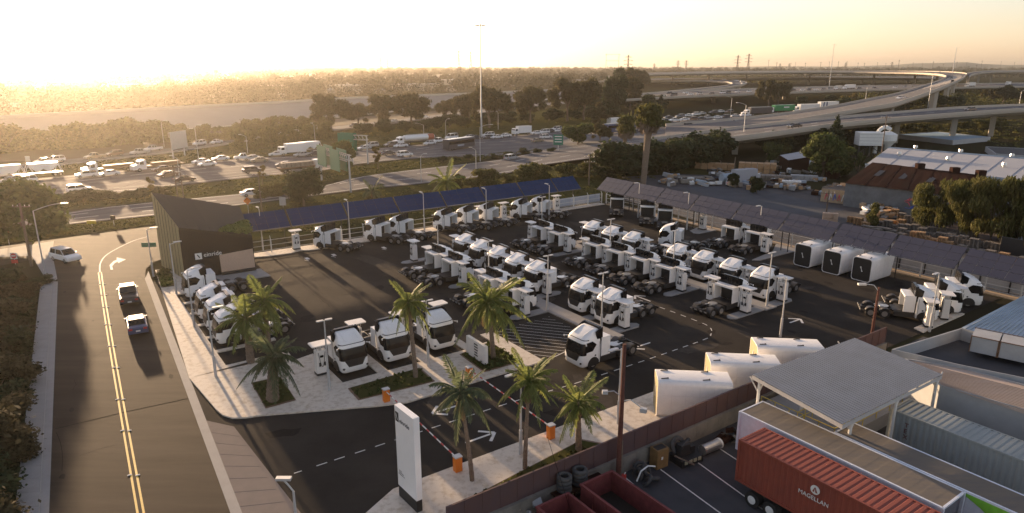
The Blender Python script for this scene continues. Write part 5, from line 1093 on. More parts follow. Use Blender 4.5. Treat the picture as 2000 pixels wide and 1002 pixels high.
def trunkmesh(H, W, r, seed, forks=5, base=.3):
    q = random.Random(seed); b = MB(); p = [(0, 0, 0), (q.uniform(-.05, .05) * W, q.uniform(-.05, .05) * W, H * base * .6), (q.uniform(-.08, .08) * W, q.uniform(-.08, .08) * W, H * base)]
    b.path(p, r, 7, r1=r * .7)
    for k in range(forks):
        a = 6.28 * k / forks + q.random(); e = (W * .5 * math.cos(a), W * .5 * math.sin(a), H * (.6 + .25 * q.random())); mid = tuple((p[2][i] * .6 + e[i] * .4 + (H * .06 if i == 2 else 0)) for i in range(3)); b.path([p[2], mid, e], r * .5, 5, r1=r * .15)
    return b.mesh('trunk', M['bark'])
# unit trees: height 10, crown radius about 4
KIND = dict(
 euc=[(leafmesh('crown', blobs(22, 7.2, 9.6, 2.2, 1 + k, .20), 11000, .36, LEAF['euc'], hang=.25), trunkmesh(10, 5, .32, k, 5, .3)) for k in range(4)],
 round=[(leafmesh('crown', blobs(18, 6.2, 9.4, 1.0, 21 + k, .30), 11000, .33, LEAF['green']), trunkmesh(10, 5, .3, 8 + k, 5, .2)) for k in range(3)],
 dark=[(leafmesh('crown', blobs(18, 6.0, 9.4, .8, 31 + k, .30), 8500, .34, LEAF['dark']), trunkmesh(10, 5, .3, 12 + k, 4, .2)) for k in range(2)],
 yellow=[(leafmesh('crown', blobs(12, 3.0, 9.6, 1.5, 41 + k, .32), 3800, .24, LEAF['yellow']), trunkmesh(10, 3, .2, 17 + k, 4, .25)) for k in range(2)],
 conifer=[(leafmesh('crown', [(math.sin(k * 2.4) * .9 * (1 - k / 17), math.cos(k * 2.4) * .9 * (1 - k / 17), .9 + k * .52, 2.9 * (1 - k / 18), 2.9 * (1 - k / 18), .75) for k in range(17)], 6000, .24, LEAF['dark']), trunkmesh(10, 1, .25, 3, 3, .5))],
 bamboo=[(leafmesh('crown', blobs(24, 6.2, 9.8, .4, 51 + k, .22), 9000, .30, LEAF['bush'], hang=.55), trunkmesh(10, 3, .15, 22 + k, 7, .1)) for k in range(2)],
 sparse=[(leafmesh('crown', blobs(26, 5.0, 9.6, 3.0, 61, .14), 2600, .22, LEAF['green']), trunkmesh(10, 8, .22, 28, 10, .2))],
 bush=[(leafmesh('crown', blobs(9, 5, 7, .2, 71 + k, .38), 3600, .34, LEAF['bush']), trunkmesh(6, 4, .15, 30 + k, 4, .1)) for k in range(2)],
 drybrush=[(leafmesh('crown', blobs(9, 5, 7, .2, 91 + k, .38), 4200, .30, LEAF['dry']), trunkmesh(6, 4, .15, 38 + k, 4, .1)) for k in range(2)],
 scrub=[(leafmesh('crown', blobs(9, 5, 7, .2, 81 + k, .38), 3600, .34, LEAF['dark']), trunkmesh(6, 4, .15, 34 + k, 4, .1)) for k in range(2)],
)
NT = [0]
def tree(px, py, top, kind, lab, wd=None, z=0.0, group=None, p=None, name=None):
    p = p or G(px, py, z); h = max(1.0, HT(p, top) - p.z) if top is not None else wd; k = NT[0]; NT[0] += 1
    cr, tk = KIND[kind][k % len(KIND[kind])]
    nm = name or {'drybrush': 'bush', 'bush': 'bush', 'scrub': 'bush', 'bamboo': 'bamboo_clump', 'conifer': 'conifer_tree', 'euc': 'eucalyptus_tree'}.get(kind, 'tree')
    t = thing(nm, lab, nm.replace('_', ' ').replace('eucalyptus tree', 'tree'), p, (k * 2.39) % 6.28, group); s = h / (10.0 if kind not in ('bush', 'scrub', 'drybrush') else 7.0); sx = s * (wd or 1)
    t.scale = (sx, sx, s); obj('crown', cr, t); obj('trunk', tk, t); return t
for a in [
 (58, 478, 352, 'round', 'big round golden edged tree at the left behind the street lamp', 1.1), (-40, 480, 372, 'round', 'round tree cut by the left frame edge', 1.0),
 (297, 381, 338, 'yellow', 'small pointed tree in front of the freeway left of the pavilion', .8), (514, 362, 316, 'yellow', 'thin yellow tree between the freeway and the connector', .75), (594, 402, 330, 'dark', 'dense dark round tree behind the blue canopy', 1.15),
 (612, 372, 330, 'yellow', 'yellowish tree behind the dark round tree', 1.0), (672, 335, 276, 'round', 'yellow green tree behind the twin green signs', .85), (738, 330, 279, 'yellow', 'slender yellow tree right of the first gantry', .8),
 (1128, 287, 233, 'round', 'rounded bright green tree in the freeway median', 1.15), (1172, 284, 240, 'euc', 'thin brown tree right of the rounded median tree', 1.0), (1168, 252, 207, 'euc', 'brown tree just behind the rounded median tree', 1.12), (1299, 258, 232, 'round', 'small pointed green tree in the median right of the palms', 1.0),
 (648, 258, 181, 'euc', 'eucalyptus in front of the levee, leftmost of the tall row', 1.06), (700, 252, 200, 'euc', 'lower eucalyptus second in the row before the levee', 1.12), (744, 250, 182, 'euc', 'eucalyptus third in the row before the levee', 1.0), (803, 246, 181, 'euc', 'broad eucalyptus with pale trunks above the tanker', 1.19), (872, 236, 193, 'euc', 'smaller eucalyptus right of the broad one', 1.12), (955, 250, 166, 'euc', 'large brown eucalyptus behind the tall light mast', 1.06), (915, 240, 180, 'euc', 'eucalyptus touching the left side of the tall light mast', 1.0),
 (1036, 240, 168, 'euc', 'eucalyptus with white forked trunks right of the mast', 1.0), (1108, 236, 150, 'euc', 'tall eucalyptus left of the dark pair', 0.94), (1140, 234, 152, 'euc', 'tall eucalyptus leaning on its left neighbour', 0.94), (1198, 226, 147, 'dark', 'dark broad tree in the middle distance centre', .7), (1230, 215, 150, 'euc', 'brown tree at the right of the dark broad tree', 0.88), (1205, 190, 132, 'dark', 'large dark tree at the horizon before the lattice tower', .8), (1240, 185, 131, 'euc', 'large rounded tree at the horizon right of the lattice tower', 1.0), (1267, 222, 186, 'dark', 'dark shrubby tree left of the long bridge', .9), (1290, 218, 183, 'conifer', 'dark pointed tree at the start of the long bridge', 1.2),
 (1500, 212, 154, 'euc', 'orange brown eucalyptus in front of the long bridge', 0.94), (1520, 205, 157, 'euc', 'brown eucalyptus crown joined to the orange one', 0.94), (1563, 210, 187, 'dark', 'dark shrub behind the white semi truck', 1.2), (1621, 204, 184, 'dark', 'dark tree behind the flyover foot', 1.3), (1663, 206, 176, 'yellow', 'yellowish tree at the flyover parapet', 1.3), (1648, 208, 184, 'yellow', 'lower yellowish tree beside the flyover parapet', 1.3),
 (1628, 300, 221, 'conifer', 'dark conifer in front of the viaduct', 1.0), (1600, 300, 250, 'dark', 'dark shrub left of the conifer', 1.2), (1605, 346, 262, 'round', 'large olive leafy tree behind the pallet yard', .95), (1640, 345, 285, 'round', 'right hand part of the olive leafy trees', .9), (1507, 320, 272, 'round', 'slim tree left of the small white shed roof', .7), (1530, 300, 262, 'bush', 'pale shrub under the viaduct', .8), (1672, 350, 288, 'sparse', 'thin bare tree beside the white silo', .7), (1722, 345, 290, 'sparse', 'open branched tree below the silos', 1.1), (1770, 345, 287, 'sparse', 'small branching tree on the edge of the white roof', .8),
 (1432, 365, 338, 'dark', 'dark clipped tree beside the white tank truck', .9), (1477, 378, 345, 'dark', 'ragged dark palm like tree in the yard', .9),
 (1800, 440, 375, 'bamboo', 'feathery green clump nearest the graffiti wall', 1.0), (1825, 450, 350, 'bamboo', 'feathery green clump behind the pallets, first from the left', 0.98), (1868, 462, 338, 'bamboo', 'feathery green clump behind the pallets, second from the left', 0.78), (1902, 470, 362, 'bamboo', 'feathery green clump behind the pallets, third from the left', 0.78), (1935, 480, 335, 'bamboo', 'feathery green clump behind the pallets, fourth from the left', 0.85), (1985, 490, 345, 'bamboo', 'feathery green clump behind the pallets, fifth from the left', 0.78), (2030, 500, 340, 'bamboo', 'feathery green clump behind the pallets beyond the right edge', 0.78), (1700, 440, 395, 'bush', 'yellow green shrub beside the orange pallets', .6),
 (1958, 208, 165, 'euc', 'big brown green tree behind the viaduct near the right edge', 1.1), (1935, 206, 172, 'euc', 'left part of the brown green trees near the right edge', 1.0), (1985, 207, 172, 'euc', 'rightmost of the brown green trees behind the viaduct', 1.0),
]: tree(a[0], a[1], a[2], a[3], a[4], a[5])
# shrub belts, every shrub a thing of its own
def belt(pts, n, hpx, kind, fmt, group, jit=6, wd=1.0, z=0.0):
    P = [G(x, y, z) for x, y in pts]; rs = resample(P, n)
    for k in range(n + 1):
        p = rs[k] + Vector((R.uniform(-1, 1), R.uniform(-1, 1), 0)) * jit * .3; q = R.uniform(.75, 1.25); t = tree(0, 0, None, kind, fmt + ', %s from the left' % ORD[k + 1], hpx * q, p=p, group=group); s = hpx * q / 7; t.scale = (s * wd, s * wd, s)
belt([(8, 298), (120, 290), (235, 284), (330, 276)], 14, 7.5, 'bush', 'hazy olive bush between the levee and the left ramp', 'bushes below the levee', 6, 1.3)
belt([(330, 280), (430, 274), (520, 262), (620, 250)], 16, 5.5, 'bush', 'olive bush along the foot of the levee', 'bushes along the levee foot', 8, 1.2)
belt([(470, 292), (500, 289), (540, 283), (600, 275), (640, 268)], 9, 5.5, 'bush', 'orange tinted bush between the ramp and the freeway', 'bushes above the queueing traffic', 5, 1.0)
belt([(700, 262), (800, 258), (900, 247), (1000, 240), (1100, 235), (1200, 228)], 22, 4.5, 'scrub', 'brown green scrub under the eucalyptus row', 'scrub under the eucalyptus row', 9, 1.6)
belt([(1120, 222), (1180, 215), (1240, 210), (1290, 212)], 10, 7, 'scrub', 'dark scrub beside the long bridge start', 'scrub by the bridge start', 9, 1.4)
belt([(905, 368), (1000, 362), (1060, 352), (1130, 345), (1180, 335), (1240, 325)], 15, 3.6, 'bush', 'yellow green bush behind the blue canopy', 'bushes behind the blue canopy', 4, 1.2)
belt([(1190, 350), (1260, 340), (1330, 330), (1400, 318)], 13, 6.5, 'scrub', 'dark green bush before the viaduct', 'dark bushes before the viaduct', 6, 1.25)
belt([(1220, 335), (1300, 322), (1380, 308)], 9, 6.5, 'bush', 'green bush touching the connector parapet', 'green bushes by the parapet', 4, 1.1)
belt([(500, 388), (540, 384), (580, 380)], 4, 2.4, 'bush', 'low shrub by the dark round tree', 'low shrubs', 2)
belt([(110, 400), (180, 394), (260, 388), (320, 380)], 9, 1.8, 'scrub', 'low creeping shrub on the freeway bank', 'creeping shrubs on the bank', 3, 1.9)
belt([(860, 318), (900, 313), (960, 310), (1060, 300), (1080, 300)], 7, 1.6, 'scrub', 'low shrub on the median strip', 'median shrubs', 3, 1.7)
belt([(1640, 222), (1700, 220), (1760, 214), (1820, 210), (1880, 208)], 16, 7, 'scrub', 'green shrub between flyover and viaduct', 'shrubs between flyover and viaduct', 12, 1.4)
belt([(1750, 180), (1800, 176), (1830, 172)], 5, 6, 'scrub', 'dark shrub behind the flyover', 'shrubs behind the flyover', 10, 1.3)
belt([(1680, 262), (1760, 258), (1860, 250), (1960, 245)], 12, 3, 'bush', 'dry shrub on the ground under the viaduct', 'dry shrubs under the viaduct', 20, 2.0)
belt([(1500, 300), (1560, 290), (1660, 280), (1700, 275)], 9, 5, 'scrub', 'dark shrub against the viaduct side', 'shrubs at the viaduct side', 6, 1.3)
# bushes on the left of the near pavement
for k, (x, y, h) in enumerate([(-30, 1080, 3.4), (-10, 980, 3.2), (20, 900, 2.6), (10, 850, 3.2), (30, 800, 2.4), (5, 760, 3.6), (38, 730, 2.2), (10, 690, 3.6), (40, 668, 2.2), (15, 640, 3.4), (45, 618, 2.4), (20, 600, 3.0), (50, 580, 2.2), (10, 566, 3.0), (40, 552, 1.8), (-40, 700, 5), (-60, 620, 5), (-80, 800, 5), (-60, 920, 4.6)]):
    p = G(x, y); t = tree(0, 0, None, ['drybrush', 'scrub', 'drybrush'][k % 3], 'shaded bush along the left pavement, %s planted' % ORD[k + 1], h, p=p, group='bushes along the left pavement'); t.scale = (h / 6, h / 6, h / 8.5)
tree(88, 556, 541, 'scrub', 'small dark shrub around the left street lamp foot', 2.0)
# ---------------------------------------------------------------- palms
def frondmesh(L, droop, wd, nl, m, seed, up=.35, droop_leaf=.5):
    q = random.Random(seed); b = MB(); P = []
    for k in range(13): u = k / 12; P.append(Vector((L * (u - .12 * u * u * droop), 0, L * (up * u - droop * u * u))))
    b.path(P, .035, 4, 0, .008)
    for k in range(nl):
        u = .12 + .88 * k / nl; i = min(11, int(u * 12)); p = P[i].lerp(P[i + 1], u * 12 - i); tg = (P[i + 1] - P[i]).normalized(); ln = wd * math.sin(math.pi * min(1, (u * .9 + .12))) ** .6 * (.55 + .75 * q.random())
        for s in (-1, 1):
            d = (Vector((0, s, 0)) * .8 + tg * .55 + Vector((0, 0, -droop_leaf * (.6 + .6 * q.random())))).normalized(); e = p + d * ln; wv = tg * .022; md = p + d * ln * .55 + Vector((0, 0, .05 * ln))
            b.quad([p - wv * .5, md - wv, e, md + wv])
    return b.mesh('frond', m)
FR = [[frondmesh(1, dr, .26, 36, LEAF[m], k, up, dl) for k, (dr, up, dl) in enumerate(((.3, 1.2, .3), (.6, .85, .5), (.85, .5, .7), (.95, .2, .9), (.9, -.1, 1.0)))] for m in ('palm', 'palmd')]
DF = frondmesh(1, .25, .22, 30, mat('dead_leaves', (.22, .15, .08), .9, island=.2, sub=.2), 9, .1, .5)
for row in FR:
    for me in row:
        pass
def palm(base, head, L, nf, lab, tr=.22, m=0, bulge=1.0, dry=False, tm=None, lean=None, side_fruit=False):
    t = thing('palm_tree', lab, 'palm tree', base, 0, None); b = MB(); a = Vector((0, 0, 0)); h = head - base
    pts = [Vector((h.x * (u ** 1.3), h.y * (u ** 1.3), h.z * u)) for u in [k / 10 for k in range(11)]]
    for k in range(10): r0 = tr * (1.25 - .5 * k / 10) * (bulge if k > 7 else 1); r1 = tr * (1.25 - .5 * (k + 1) / 10) * (bulge if k > 7 else 1); b.tube(pts[k], pts[k].lerp(pts[k + 1], 1.02), r0 * .93, r1 * 1.08, 9)
    obj('trunk', b.mesh('trunk', tm or M['palmtrunk']), t)
    for k in range(5 if tr > .15 else 3): o = obj('dead_frond', DF, t); o.location = h + Vector((0, 0, -.15)); o.rotation_euler = (R.uniform(-.1, .1), R.uniform(.9, 1.25), R.random() * 6.28); s = L * R.uniform(.45, .75); o.scale = (s, s, s)
    hd = obj('frond_base', MB().tube(h - Vector((0, 0, .45)), h + Vector((0, 0, .35)), tr * .9, tr * .5, 8).mesh('frond_base', M['palmtrunk']), t)
    for k in range(nf):
        u = k / nf; lev = min(4, int(u * 5)); o = obj('frond', FR[m][lev], t); o.location = h + Vector((0, 0, .2 - .3 * u)); o.rotation_euler = (R.uniform(-.15, .15), R.uniform(-.12, .12), k * 2.399 + R.uniform(-.2, .2)); s = L * (.85 + .25 * R.random()) * (1 if lev else .85) * R.uniform(.8, 1.12); o.scale = (s, s * R.uniform(.7, 1.1), s * R.uniform(.8, 1.25)); o.rotation_euler.y = R.uniform(-.22, .22)
    return t
def PP(b, hy, hx, hz=None):
    base = G(*b, PZ); z = HT(base, hy); return base, G(hx, hy, z)
for b, hy, hx, L, nf, lab, tr, m in [
 ((533, 783), 700, 534, 2.67, 28, 'squat thick trunked palm in the left grass planter', .42, 1), ((812, 738), 592, 797, 2.21, 22, 'slender palm in the long planter by the forecourt trucks', .17, 0), ((963, 700), 592, 954, 3.59, 28, 'full headed palm behind the slatted white sign', .2, 0),
 ((922, 938), 770, 899, 2.39, 17, 'thin leaning palm with grey see-through fronds by the near gate', .13, 1), ((1025, 915), 748, 1033, 2.12, 25, 'curved thin palm left of the fuller one at the right pavement', .13, 0), ((1130, 882), 790, 1129, 2.12, 23, 'short full palm in the planter at the right pavement', .2, 0),
 ((490, 708), 625, 480, 2.85, 22, 'tall bright green palm before the street side trucks', .3, 0), ((873, 380), 358, 872, 4.60, 18, 'spiky palm top rising behind the blue canopy', .3, 0), ((728, 385), 374, 727, 3.31, 15, 'low dark palm behind the blue canopy', .3, 1)]:
    base, head = PP(b, hy, hx); palm(base, head, L, nf, lab, tr, m)
base, head = PP((490, 706), 603, 496); palm(base + Vector((1.2, 1.5, 0)), head + Vector((.6, 1.0, .3)), 2.7, 20, 'second green palm rising behind the tall bright one', .22, 0)
# the two big fan palms by the freeway
def fan_palm(px, py, hy0, hy1, hx, lab, tr, W):
    p = G(px, py); z0, z1 = HT(p, hy0), HT(p, hy1); hp = G(hx, hy0, z0); t = thing('fan_palm', lab, 'palm tree', p); h = hp - p
    b = MB()
    for k in range(12): b.tube(h * (k / 12), h * ((k + 1.02) / 12), tr * (1.0 + .25 * (k / 12)), tr * (1.1 + .3 * (k / 12)), 10)
    obj('trunk', b.mesh('trunk', M['palmtrunk']), t); cm = (z1 - z0)
    me = leafmesh('crown', [(0, 0, z0 - p.z + cm * (.1 + .16 * k), W * (.62 + .1 * math.sin(k * 2)), W * .65, cm * .16) for k in range(6)] , 2200, W * .14, LEAF['bush'], hang=.3); o = obj('crown', me, t); o.location = (h.x, h.y, 0)
    me = leafmesh('skirt', [(0, 0, z0 - p.z - cm * .05, W * .55, W * .55, cm * .22)], 500, W * .16, M['palmtrunk'], hang=.7); o = obj('dead_frond_skirt', me, t); o.location = (h.x, h.y, 0)
fan_palm(1256, 362, 246, 207, 1267, 'thick shaggy fan palm, the bigger of the freeway pair', .62, 4.2); fan_palm(1216, 306, 260, 228, 1223, 'slimmer fan palm left of the thick shaggy one', .42, 3.9)
# planting in planters and beds: tufts nobody can count
def tufts(name, quad, n, hgt, size, m, z):
    a, b_, c, d = quad; P = []
    pts = []
    for k in range(n): u, v = rng.random(2); p = (a.lerp(b_, u)).lerp(d.lerp(c, u), v); pts.append((p.x, p.y, z + hgt * .5, hgt * .8, hgt * .8, hgt * .6))
    o = obj(name, leafmesh(name, pts, n * 26, size, m), kind='stuff'); return o
for Q, h_ in zip(PL, (.12, .16, .3, .16)):
    if len(Q) == 4: tufts('ground_cover', Q, 60, h_, .09, LEAF['green'], PZ + .05)
    else: tufts('ground_cover', [Q[0], Q[1], Q[3], Q[4]], 130, h_, .09, LEAF['bush'], PZ + .05)
tufts('ground_cover', ST([(11.0, -97), (12.4, -97), (11.8, -88.8), (10.4, -88.8)]), 90, .3, .1, LEAF['green'], PZ)
# green roof corner of the pavilion
rf = leafmesh('roof_greenery', [tuple(E1.lerp(B1, u).lerp(F1, v * (1 - 0)) + Vector((0, 0, .22))) + (.4, .4, .2) for u, v in [(rng.random(), rng.random() * .95) for _ in range(90)]], 4200, .13, LEAF['palm'])
o = obj('roof_greenery', rf, bd); o['kind'] = 'stuff'
E1g = None
# rough grass on the verges
def scat(name, poly_px, n, size, m, hgt, per=10):
    P = [G(x, y) for x, y in poly_px]; pts = []
    for k in range(n):
        i = rng.integers(0, len(P) // 2 - 1 + 1) if False else int(rng.random() * (len(P) // 2 - 1)); u, v = rng.random(2); a, b_ = P[i], P[i + 1]; d, c = P[len(P) - 1 - i], P[len(P) - 2 - i]; p = a.lerp(b_, u).lerp(d.lerp(c, u), v); pts.append((p.x, p.y, 0.02, hgt * 3, hgt * 3, hgt))
    return obj(name, leafmesh(name, pts, n * per, size, m, shell=.2), kind='stuff')
scat('verge_weeds', [(-100, 402), (120, 387), (280, 374), (524, 344), (620, 336), (820, 310), (1068, 292), (1068, 293), (850, 324), (700, 342), (560, 368), (300, 391), (130, 408), (-100, 430)], 900, .22, LEAF['bush'], .25)
scat('verge_weeds', [(480, 455), (500, 400), (685, 379), (845, 360), (1000, 341), (1180, 311), (1330, 335), (1160, 380), (900, 425), (880, 430), (700, 440), (600, 450)], 900, .2, LEAF['bush'], .3)
scat('verge_weeds', [(0, 478), (110, 463), (200, 451), (320, 436), (310, 422), (200, 434), (80, 447), (0, 453)], 500, .15, LEAF['bush'], .15)
scat('verge_weeds', [(-200, 346), (128, 323), (320, 302), (460, 282), (657, 257), (930, 227), (1200, 207), (1240, 235), (1100, 254), (930, 268), (756, 285), (460, 308), (192, 335), (-200, 365)], 900, .35, LEAF['bush'], .3)
scat('roadside_weeds', [(-60, 1002), (-40, 900), (-30, 750), (0, 600), (10, 545), (78, 548), (66, 620), (60, 750), (44, 880), (28, 1002)], 1500, .12, LEAF['scrub'] if 'scrub' in LEAF else LEAF['dark'], .25, 14)
scat('roadside_weeds', [(1640, 262), (1760, 250), (1880, 240), (2000, 232), (2000, 300), (1880, 262), (1760, 268), (1640, 285)], 500, .4, LEAF['bush'], .5)
# ================================================================ NEIGHBOUR YARD, LOWER RIGHT
H55 = rad(-55)
wl = thing('boundary_wall', 'long redbrown boundary wall on a block base between both yards', 'wall')
bm = MB(); 
for k in range(38):
    for q in range(3):
        pass
base_me = MB().box((0, 0, .6), (1.18, .3, 1.2)).mesh('block_panel', M['block'])
pan_me = MB().box((0, 0, 1.95), (1.19, .12, 1.5)).box((.56, -.03, 1.95), (.06, .12, 1.5)).mesh('wall_panel', M['wallred'])
s = 16.2; k = 0
while s < 62:
    p = Y_(s, -28.45); obj('block_panel', base_me, wl, (p.x, p.y, 0), rad(35)); 
    p = Y_(s, -28.58); obj('wall_panel', pan_me, wl, (p.x, p.y, (k % 3) * .004), rad(35)); s += 1.2; k += 1
def container(name, lab, s0, s1, t0, t1, z0, z1, m, cat, rib=.36, txt=None, roofm=None, corr_side=True, wheels_=True, group=None):
    """box lying along +t; s0 is the near side"""
    L = t1 - t0; W = s1 - s0; o0 = Y_(s0, t0); t = thing(name, lab, cat, (o0.x, o0.y, 0), rad(-55), group)
    # local x along +t, local y along +s
    def zig(n, d): return n
    b = MB(); b9 = MB(); n = int(L / rib)
    for k in range(n):
        x = L * k / n; w_ = L / n
        for y, sg in ((0, -1), (W, 1)):
            d = .045 if corr_side else .004; A_ = [(x, y), (x + w_ * .3, y), (x + w_ * .5, y - sg * d), (x + w_ * .8, y - sg * d), (x + w_, y)]
            for u, v in zip(A_, A_[1:]): (b if y == 0 else b9).quad([(u[0], u[1], z0 + .12), (v[0], v[1], z0 + .12), (v[0], v[1], z1 - .1), (u[0], u[1], z1 - .1)])
    obj('side_panel', b.mesh('side_panel', m), t); obj('side_panel', b9.mesh('side_panel', m), t)
    b = MB()
    for k in range(n):
        x = L * k / n; w_ = L / n; d = .035 if corr_side else .004; A_ = [(x, z1), (x + w_ * .5, z1), (x + w_ * .6, z1 - d), (x + w_ * .9, z1 - d), (x + w_, z1)]
        for u, v in zip(A_, A_[1:]): b.quad([(u[0], .05, u[1]), (v[0], .05, v[1]), (v[0], W - .05, v[1]), (u[0], W - .05, u[1])])
    obj('roof_panel', b.mesh('roof_panel', roofm or m), t)
    b = MB()
    for x in (0, L):
        for y in (0, W): b.box((x, y, (z0 + z1) / 2), (.16, .16, z1 - z0))
    for y in (0, W): b.box((L / 2, y, z0 + .06), (L, .12, .14)); b.box((L / 2, y, z1 - .05), (L, .12, .12))
    for x in (0, L): b.box((x, W / 2, z0 + .06), (.12, W, .14)); b.box((x, W / 2, z1 - .05), (.12, W, .12))
    obj('corner_frame', b.mesh('corner_frame', m), t)
    obj('end_panel', MB().box((.03, W / 2, (z0 + z1) / 2), (.06, W - .1, z1 - z0 - .1)).mesh('end_panel', m), t); obj('floor_panel', MB().box((L / 2, W / 2, z0 + .03), (L, W, .06)).mesh('floor_panel', M['black']), t)
    for q in range(2):
        for y in (.35, W - .35): obj('lock_rod', MB().tube((-.03, y + (q - .5) * .3, z0 + .2), (-.03, y + (q - .5) * .3, z1 - .2), .02, n=5).mesh('lock_rod', M['galv']), t)
    if wheels_:
        ch = MB(); ch.box((L / 2, W * .3, z0 - .18), (L, .15, .3)); ch.box((L / 2, W * .7, z0 - .18), (L, .15, .3)); obj('chassis', ch.mesh('chassis', M['chas']), t)
        for x in (1.2, 2.45):
            for y, sg in ((-.02, 1), (W + .02, -1)):
                w2 = obj('wheel', MB().tube((x, y, .5), (x, y + sg * .5, .5), .5, n=20).mesh('wheel', M['tyre']), t); obj('rim', MB().tube((x, y - sg * .02, .5), (x, y + sg * .06, .5), .27, n=16).tube((x, y - sg * .06, .5), (x, y, .5), .1, n=10).mesh('rim', M['signw']), w2)
    return t, L, W
t, L, W = container('shipping_container', 'red ribbed shipping container on trailer wheels with white lettering', 32.7, 35.1, -22.4, -9.5, 1.25, 4.05, M['redc'], 'container')
textobj('MAGELLAN', .36, M['signw'], t, (5.0, -.06, 2.72), (rad(90), 0, 0), .01, align='CENTER')
lg = obj('logo_disc', MB().tube((5.05, -.03, 3.38), (5.05, -.07, 3.38), .27, n=24).mesh('logo_disc', M['signw']), t); a = MB(); a.quad([(4.90, -.08, 3.24), (5.01, -.08, 3.24), (5.055, -.08, 3.52), (5.03, -.08, 3.56)]); a.quad([(5.09, -.08, 3.24), (5.22, -.08, 3.24), (5.07, -.08, 3.56), (5.05, -.08, 3.52)]); obj('logo_mark', a.mesh('logo_mark', M['redc']), lg)
t, L, W = container('box_trailer', 'long white box trailer with a dirty roof beside the red container', 35.75, 38.15, -24.7, -12.2, 1.2, 4.0, M['bluew'], 'trailer', 1.2, roofm=M['dirty'], corr_side=False)
textobj('GEO', .34, M['black'], t, (7.85, -.06, 3.25), (rad(90), 0, 0), .01)
t, L, W = container('box_trailer', 'second white trailer with dirty brown roof and a green patch', 38.35, 40.4, -19.6, -7.0, 1.2, 4.0, M['bluew'], 'trailer', 1.2, roofm=M['dirty'], corr_side=False)
gp_ = MB(); gp_.quad([(7.0, -.055, 3.9), (12.5, -.055, 3.9), (12.5, -.055, 1.5), (9.6, -.055, 2.6), (8.2, -.055, 3.4)]); obj('green_patch', gp_.mesh('green_patch', mat('bright_green', (.20, .50, .05), .5)), t)
t, L, W = container('shipping_container', 'grey ribbed shipping container with dark letters TEX', 44.4, 46.8, -19.2, -7.0, .9, 3.95, M['greyc'], 'container', wheels_=False)
for k, ch_ in enumerate('TEX'): textobj(ch_, .42, mat('dark_red_letters', (.12, .03, .03), .7), t, (1.0, -.08, 3.1 - k * .42), (rad(90), 0, 0), .01)
# corrugated canopy
cn = thing('corrugated_canopy', 'large grey corrugated metal canopy on white posts', 'canopy')
q0, q1, q2, q3 = Y_(38.4, -25.9, 5.45), Y_(50.6, -25.4, 5.45), Y_(49.3, -18.4, 5.4), Y_(37.3, -18.7, 5.3)
for part_ in range(2):
    b = MB(); n = 22; u0 = part_ * .5
    for k in range(n):
        for a_, c_, za, zc in ((0, .4, 0, 0), (.4, .5, 0, .035), (.5, .9, .035, .035), (.9, 1, .035, 0)):
            ua, ub = u0 + .5 * (k + a_) / n, u0 + .5 * (k + c_) / n
            za_, zb_ = Vector((0, 0, za)), Vector((0, 0, zc)); A_, B2, C2, D2 = q0.lerp(q1, ua) + za_, q0.lerp(q1, ub) + zb_, q3.lerp(q2, ub) + zb_, q3.lerp(q2, ua) + za_; b.quad([A_, D2, C2, B2][::-1])
    obj('roof_sheet', b.mesh('roof_sheet', M['corr']), cn)
b = MB()
for a_, c_ in ((q0, q1), (q1, q2), (q2, q3), (q3, q0)):
    d = Vector((0, 0, -.16)); b.quad([a_ + d * 2, c_ + d * 2, c_ + d * .2, a_ + d * .2])
for u in (.25, .5, .75): b.tube(q0.lerp(q1, u) - Vector((0, 0, .2)), q3.lerp(q2, u) - Vector((0, 0, .2)), .07, n=4)
obj('edge_beam', b.mesh('edge_beam', M['galv']), cn)
for s_, t_ in ((38.6, -25.4), (38.9, -19.0), (44.2, -18.9), (49.6, -18.8), (44.2, -25.4), (49.6, -25.4)):
    p = Y_(s_, t_); b = MB().tube((0, 0, 0), (0, 0, 5.2), .11, n=8); b.path([(0, 0, 4.2), (.7 * C35, .7 * S35, 5.2)], .05, 5); b.path([(0, 0, 4.2), (-.5, .5, 5.2)], .05, 5); obj('post', b.mesh('post', M['fpost']), cn, p)
# loading dock with yellow rails
dk = thing('loading_dock', 'raised grey dock with yellow railings under the corrugated canopy', 'loading dock')
b = MB(); P = ST([(42.0, -27.9), (52, -27.9), (52, -21.5), (42.0, -21.5)]); b.prism([(p.x, p.y) for p in P], 0, 1.1); obj('dock_slab', b.mesh('dock_slab', M['conc2']), dk)
for a_, c_ in (((42.1, -27.4), (42.1, -21.6)), ((42.1, -21.6), (51.5, -21.6)), ((42.1, -24.4), (47, -24.4))):
    A_, C_2 = Y_(*a_), Y_(*c_); b = MB(); n = 5
    for z in (1.6, 2.1): b.tube(A_ + Vector((0, 0, z)), C_2 + Vector((0, 0, z)), .035, n=5)
    for k in range(n + 1): p = A_.lerp(C_2, k / n); b.tube(p + Vector((0, 0, 1.1)), p + Vector((0, 0, 2.1)), .035, n=5)
    obj('railing', b.mesh('railing', M['yrail']), dk)
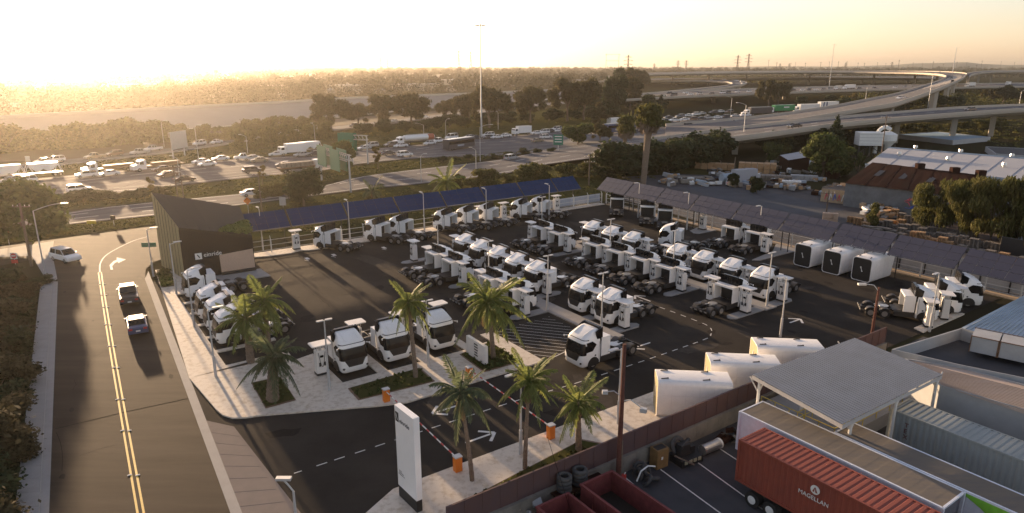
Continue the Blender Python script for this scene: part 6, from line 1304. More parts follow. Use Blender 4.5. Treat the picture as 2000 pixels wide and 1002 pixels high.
# buildings at the right edge
def prismb(name, lab, roofpx, z, wallm, roofm, cat='building', lip=.35, inner=None):
    P = [G(x, y, z) for x, y in roofpx]; t = thing(name, lab, cat); b = MB()
    n = len(P)
    for k in range(n): a_, c_ = P[k], P[(k + 1) % n]; b.quad([(a_.x, a_.y, 0), (c_.x, c_.y, 0), tuple(c_), tuple(a_)])
    obj('wall', b.mesh('wall', wallm), t); b = MB(); c0 = sum(P, Vector()) / n; zr = z - lip; Q = [c0 + (p - c0) * .975 for p in P]
    b.quad([(p.x, p.y, zr) for p in Q]); me = b.mesh('roof', roofm)
    if me.polygons[0].normal.z < 0: me.flip_normals()
    obj('roof', me, t); b = MB()
    for k in range(n): j = (k + 1) % n; b.quad([P[k], P[j], Q[j], Q[k]]); b.quad([Q[k], Q[j], (Q[j].x, Q[j].y, zr), (Q[k].x, Q[k].y, zr)])
    obj('parapet', b.mesh('parapet', M['greyw'] if wallm != M['rust'] else wallm), t); return t, P
t1_, P = prismb('flat_roof_shed', 'flat roofed grey shed with sunken dark roof and air duct box', [(1742, 682), (1880, 640), (2010, 672), (2100, 760), (2000, 738), (1873, 712)], 4.6, M['greyw'], M['lot'], lip=1.0)
rz = rad(-40)
p = G(1950, 690, 4.0); d2 = thing('duct_housing', 'rusty edged boxy duct housing on the flat grey roof', 'roof unit', p, rz)
for k in range(2):
    b = MB().box((k * 1.9 - .95, 0, .7), (1.8, 2.2, 1.3)); obj('duct_panel', b.mesh('duct_panel', M['greyw']), d2); b = MB()
    for x in (-.9, .9):
        for y in (-1.1, 1.1): b.box((k * 1.9 - .95 + x, y, .7), (.07, .07, 1.4))
    b.box((k * 1.9 - .95, -1.12, 1.36), (1.8, .06, .06)); b.box((k * 1.9 - .95, 1.12, 1.36), (1.8, .06, .06)); obj('duct_edge', b.mesh('duct_edge', M['brownp']), d2)
t2_, P = prismb('low_roof_building', 'grey walled building with a weathered pinkish plank roof', [(1768, 700), (1873, 716), (2010, 753), (2120, 790), (2120, 850), (2005, 800), (1836, 752)], 4.4, M['greyw'], M['pinkrf'], lip=.08)
for k in range(16):
    a_, c_ = P[0].lerp(P[6], k / 16), P[3].lerp(P[4], k / 16); b = MB(); 
    b.tube(a_ + Vector((0, 0, -.06)), c_ + Vector((0, 0, -.06)), .035, n=4); obj('roof_seam', b.mesh('roof_seam', M['pinkrf']), t2_)
t3_ = thing('pitched_roof_shed', 'pale blue pitched metal roof rising at the right edge', 'building')
A_, B2, C2, D2 = G(1880, 641, 4.8), G(2010, 672, 4.8), G(2160, 700, 4.8), G(2150, 560, 4.8); R1, R2 = G(1885, 636, 5.2), G(2140, 560, 7.2)
pa, pb_, pc_, pd_ = G(1878, 640, 4.7), G(2120, 712, 4.7), G(2180, 575, 7.0), G(2000, 577, 7.0)
n = 26
for k in range(n):
    e0, e1 = pa.lerp(pb_, k / n), pa.lerp(pb_, (k + .94) / n); f0, f1 = pa.lerp(pd_, .02).lerp(pd_.lerp(pc_, k / n), 1), pd_.lerp(pc_, (k + .94) / n)
    b = MB(); u = Vector((0, 0, .05)); b.quad([e0, e1, f1, f0]); b.quad([e1, e1 + u, f1 + u, f1]); obj('roof_sheet', b.mesh('roof_sheet', M['bluerf']), t3_)
b = MB(); b.quad([(pa.x, pa.y, 0), (pb_.x, pb_.y, 0), pb_, pa]); b.quad([(pa.x, pa.y, 0), pa, pd_, (pd_.x, pd_.y, 0)]); obj('wall', b.mesh('wall', M['greyw']), t3_)
# lot lines
for a_, c_ in (((1218, 930), (1310, 1010)), ((1290, 917), (1420, 1012)), ((1362, 903), (1510, 1010)), ((1402, 874), (1460, 912))): line('lot_line', PX([a_, c_]), .10, .010, M['whitep'])
# open red bins
def bin_(s0, t0, W, L, H_, lab):
    o0 = Y_(s0, t0); t = thing('open_skip', lab, 'skip', (o0.x, o0.y, 0), rad(-55), None)
    for y in (0, W): obj('side_wall', MB().box((L / 2, y, H_ / 2 + .1), (L, .08, H_)).mesh('side_wall', M['dbin']), t)
    for x in (0, L): obj('end_wall', MB().box((x, W / 2, H_ / 2 + .1), (.08, W, H_)).mesh('end_wall', M['dbin']), t)
    obj('floor', MB().box((L / 2, W / 2, .3), (L, W, .1)).mesh('floor', M['brown']), t); b = MB()
    for y in (0, W): b.box((L / 2, y, H_ + .1), (L + .15, .16, .12))
    for x in (0, L): b.box((x, W / 2, H_ + .104), (.155, W, .12))
    obj('rim', b.mesh('rim', M['dbin']), t)
    for k in range(1, 6):
        for y in (-.07, W + .07): obj('side_rib', MB().box((L * k / 6, y, H_ / 2), (.12, .1, H_ - .1)).mesh('side_rib', M['dbin']), t)
bin_(20.6, -26.9, 2.3, 6.5, 1.5, 'open red skip cut by the bottom edge, left of its larger twin'); bin_(24.0, -27.0, 2.5, 6.5, 1.6, 'larger open red skip beside the foreground timber pole')
# tyre stacks on a rusty rack
rk = thing('scrap_rack', 'rusty scrap rack carrying the tyre stacks beside the wall', 'rack', Y_(24.3, -28.0), rad(35))
b = MB()
for x in (-1.6, -.3, 1, 2.2):
    for y in (-.4, .45): b.box((x, y, .45), (.07, .07, .9))
for z in (.5, .9): b.box((.3, -.4, z), (3.9, .07, .07)); b.box((.3, .45, z), (3.9, .07, .07))
obj('rack_frame', b.mesh('rack_frame', M['rust']), rk); obj('rack_shelf', MB().box((.3, 0, .93), (3.9, .95, .05)).mesh('rack_shelf', M['rust']), rk)
def tyre_mesh(r=.48, r2=.26, h=.27):
    b = MB(); n = 20; prof = [(r2, -h * .4), (r * .8, -h / 2), (r, -h * .3), (r, h * .3), (r * .8, h / 2), (r2, h * .4), (r2 + .04, 0)]; rings = [[((p[0]) * math.cos(a), p[0] * math.sin(a), p[1]) for p in prof] for a in [2 * math.pi * k / n for k in range(n)]]
    m_ = len(prof); i0 = len(b.v)
    for rg in rings: b.v += rg
    for a in range(n):
        for k in range(m_): j = (k + 1) % m_; a2 = (a + 1) % n; b.f.append((i0 + a * m_ + k, i0 + a2 * m_ + k, i0 + a2 * m_ + j, i0 + a * m_ + j)); b.m.append(0)
    return b.mesh('tyre', M['tyre'], smooth=True)
TY = tyre_mesh(); M['tyre2'] = mat('dusty_tyre', (.07, .068, .066), .9, var=.3); TY.materials.clear(); TY.materials.append(M['tyre2'])
for q, (s_, t_, n_, nm_) in enumerate(((23.5, -28.0, 4, 'left'), (24.75, -28.0, 4, 'right'))):
    for k in range(n_): p = Y_(s_ + R.uniform(-.03, .03), t_); o = obj('tyre', TY, None, (p.x, p.y, 1.1 + .27 * k)); tag(o, 'dusty tyre in the %s stack on the rack, %s from the top' % (nm_, ORD[n_ - k]), 'tyre', 'tyres stacked on the rack')
def at_(x, y, z=0): return G(x, y, z)
p = at_(1160, 925); t = thing('scrap_tank', 'dark cylindrical tank lying behind the rack', 'tank', (p.x, p.y + .2, .1), rad(35)); obj('tank_body', MB().tube((-1.4, 0, .8), (1.2, 0, .8), .75, n=18).mesh('tank_body', M['block']), t); obj('end_cap', MB().tube((1.2, 0, .8), (1.32, 0, .8), .66, .5, n=18).mesh('end_cap', M['black']), t); obj('cradle', MB().box((-.8, 0, .2), (.2, 1.2, .4)).box((.7, 0, .2), (.2, 1.2, .4)).mesh('cradle', M['rust']), t)
p = at_(1290, 912); t = thing('metal_cabinet', 'brown metal cabinet standing against the block wall', 'cabinet', p, rad(30)); bev(obj('body', MB().box((0, .2, .7), (1.0, .75, 1.4)).mesh('body', mat('ochre_metal', (.22, .13, .05), .7, var=.2)), t), .02); obj('door_panel', MB().box((0, -.19, .7), (.9, .03, 1.25)).mesh('door_panel', mat('ochre_metal', (.22, .13, .05))), t); obj('notice', MB().box((-.1, -.22, .8), (.14, .02, .2)).mesh('notice', M['signw']), t); obj('open_top', MB().box((0, .2, 1.41), (.8, .5, .03)).mesh('open_top', M['black']), t)
p = at_(1258, 935); t = thing('inner_tube_heap', 'heap of black rubber tubes beside the brown cabinet', 'rubber heap', p)
for k, (x, y, z, rx) in enumerate(((-.2, .5, .5, 1.2), (.2, .3, .45, .9), (.5, -.3, .2, .2), (.1, -.5, .18, .1), (-.4, .1, .25, .5))): o = obj('rubber_ring', TY, t, (x, y, z)); o.rotation_euler = (rx, .3 * k, k); o.scale = (1, 1, .9)
b = MB(); b.path([(-.6, -.6, .2), (-.3, -.3, .75), (.2, .0, .95), (.7, .1, .85)], .05, 6); obj('pale_hose', b.mesh('pale_hose', M['signw']), t)
p = at_(1340, 900); t = thing('engine_block', 'greasy black engine on a crate with pale batteries', 'engine', p, rad(30)); obj('crate', MB().box((0, 0, .25), (1.9, 1.2, .5)).mesh('crate', M['black']), t); obj('engine', MB().box((-.1, .3, .85), (1.1, .7, .7), tx=.7, ty=.8).tube((-.5, .1, 1.1), (.6, .5, 1.2), .16).box((.5, .2, .75), (.4, .5, .5)).mesh('engine', M['chas']), t)
for k in range(4): obj('battery', MB().box((-.6 + k * .4, -.62, .35), (.26, .06, .24)).mesh('battery', mat('battery_label', (.38, .36, .24), .7)), t)
o = obj('flywheel', TY, t, (-.3, .6, 1.0)); o.rotation_euler = (1.3, .2, 0); o.scale = (1.3, 1.3, .7)
obj('wooden_bar', MB().path([(-1.3, -.2, .9), (-.2, -1.0, .3)], .06, 4).mesh('wooden_bar', M['bark']), t)
p = at_(1388, 882); t = thing('silver_tank', 'silver fuel tank lying against the wall', 'tank', p, rad(33)); obj('tank_body', MB().tube((-.9, 0, .4), (.85, 0, .4), .36, n=20).mesh('tank_body', M['steel']), t); obj('end_band', MB().tube((.7, 0, .4), (.86, 0, .4), .38, n=20).mesh('end_band', M['signw']), t)
p = at_(1425, 868); t = thing('scrap_heap', 'dark heap of scrap metal beside the white trailer', 'scrap heap', p)
for k in range(12): q = R.random; obj('scrap_piece', MB().box((R.uniform(-.8, .8), R.uniform(-.3, .9), R.uniform(.1, .8)), (R.uniform(.3, 1.0), R.uniform(.1, .5), R.uniform(.05, .3)), rz=R.random() * 3, ry=R.uniform(-.6, .6)).mesh('scrap_piece', R.choice([M['chas'], M['block'], M['rust'], M['galv']])), t)
p = at_(1216, 940); t = thing('jerrycan', 'small orange red jerrycan at the foot of the timber pole', 'jerrycan', p, .4); obj('can', MB().box((0, 0, .25), (.4, .2, .5)).mesh('can', M['redp']), t); obj('spout', MB().tube((.1, 0, .5), (.2, 0, .62), .04).mesh('spout', M['signw']), t)
p = at_(1015, 990); t = thing('discarded_panel', 'tilted pale appliance panel with a black slot at the bottom edge', 'panel', (p.x, p.y, .1), rad(-25)); bev(obj('panel', MB().box((0, 0, .75), (.95, .12, 1.2)).mesh('panel', M['signw']), t), .03); obj('slot', MB().box((0, -.07, .8), (.4, .02, .07)).mesh('slot', M['black']), t)
t.rotation_euler = (rad(-42), 0, rad(-25))
p = at_(960, 1000); t = thing('scrap_heap', 'shadowed heap of scrap below the wall at the bottom edge', 'scrap heap', (p.x + 1.2, p.y + .3, 0))
for k in range(16): obj('scrap_piece', MB().box((R.uniform(-1.8, 1.5), R.uniform(-.8, .6), R.uniform(.1, .9)), (R.uniform(.3, 1.4), R.uniform(.1, .6), R.uniform(.05, .4)), rz=R.random() * 3, ry=R.uniform(-.6, .6)).mesh('scrap_piece', R.choice([M['chas'], M['block'], M['rust'], M['greyw']])), t)
# bales beyond the pink roof
for x, y, lab in ((1875, 822, 'brown bale stack against the grey wall'), (1965, 868, 'torn pale sacks against the grey wall')):
    p = at_(x, y); t = thing('bale_stack', lab, 'bales', p, rad(-35))
    for k in range(8): obj('bale', MB().box((R.uniform(-.9, .9), R.uniform(-.3, .3), .2 + .22 * (k // 2)), (R.uniform(.8, 1.8), .9, .2), rz=R.uniform(-.1, .1)).mesh('bale', M['greyp'] if k % 2 else M['pinkrf']), t)
# ================================================================ MIDDLE RIGHT: PALLET YARD, SHEDS, WAREHOUSE
sheet('rear_lot', PX([(1200, 385), (1215, 345), (1330, 340), (1470, 345), (1600, 372), (1740, 402), (1960, 455), (2300, 540), (2300, 640), (1975, 585), (1600, 500)]), -.004, M['lot'])
sheet('rear_lot_pale', PX([(1340, 365), (1440, 363), (1560, 387), (1650, 410), (1560, 425), (1420, 398)]), .004, mat('dusty_blue_paving', (.105, .115, .135), .95, scale=.3, c2=(.07, .075, .085), detail=12, spec=.1))
sheet('bare_shaded_strip', PX([(1760, 412), (1820, 424), (1950, 452), (2080, 490), (2080, 530), (1940, 478), (1820, 440), (1755, 420)]), .004, mat('soil_painted_shade', (.05, .03, .022), .95, var=.2))  # strip of shadowed ground, its shade painted in as dark brown
sheet('rear_kerb', PX([(1755, 406), (1860, 424), (1955, 446), (1952, 452), (1850, 431), (1752, 411)]), .010, M['conc2'])
# rusty barn
bn = thing('rusty_barn', 'long barn with a rusty brown roof and graffiti on its pale wall', 'building')
e0, e1 = G(1652, 356, 4.6), G(1960, 392, 4.6); r0, r1 = G(1704, 317, 7.4), G(1925, 343, 7.4); g0, g1 = e0 + (r0 - e0) * 2, e1 + (r1 - e1) * 2; g0.z = g1.z = 4.6
M['barnw'] = mat('barn_wall', (.17, .18, .19), .95, var=.25, scale=.6, spec=.1)
b = MB(); b.quad([(e0.x, e0.y, 0), (e1.x, e1.y, 0), e1, e0]); b.quad([(e1.x, e1.y, 0), (g1.x, g1.y, 0), g1, r1, e1]); b.quad([(e0.x, e0.y, 0), e0, r0, g0, (g0.x, g0.y, 0)]); obj('wall', b.mesh('wall', M['barnw']), bn)
ov = (e0 - r0).normalized() * .5
n = 14
for k in range(n):
    a_, c_ = e0.lerp(e1, k / n) + ov, e0.lerp(e1, (k + 1) / n) + ov; d_, f_ = r0.lerp(r1, (k + 1) / n), r0.lerp(r1, k / n); u = Vector((0, 0, .03 * (k % 2))); b = MB(); b.quad([a_ + u, c_ + u, d_ + u, f_ + u]); obj('roof_sheet', b.mesh('roof_sheet', M['rust']), bn)
b = MB(); b.quad([r0, r1, g1, g0]); obj('roof_sheet', b.mesh('roof_sheet', M['rust']), bn)
for u in (.16, .36, .57):
    c = r0.lerp(r1, u).lerp(e0.lerp(e1, u), .45); d = (e1 - e0).normalized(); up = (r0 - e0).normalized(); b = MB(); z = Vector((0, 0, .07)); b.quad([c - d * .5 - up * 1.6 + z, c + d * .5 - up * 1.6 + z, c + d * .5 + up * 1.4 + z, c - d * .5 + up * 1.4 + z]); obj('roof_opening', b.mesh('roof_opening', M['black']), bn)
for u in (.45, .75, .97):
    c = r0.lerp(r1, min(u, .96)); obj('ridge_vent', MB().box((c.x, c.y, c.z + .4), (1.4, 1.0, .9)).mesh('ridge_vent', M['rust']), bn)
fdir = (e1 - e0); fdir.z = 0; fdir.normalize(); fno = Vector((fdir.y, -fdir.x, 0))
gq = 0
for k in range(26):
    a = e0 + fdir * (10.5 + R.uniform(0, 7)); z = R.uniform(.5, 3.4); b = MB(); ang = R.uniform(-1, 1)
    pts = []
    for j in range(5): pts.append(a + fdir * (.35 * j * math.cos(ang * j)) + Vector((0, 0, -4.6 + z + .35 * math.sin(j * 1.7 + k))) + fno * .06)
    b.path(pts, .07, 4); obj('graffiti_stroke', b.mesh('graffiti_stroke', M['bluep'] if z < 1.9 else M['pinkp']), bn)
# low graffiti shed in front of it
ls = thing('low_shed', 'low dark roofed shed with a graffiti covered front', 'building')
a0, a1 = G(1602, 393), G(1735, 410); b0, b1 = G(1640, 362, 3.0), G(1742, 384, 3.0); z3 = Vector((0, 0, 2.6))
b = MB(); b.quad([a0, a1, a1 + z3, a0 + z3]); b.quad([a0, a0 + z3, b0, (b0.x, b0.y, 0)]); obj('wall', b.mesh('wall', M['tan']), ls); b = MB(); b.quad([a0 + z3, a1 + z3, b1, b0]); obj('roof', b.mesh('roof', M['lot']), ls)
fd2 = (a1 - a0).normalized(); fn2 = Vector((fd2.y, -fd2.x, 0))
for k in range(16):
    a = a0 + fd2 * (.8 + k * .8) + fn2 * .05; b = MB(); b.path([a + Vector((0, 0, .5)), a + fd2 * .25 + Vector((0, 0, 1.8)), a + fd2 * .5 + Vector((0, 0, .6 + .6 * R.random()))], .09, 4); obj('graffiti_stroke', b.mesh('graffiti_stroke', [M['pinkp'], M['signw'], M['bluep']][k % 3]), ls)
for x0, y0, x1, y1, z, lab, mm in ((1523, 303, 1574, 297, 3.4, 'small shed with a bright white roof under the trees', M['whrf']),):
    t = thing('small_shed', lab, 'shed'); P = [G(1523, 303, 3.2), G(1563, 296, 3.6), G(1582, 306, 3.6), G(1540, 313, 3.2)]; b = MB(); b.quad(P); obj('roof', b.mesh('roof', mm), t); b = MB()
    for k in range(4): a_, c_ = P[k], P[(k + 1) % 4]; b.quad([(a_.x, a_.y, 0), (c_.x, c_.y, 0), c_ - Vector((0, 0, .05)), a_ - Vector((0, 0, .05))])
    obj('wall', b.mesh('wall', M['rust']), t)
# dark open trailer with pale edge at the right
t, P = prismb('open_hopper', 'dark open hopper with a pale rim at the right edge behind the canopy', [(1957, 437), (2060, 452), (2060, 480), (1957, 462)], 2.4, M['chas'], M['black'], 'hopper', 1.0)
# white tank truck
p = G(1452, 357); t = thing('tank_truck', 'old white and blue tank body standing in the scrap yard', 'tank truck', p, rad(20)); b = MB().box((0, 0, 1.9), (6.0, 2.3, 2.6), tx=1, ty=.75); obj('tank_body', b.mesh('tank_body', M['whrf']), t); obj('blue_tank', MB().tube((-6, .3, 1.4), (-3.1, .3, 1.4), 1.0, n=14).mesh('blue_tank', M['bluerf']), t); wheels(t, (-2, 1.8), 1.1, .45)
p = G(1430, 362); t = thing('parked_car', 'pale old car nose beside the white tank body', 'car', p, rad(60)); c_ = build_car('suv', 'white'); 
for ch in list(c_.children): ch.parent = t
bpy.data.objects.remove(c_)
for x, y, w_, d_, h_, mm, lab in ((1478, 338, 9, 4, 2.6, M['cork'], 'brick coloured crate wall behind the white tank body'), (1395, 330, 10, 3, 1.6, M['cork'], 'low timber stack beneath the viaduct'), (1624, 348, 3, 3, 3.2, M['rust'], 'rusty box in front of the olive trees'), (1570, 352, 6, 2.5, 1.2, M['greyw'], 'low grey skip with graffiti'), (1545, 365, 4, 2, 1.4, M['signw'], 'pale painted sheet metal in the rear yard'), (1620, 436, 2.4, 1.2, 1.8, M['timber'], 'pale plywood box standing at the canopy by the grey pole'), (1515, 352, 7, 3, 1.2, M['greyp'], 'grey junk pile before the small shed'), (1350, 352, 8, 3, .9, M['greyp'], 'grey junk pile by the dark bushes')):
    p = G(x, y); t = thing('junk_pile', lab, 'junk', p, rad(-20)); n = 6
    for k in range(n):
        for q in range(2): obj('junk_block', MB().box((-w_ / 2 + w_ * (k + .5) / n, R.uniform(-.2, .2) * d_ * .3, h_ * (q + .5) / 2), (w_ / n * .93, d_ * R.uniform(.7, 1), h_ / 2 * .95)).mesh('junk_block', mm), t)
cols = [M['rust'], M['greyw'], M['greyp'], M['cork'], M['bluerf'], M['chas'], M['signw'], M['tan'], M['block']]
znames = ['in front of the dark bushes', 'around the white tank body', 'before the graffiti shed', 'below the olive trees', 'under the viaduct side', 'beside the barn wall']; zc = [0] * 6
zones = [(1290, 1420, 345, 362), (1420, 1560, 352, 372), (1560, 1650, 355, 385), (1500, 1620, 318, 345), (1380, 1500, 325, 345), (1680, 1760, 410, 425)]
JP = sorted([(k % 6, R.uniform(*zones[k % 6][:2]), R.uniform(*zones[k % 6][2:])) for k in range(64)])
for zi, x, y in JP:
    zc[zi] += 1; p = G(x, y); t = thing('junk_pile', 'heap of mixed scrap %s, %s from the left' % (znames[zi], ORD[zc[zi]]), 'junk', p, R.random() * 3, 'scrap heaps in the rear yard')
    for q in range(5): obj('junk_block', MB().box((R.uniform(-1.6, 1.6), R.uniform(-1, 1), R.uniform(.2, .9)), (R.uniform(.6, 2.6), R.uniform(.4, 1.3), R.uniform(.3, 1.0)), rz=R.random() * 3, ry=R.uniform(-.3, .3)).mesh('junk_block', R.choice(cols)), t)
# warehouse with white roof and vents
wh = thing('warehouse', 'wide warehouse with a white membrane roof and little vents', 'building')
W0, W1, W2, W3 = G(1690, 322, 6.5), G(2200, 375, 6.5), G(2250, 330, 7.0), G(1735, 289, 7.0)
b = MB(); b.quad([W0, W1, W2, W3]); me = b.mesh('roof', M['whrf']); obj('roof', me, wh); b = MB()
for a_, c_ in ((W0, W1), (W1, W2), (W2, W3), (W3, W0)): b.quad([(a_.x, a_.y, 0), (c_.x, c_.y, 0), c_ - Vector((0, 0, .02)), a_ - Vector((0, 0, .02))])
obj('wall', b.mesh('wall', M['whrf']), wh)
for k, (a_, c_) in enumerate(((W0, W1), (W3, W2))): b = MB(); b.tube(a_ + Vector((0, 0, .1)), c_ + Vector((0, 0, .1)), .25, n=4); obj('roof_edge', b.mesh('roof_edge', M['bluerf']), wh)
for k in range(9): a_, c_ = W0.lerp(W1, (k + 1) / 10), W3.lerp(W2, (k + 1) / 10); b = MB(); b.tube(a_ + Vector((0, 0, .02)), c_ + Vector((0, 0, .02)), .035, n=4); obj('roof_seam', b.mesh('roof_seam', M['whrf']), wh)
for x, y in ((1788, 291), (1756, 304), (1852, 314), (1876, 299), (1961, 326), (1976, 308)):
    p = G(x, y, 6.8); b = MB().tube(p - Vector((0, 0, .4)), p + Vector((0, 0, .4)), .3, n=10); b.tube(p + Vector((0, 0, .4)), p + Vector((0, 0, .85)), .48, .38, n=12); obj('roof_vent', b.mesh('roof_vent', M['steel']), wh)
# silo group
sg = thing('filter_unit', 'white dust filter box on a steel frame above the warehouse', 'silo', G(1692, 304), rad(-8)); h0, h1 = HT(G(1692, 304), 283), HT(G(1692, 304), 258)
obj('filter_box', MB().box((0, 0, (h0 + h1) / 2), (6.6, 4.5, h1 - h0)).mesh('filter_box', M['signw']), sg); b = MB()
for x in (-3, 0, 3):
    for y in (-2, 2): b.box((x, y, h0 / 2), (.3, .3, h0))
b.path([(-3, -2, 1), (0, -2, h0)], .12, 4); b.path([(3, -2, 1), (0, -2, h0)], .12, 4); obj('support_frame', b.mesh('support_frame', M['chas']), sg)
for k in range(4): obj('panel_rib', MB().box((0, -2.27, h0 + (h1 - h0) * (k + .5) / 4), (6.5, .06, .12)).mesh('panel_rib', M['galv']), sg)
cs = thing('cyclone_silo', 'white cyclone silo with a curved pipe', 'silo', G(1728, 304)); h0, h1 = HT(G(1728, 304), 286), HT(G(1728, 304), 262)
b = MB().tube((0, 0, (h0 + h1) / 2), (0, 0, h1), 2.6, n=20); b.tube((0, 0, h0 - 1), (0, 0, (h0 + h1) / 2), .6, 2.6, n=20); b.tube((0, 0, h1), (0, 0, h1 + .8), 2.6, 1.0, n=20); obj('silo_body', b.mesh('silo_body', M['signw']), cs)
b = MB(); b.path([(-3.2, 0, h0 - 2), (-3.2, 0, h1 - .5), (-2.9, 0, h1 + .9), (-2.0, 0, h1 + 1.8), (-.8, 0, h1 + 2.1), (.6, 0, h1 + 1.4)], .55, 10); obj('curved_pipe', b.mesh('curved_pipe', M['signw']), cs); b = MB()
for a in range(4): b.box((2.4 * math.cos(a * 1.57 + .78), 2.4 * math.sin(a * 1.57 + .78), h0 / 2), (.25, .25, h0 + 1.6))
obj('support_frame', b.mesh('support_frame', M['chas']), cs)
t, P = prismb('low_blue_roof', 'flat pale blue roof beyond the warehouse', [(1752, 262), (1832, 257), (1935, 267), (1862, 274)], 1.6, M['greyw'], mat('pale_blue_roof', (.32, .48, .66), .6, var=.06), lip=.1)
t, P = prismb('grey_roof_shed', 'flat dark grey roof at the right edge beyond the warehouse', [(1925, 286), (2060, 292), (2060, 308), (1945, 300)], 1.6, M['greyw'], M['lot'], lip=.1)
# ---- pallets
def slat_mesh(m):
    b = MB()
    for k in range(5): b.box((0, -.44 + .22 * k, .12), (1.18, .16, .03))
    for x in (-.5, 0, .5): b.box((x, 0, .055), (.1, 1.0, .1))
    return b.mesh('pallet', m)
PM = [slat_mesh(M['cork']), slat_mesh(M['greyp'])]
def stack(p, n, kind, rz, lab, grp):
    t = thing('pallet_stack', lab, 'pallets', p, rz, grp)
    for k in range(n): obj('pallet', PM[kind], t, (R.uniform(-.05, .05), R.uniform(-.05, .05), .145 * k), R.uniform(-.06, .06))
rows = [((1662, 434), (1690, 442), 3, 6, 0), ((1720, 412), (1760, 430), 4, 9, 0), ((1735, 402), (1755, 410), 2, 11, 0), ((1708, 428), (1760, 440), 4, 5, 0), ((1690, 445), (1790, 462), 8, 5, 1), ((1720, 440), (1800, 452), 7, 5, 1), ((1760, 430), (1800, 440), 4, 8, 1), ((1700, 452), (1760, 466), 6, 5, 1), ((1785, 470), (1850, 484), 7, 9, 0), ((1800, 462), (1880, 476), 8, 8, 1), ((1855, 478), (1900, 490), 5, 11, 1), ((1820, 455), (1900, 468), 6, 7, 1), ((1880, 490), (1960, 505), 7, 5, 1), ((1900, 478), (1945, 490), 4, 6, 1), ((1960, 505), (2020, 520), 4, 4, 0), ((1930, 498), (2000, 512), 4, 4, 1)]
for i, (a_, c_, n_, h_, kd) in enumerate(rows):
    for k in range(n_):
        p = G(a_[0] + (c_[0] - a_[0]) * k / max(1, n_ - 1), a_[1] + (c_[1] - a_[1]) * k / max(1, n_ - 1)); stack(p, max(2, h_ + R.randint(-2, 2)), kd, rad(-50 + R.uniform(-8, 8)), ('orange' if kd == 0 else 'grey') + ' pallet stack behind the canopy, %s pallet row, %s in it' % (ORD[i + 1], ORD[k + 1]), ('orange' if kd == 0 else 'grey') + ' pallet stacks')
# ================================================================ FAR DISTANCE
def pix(p):
    dz = p[2] - CAMH; f = p[1] * CP - dz * SP; return PCX + FPX * p[0] / f, PCY - FPX * (p[1] * SP + dz * CP) / f
LV = sorted((x, y) for x, y, z in LT)
def lev_y(x): return float(np.interp(x, [a for a, _ in LV], [b_ for _, b_ in LV]))
# houses beyond the levee
WALLC = [mat('house_wall_a', (.40, .34, .27), .9), mat('house_wall_b', (.30, .27, .23), .9)]; RFC = [mat('house_roof_a', (.17, .13, .11), .9), mat('house_roof_b', (.34, .31, .29), .85), mat('house_roof_c', (.60, .56, .50), .8)]
def house_me(L, W, h, rh, wm, rm):
    b = MB(); b.box((0, 0, h / 2), (L, W, h)); wme = b.mesh('wall', wm); r = MB(); o_ = .5
    if rh > .3:
        r.quad([(-L / 2 - o_, -W / 2 - o_, h), (L / 2 + o_, -W / 2 - o_, h), (L / 2 - 1, 0, h + rh), (-L / 2 + 1, 0, h + rh)]); r.quad([(L / 2 + o_, W / 2 + o_, h), (-L / 2 - o_, W / 2 + o_, h), (-L / 2 + 1, 0, h + rh), (L / 2 - 1, 0, h + rh)]); r.quad([(-L / 2 - o_, W / 2 + o_, h), (-L / 2 - o_, -W / 2 - o_, h), (-L / 2 + 1, 0, h + rh)]); r.quad([(L / 2 + o_, -W / 2 - o_, h), (L / 2 + o_, W / 2 + o_, h), (L / 2 - 1, 0, h + rh)])
    else: r.box((0, 0, h + .15), (L + .4, W + .4, .3))
    w2 = MB()
    for s_ in (-1, 1):
        for k in range(3): w2.box((-L / 3 + L / 3 * k, s_ * (W / 2 + .02), h * .55), (1.2, .06, 1.1))
    return wme, r.mesh('roof', rm), w2.mesh('window', M['glass'])
HM = [house_me(14, 9, 3, 2, WALLC[k % 2], RFC[k % 3]) for k in range(6)]; BM_ = [house_me(45, 28, 7, 0, WALLC[k % 2], RFC[(k + 1) % 3]) for k in range(3)]
n = 0; tries = 0; HP = []
while n < 240 and tries < 9000:
    tries += 1; y = 290 * (8 ** R.random()); u = R.uniform(-.78, .78); p = Vector((u * y, y, 0)); x_, y_ = pix(p)
    if x_ < -80 or x_ > 2080: continue
    if x_ < 1180 and y_ > lev_y(x_) - 7: continue
    if x_ >= 1180 and (y_ > 148 or y < 900): continue
    if any((p - q).length < 20 for q in HP): continue
    big = y > 700 and R.random() < .25; me = R.choice(BM_ if big else HM); HP.append(p)
    t = thing('house' if not big else 'industrial_hall', ('low hazy house among trees beyond the levee' if not big else 'low flat hall in the hazy distance beyond the levee') if x_ < 1180 else 'small distant building near the horizon behind the flyovers', 'house' if not big else 'building', p, R.choice([0, 1.57]) + .5, ('houses beyond the levee' if not big else 'halls beyond the levee') if x_ < 1180 else 'distant buildings behind the flyovers')
    obj('wall', me[0], t); obj('roof', me[1], t)
    if not big: obj('window', me[2], t)
    n += 1
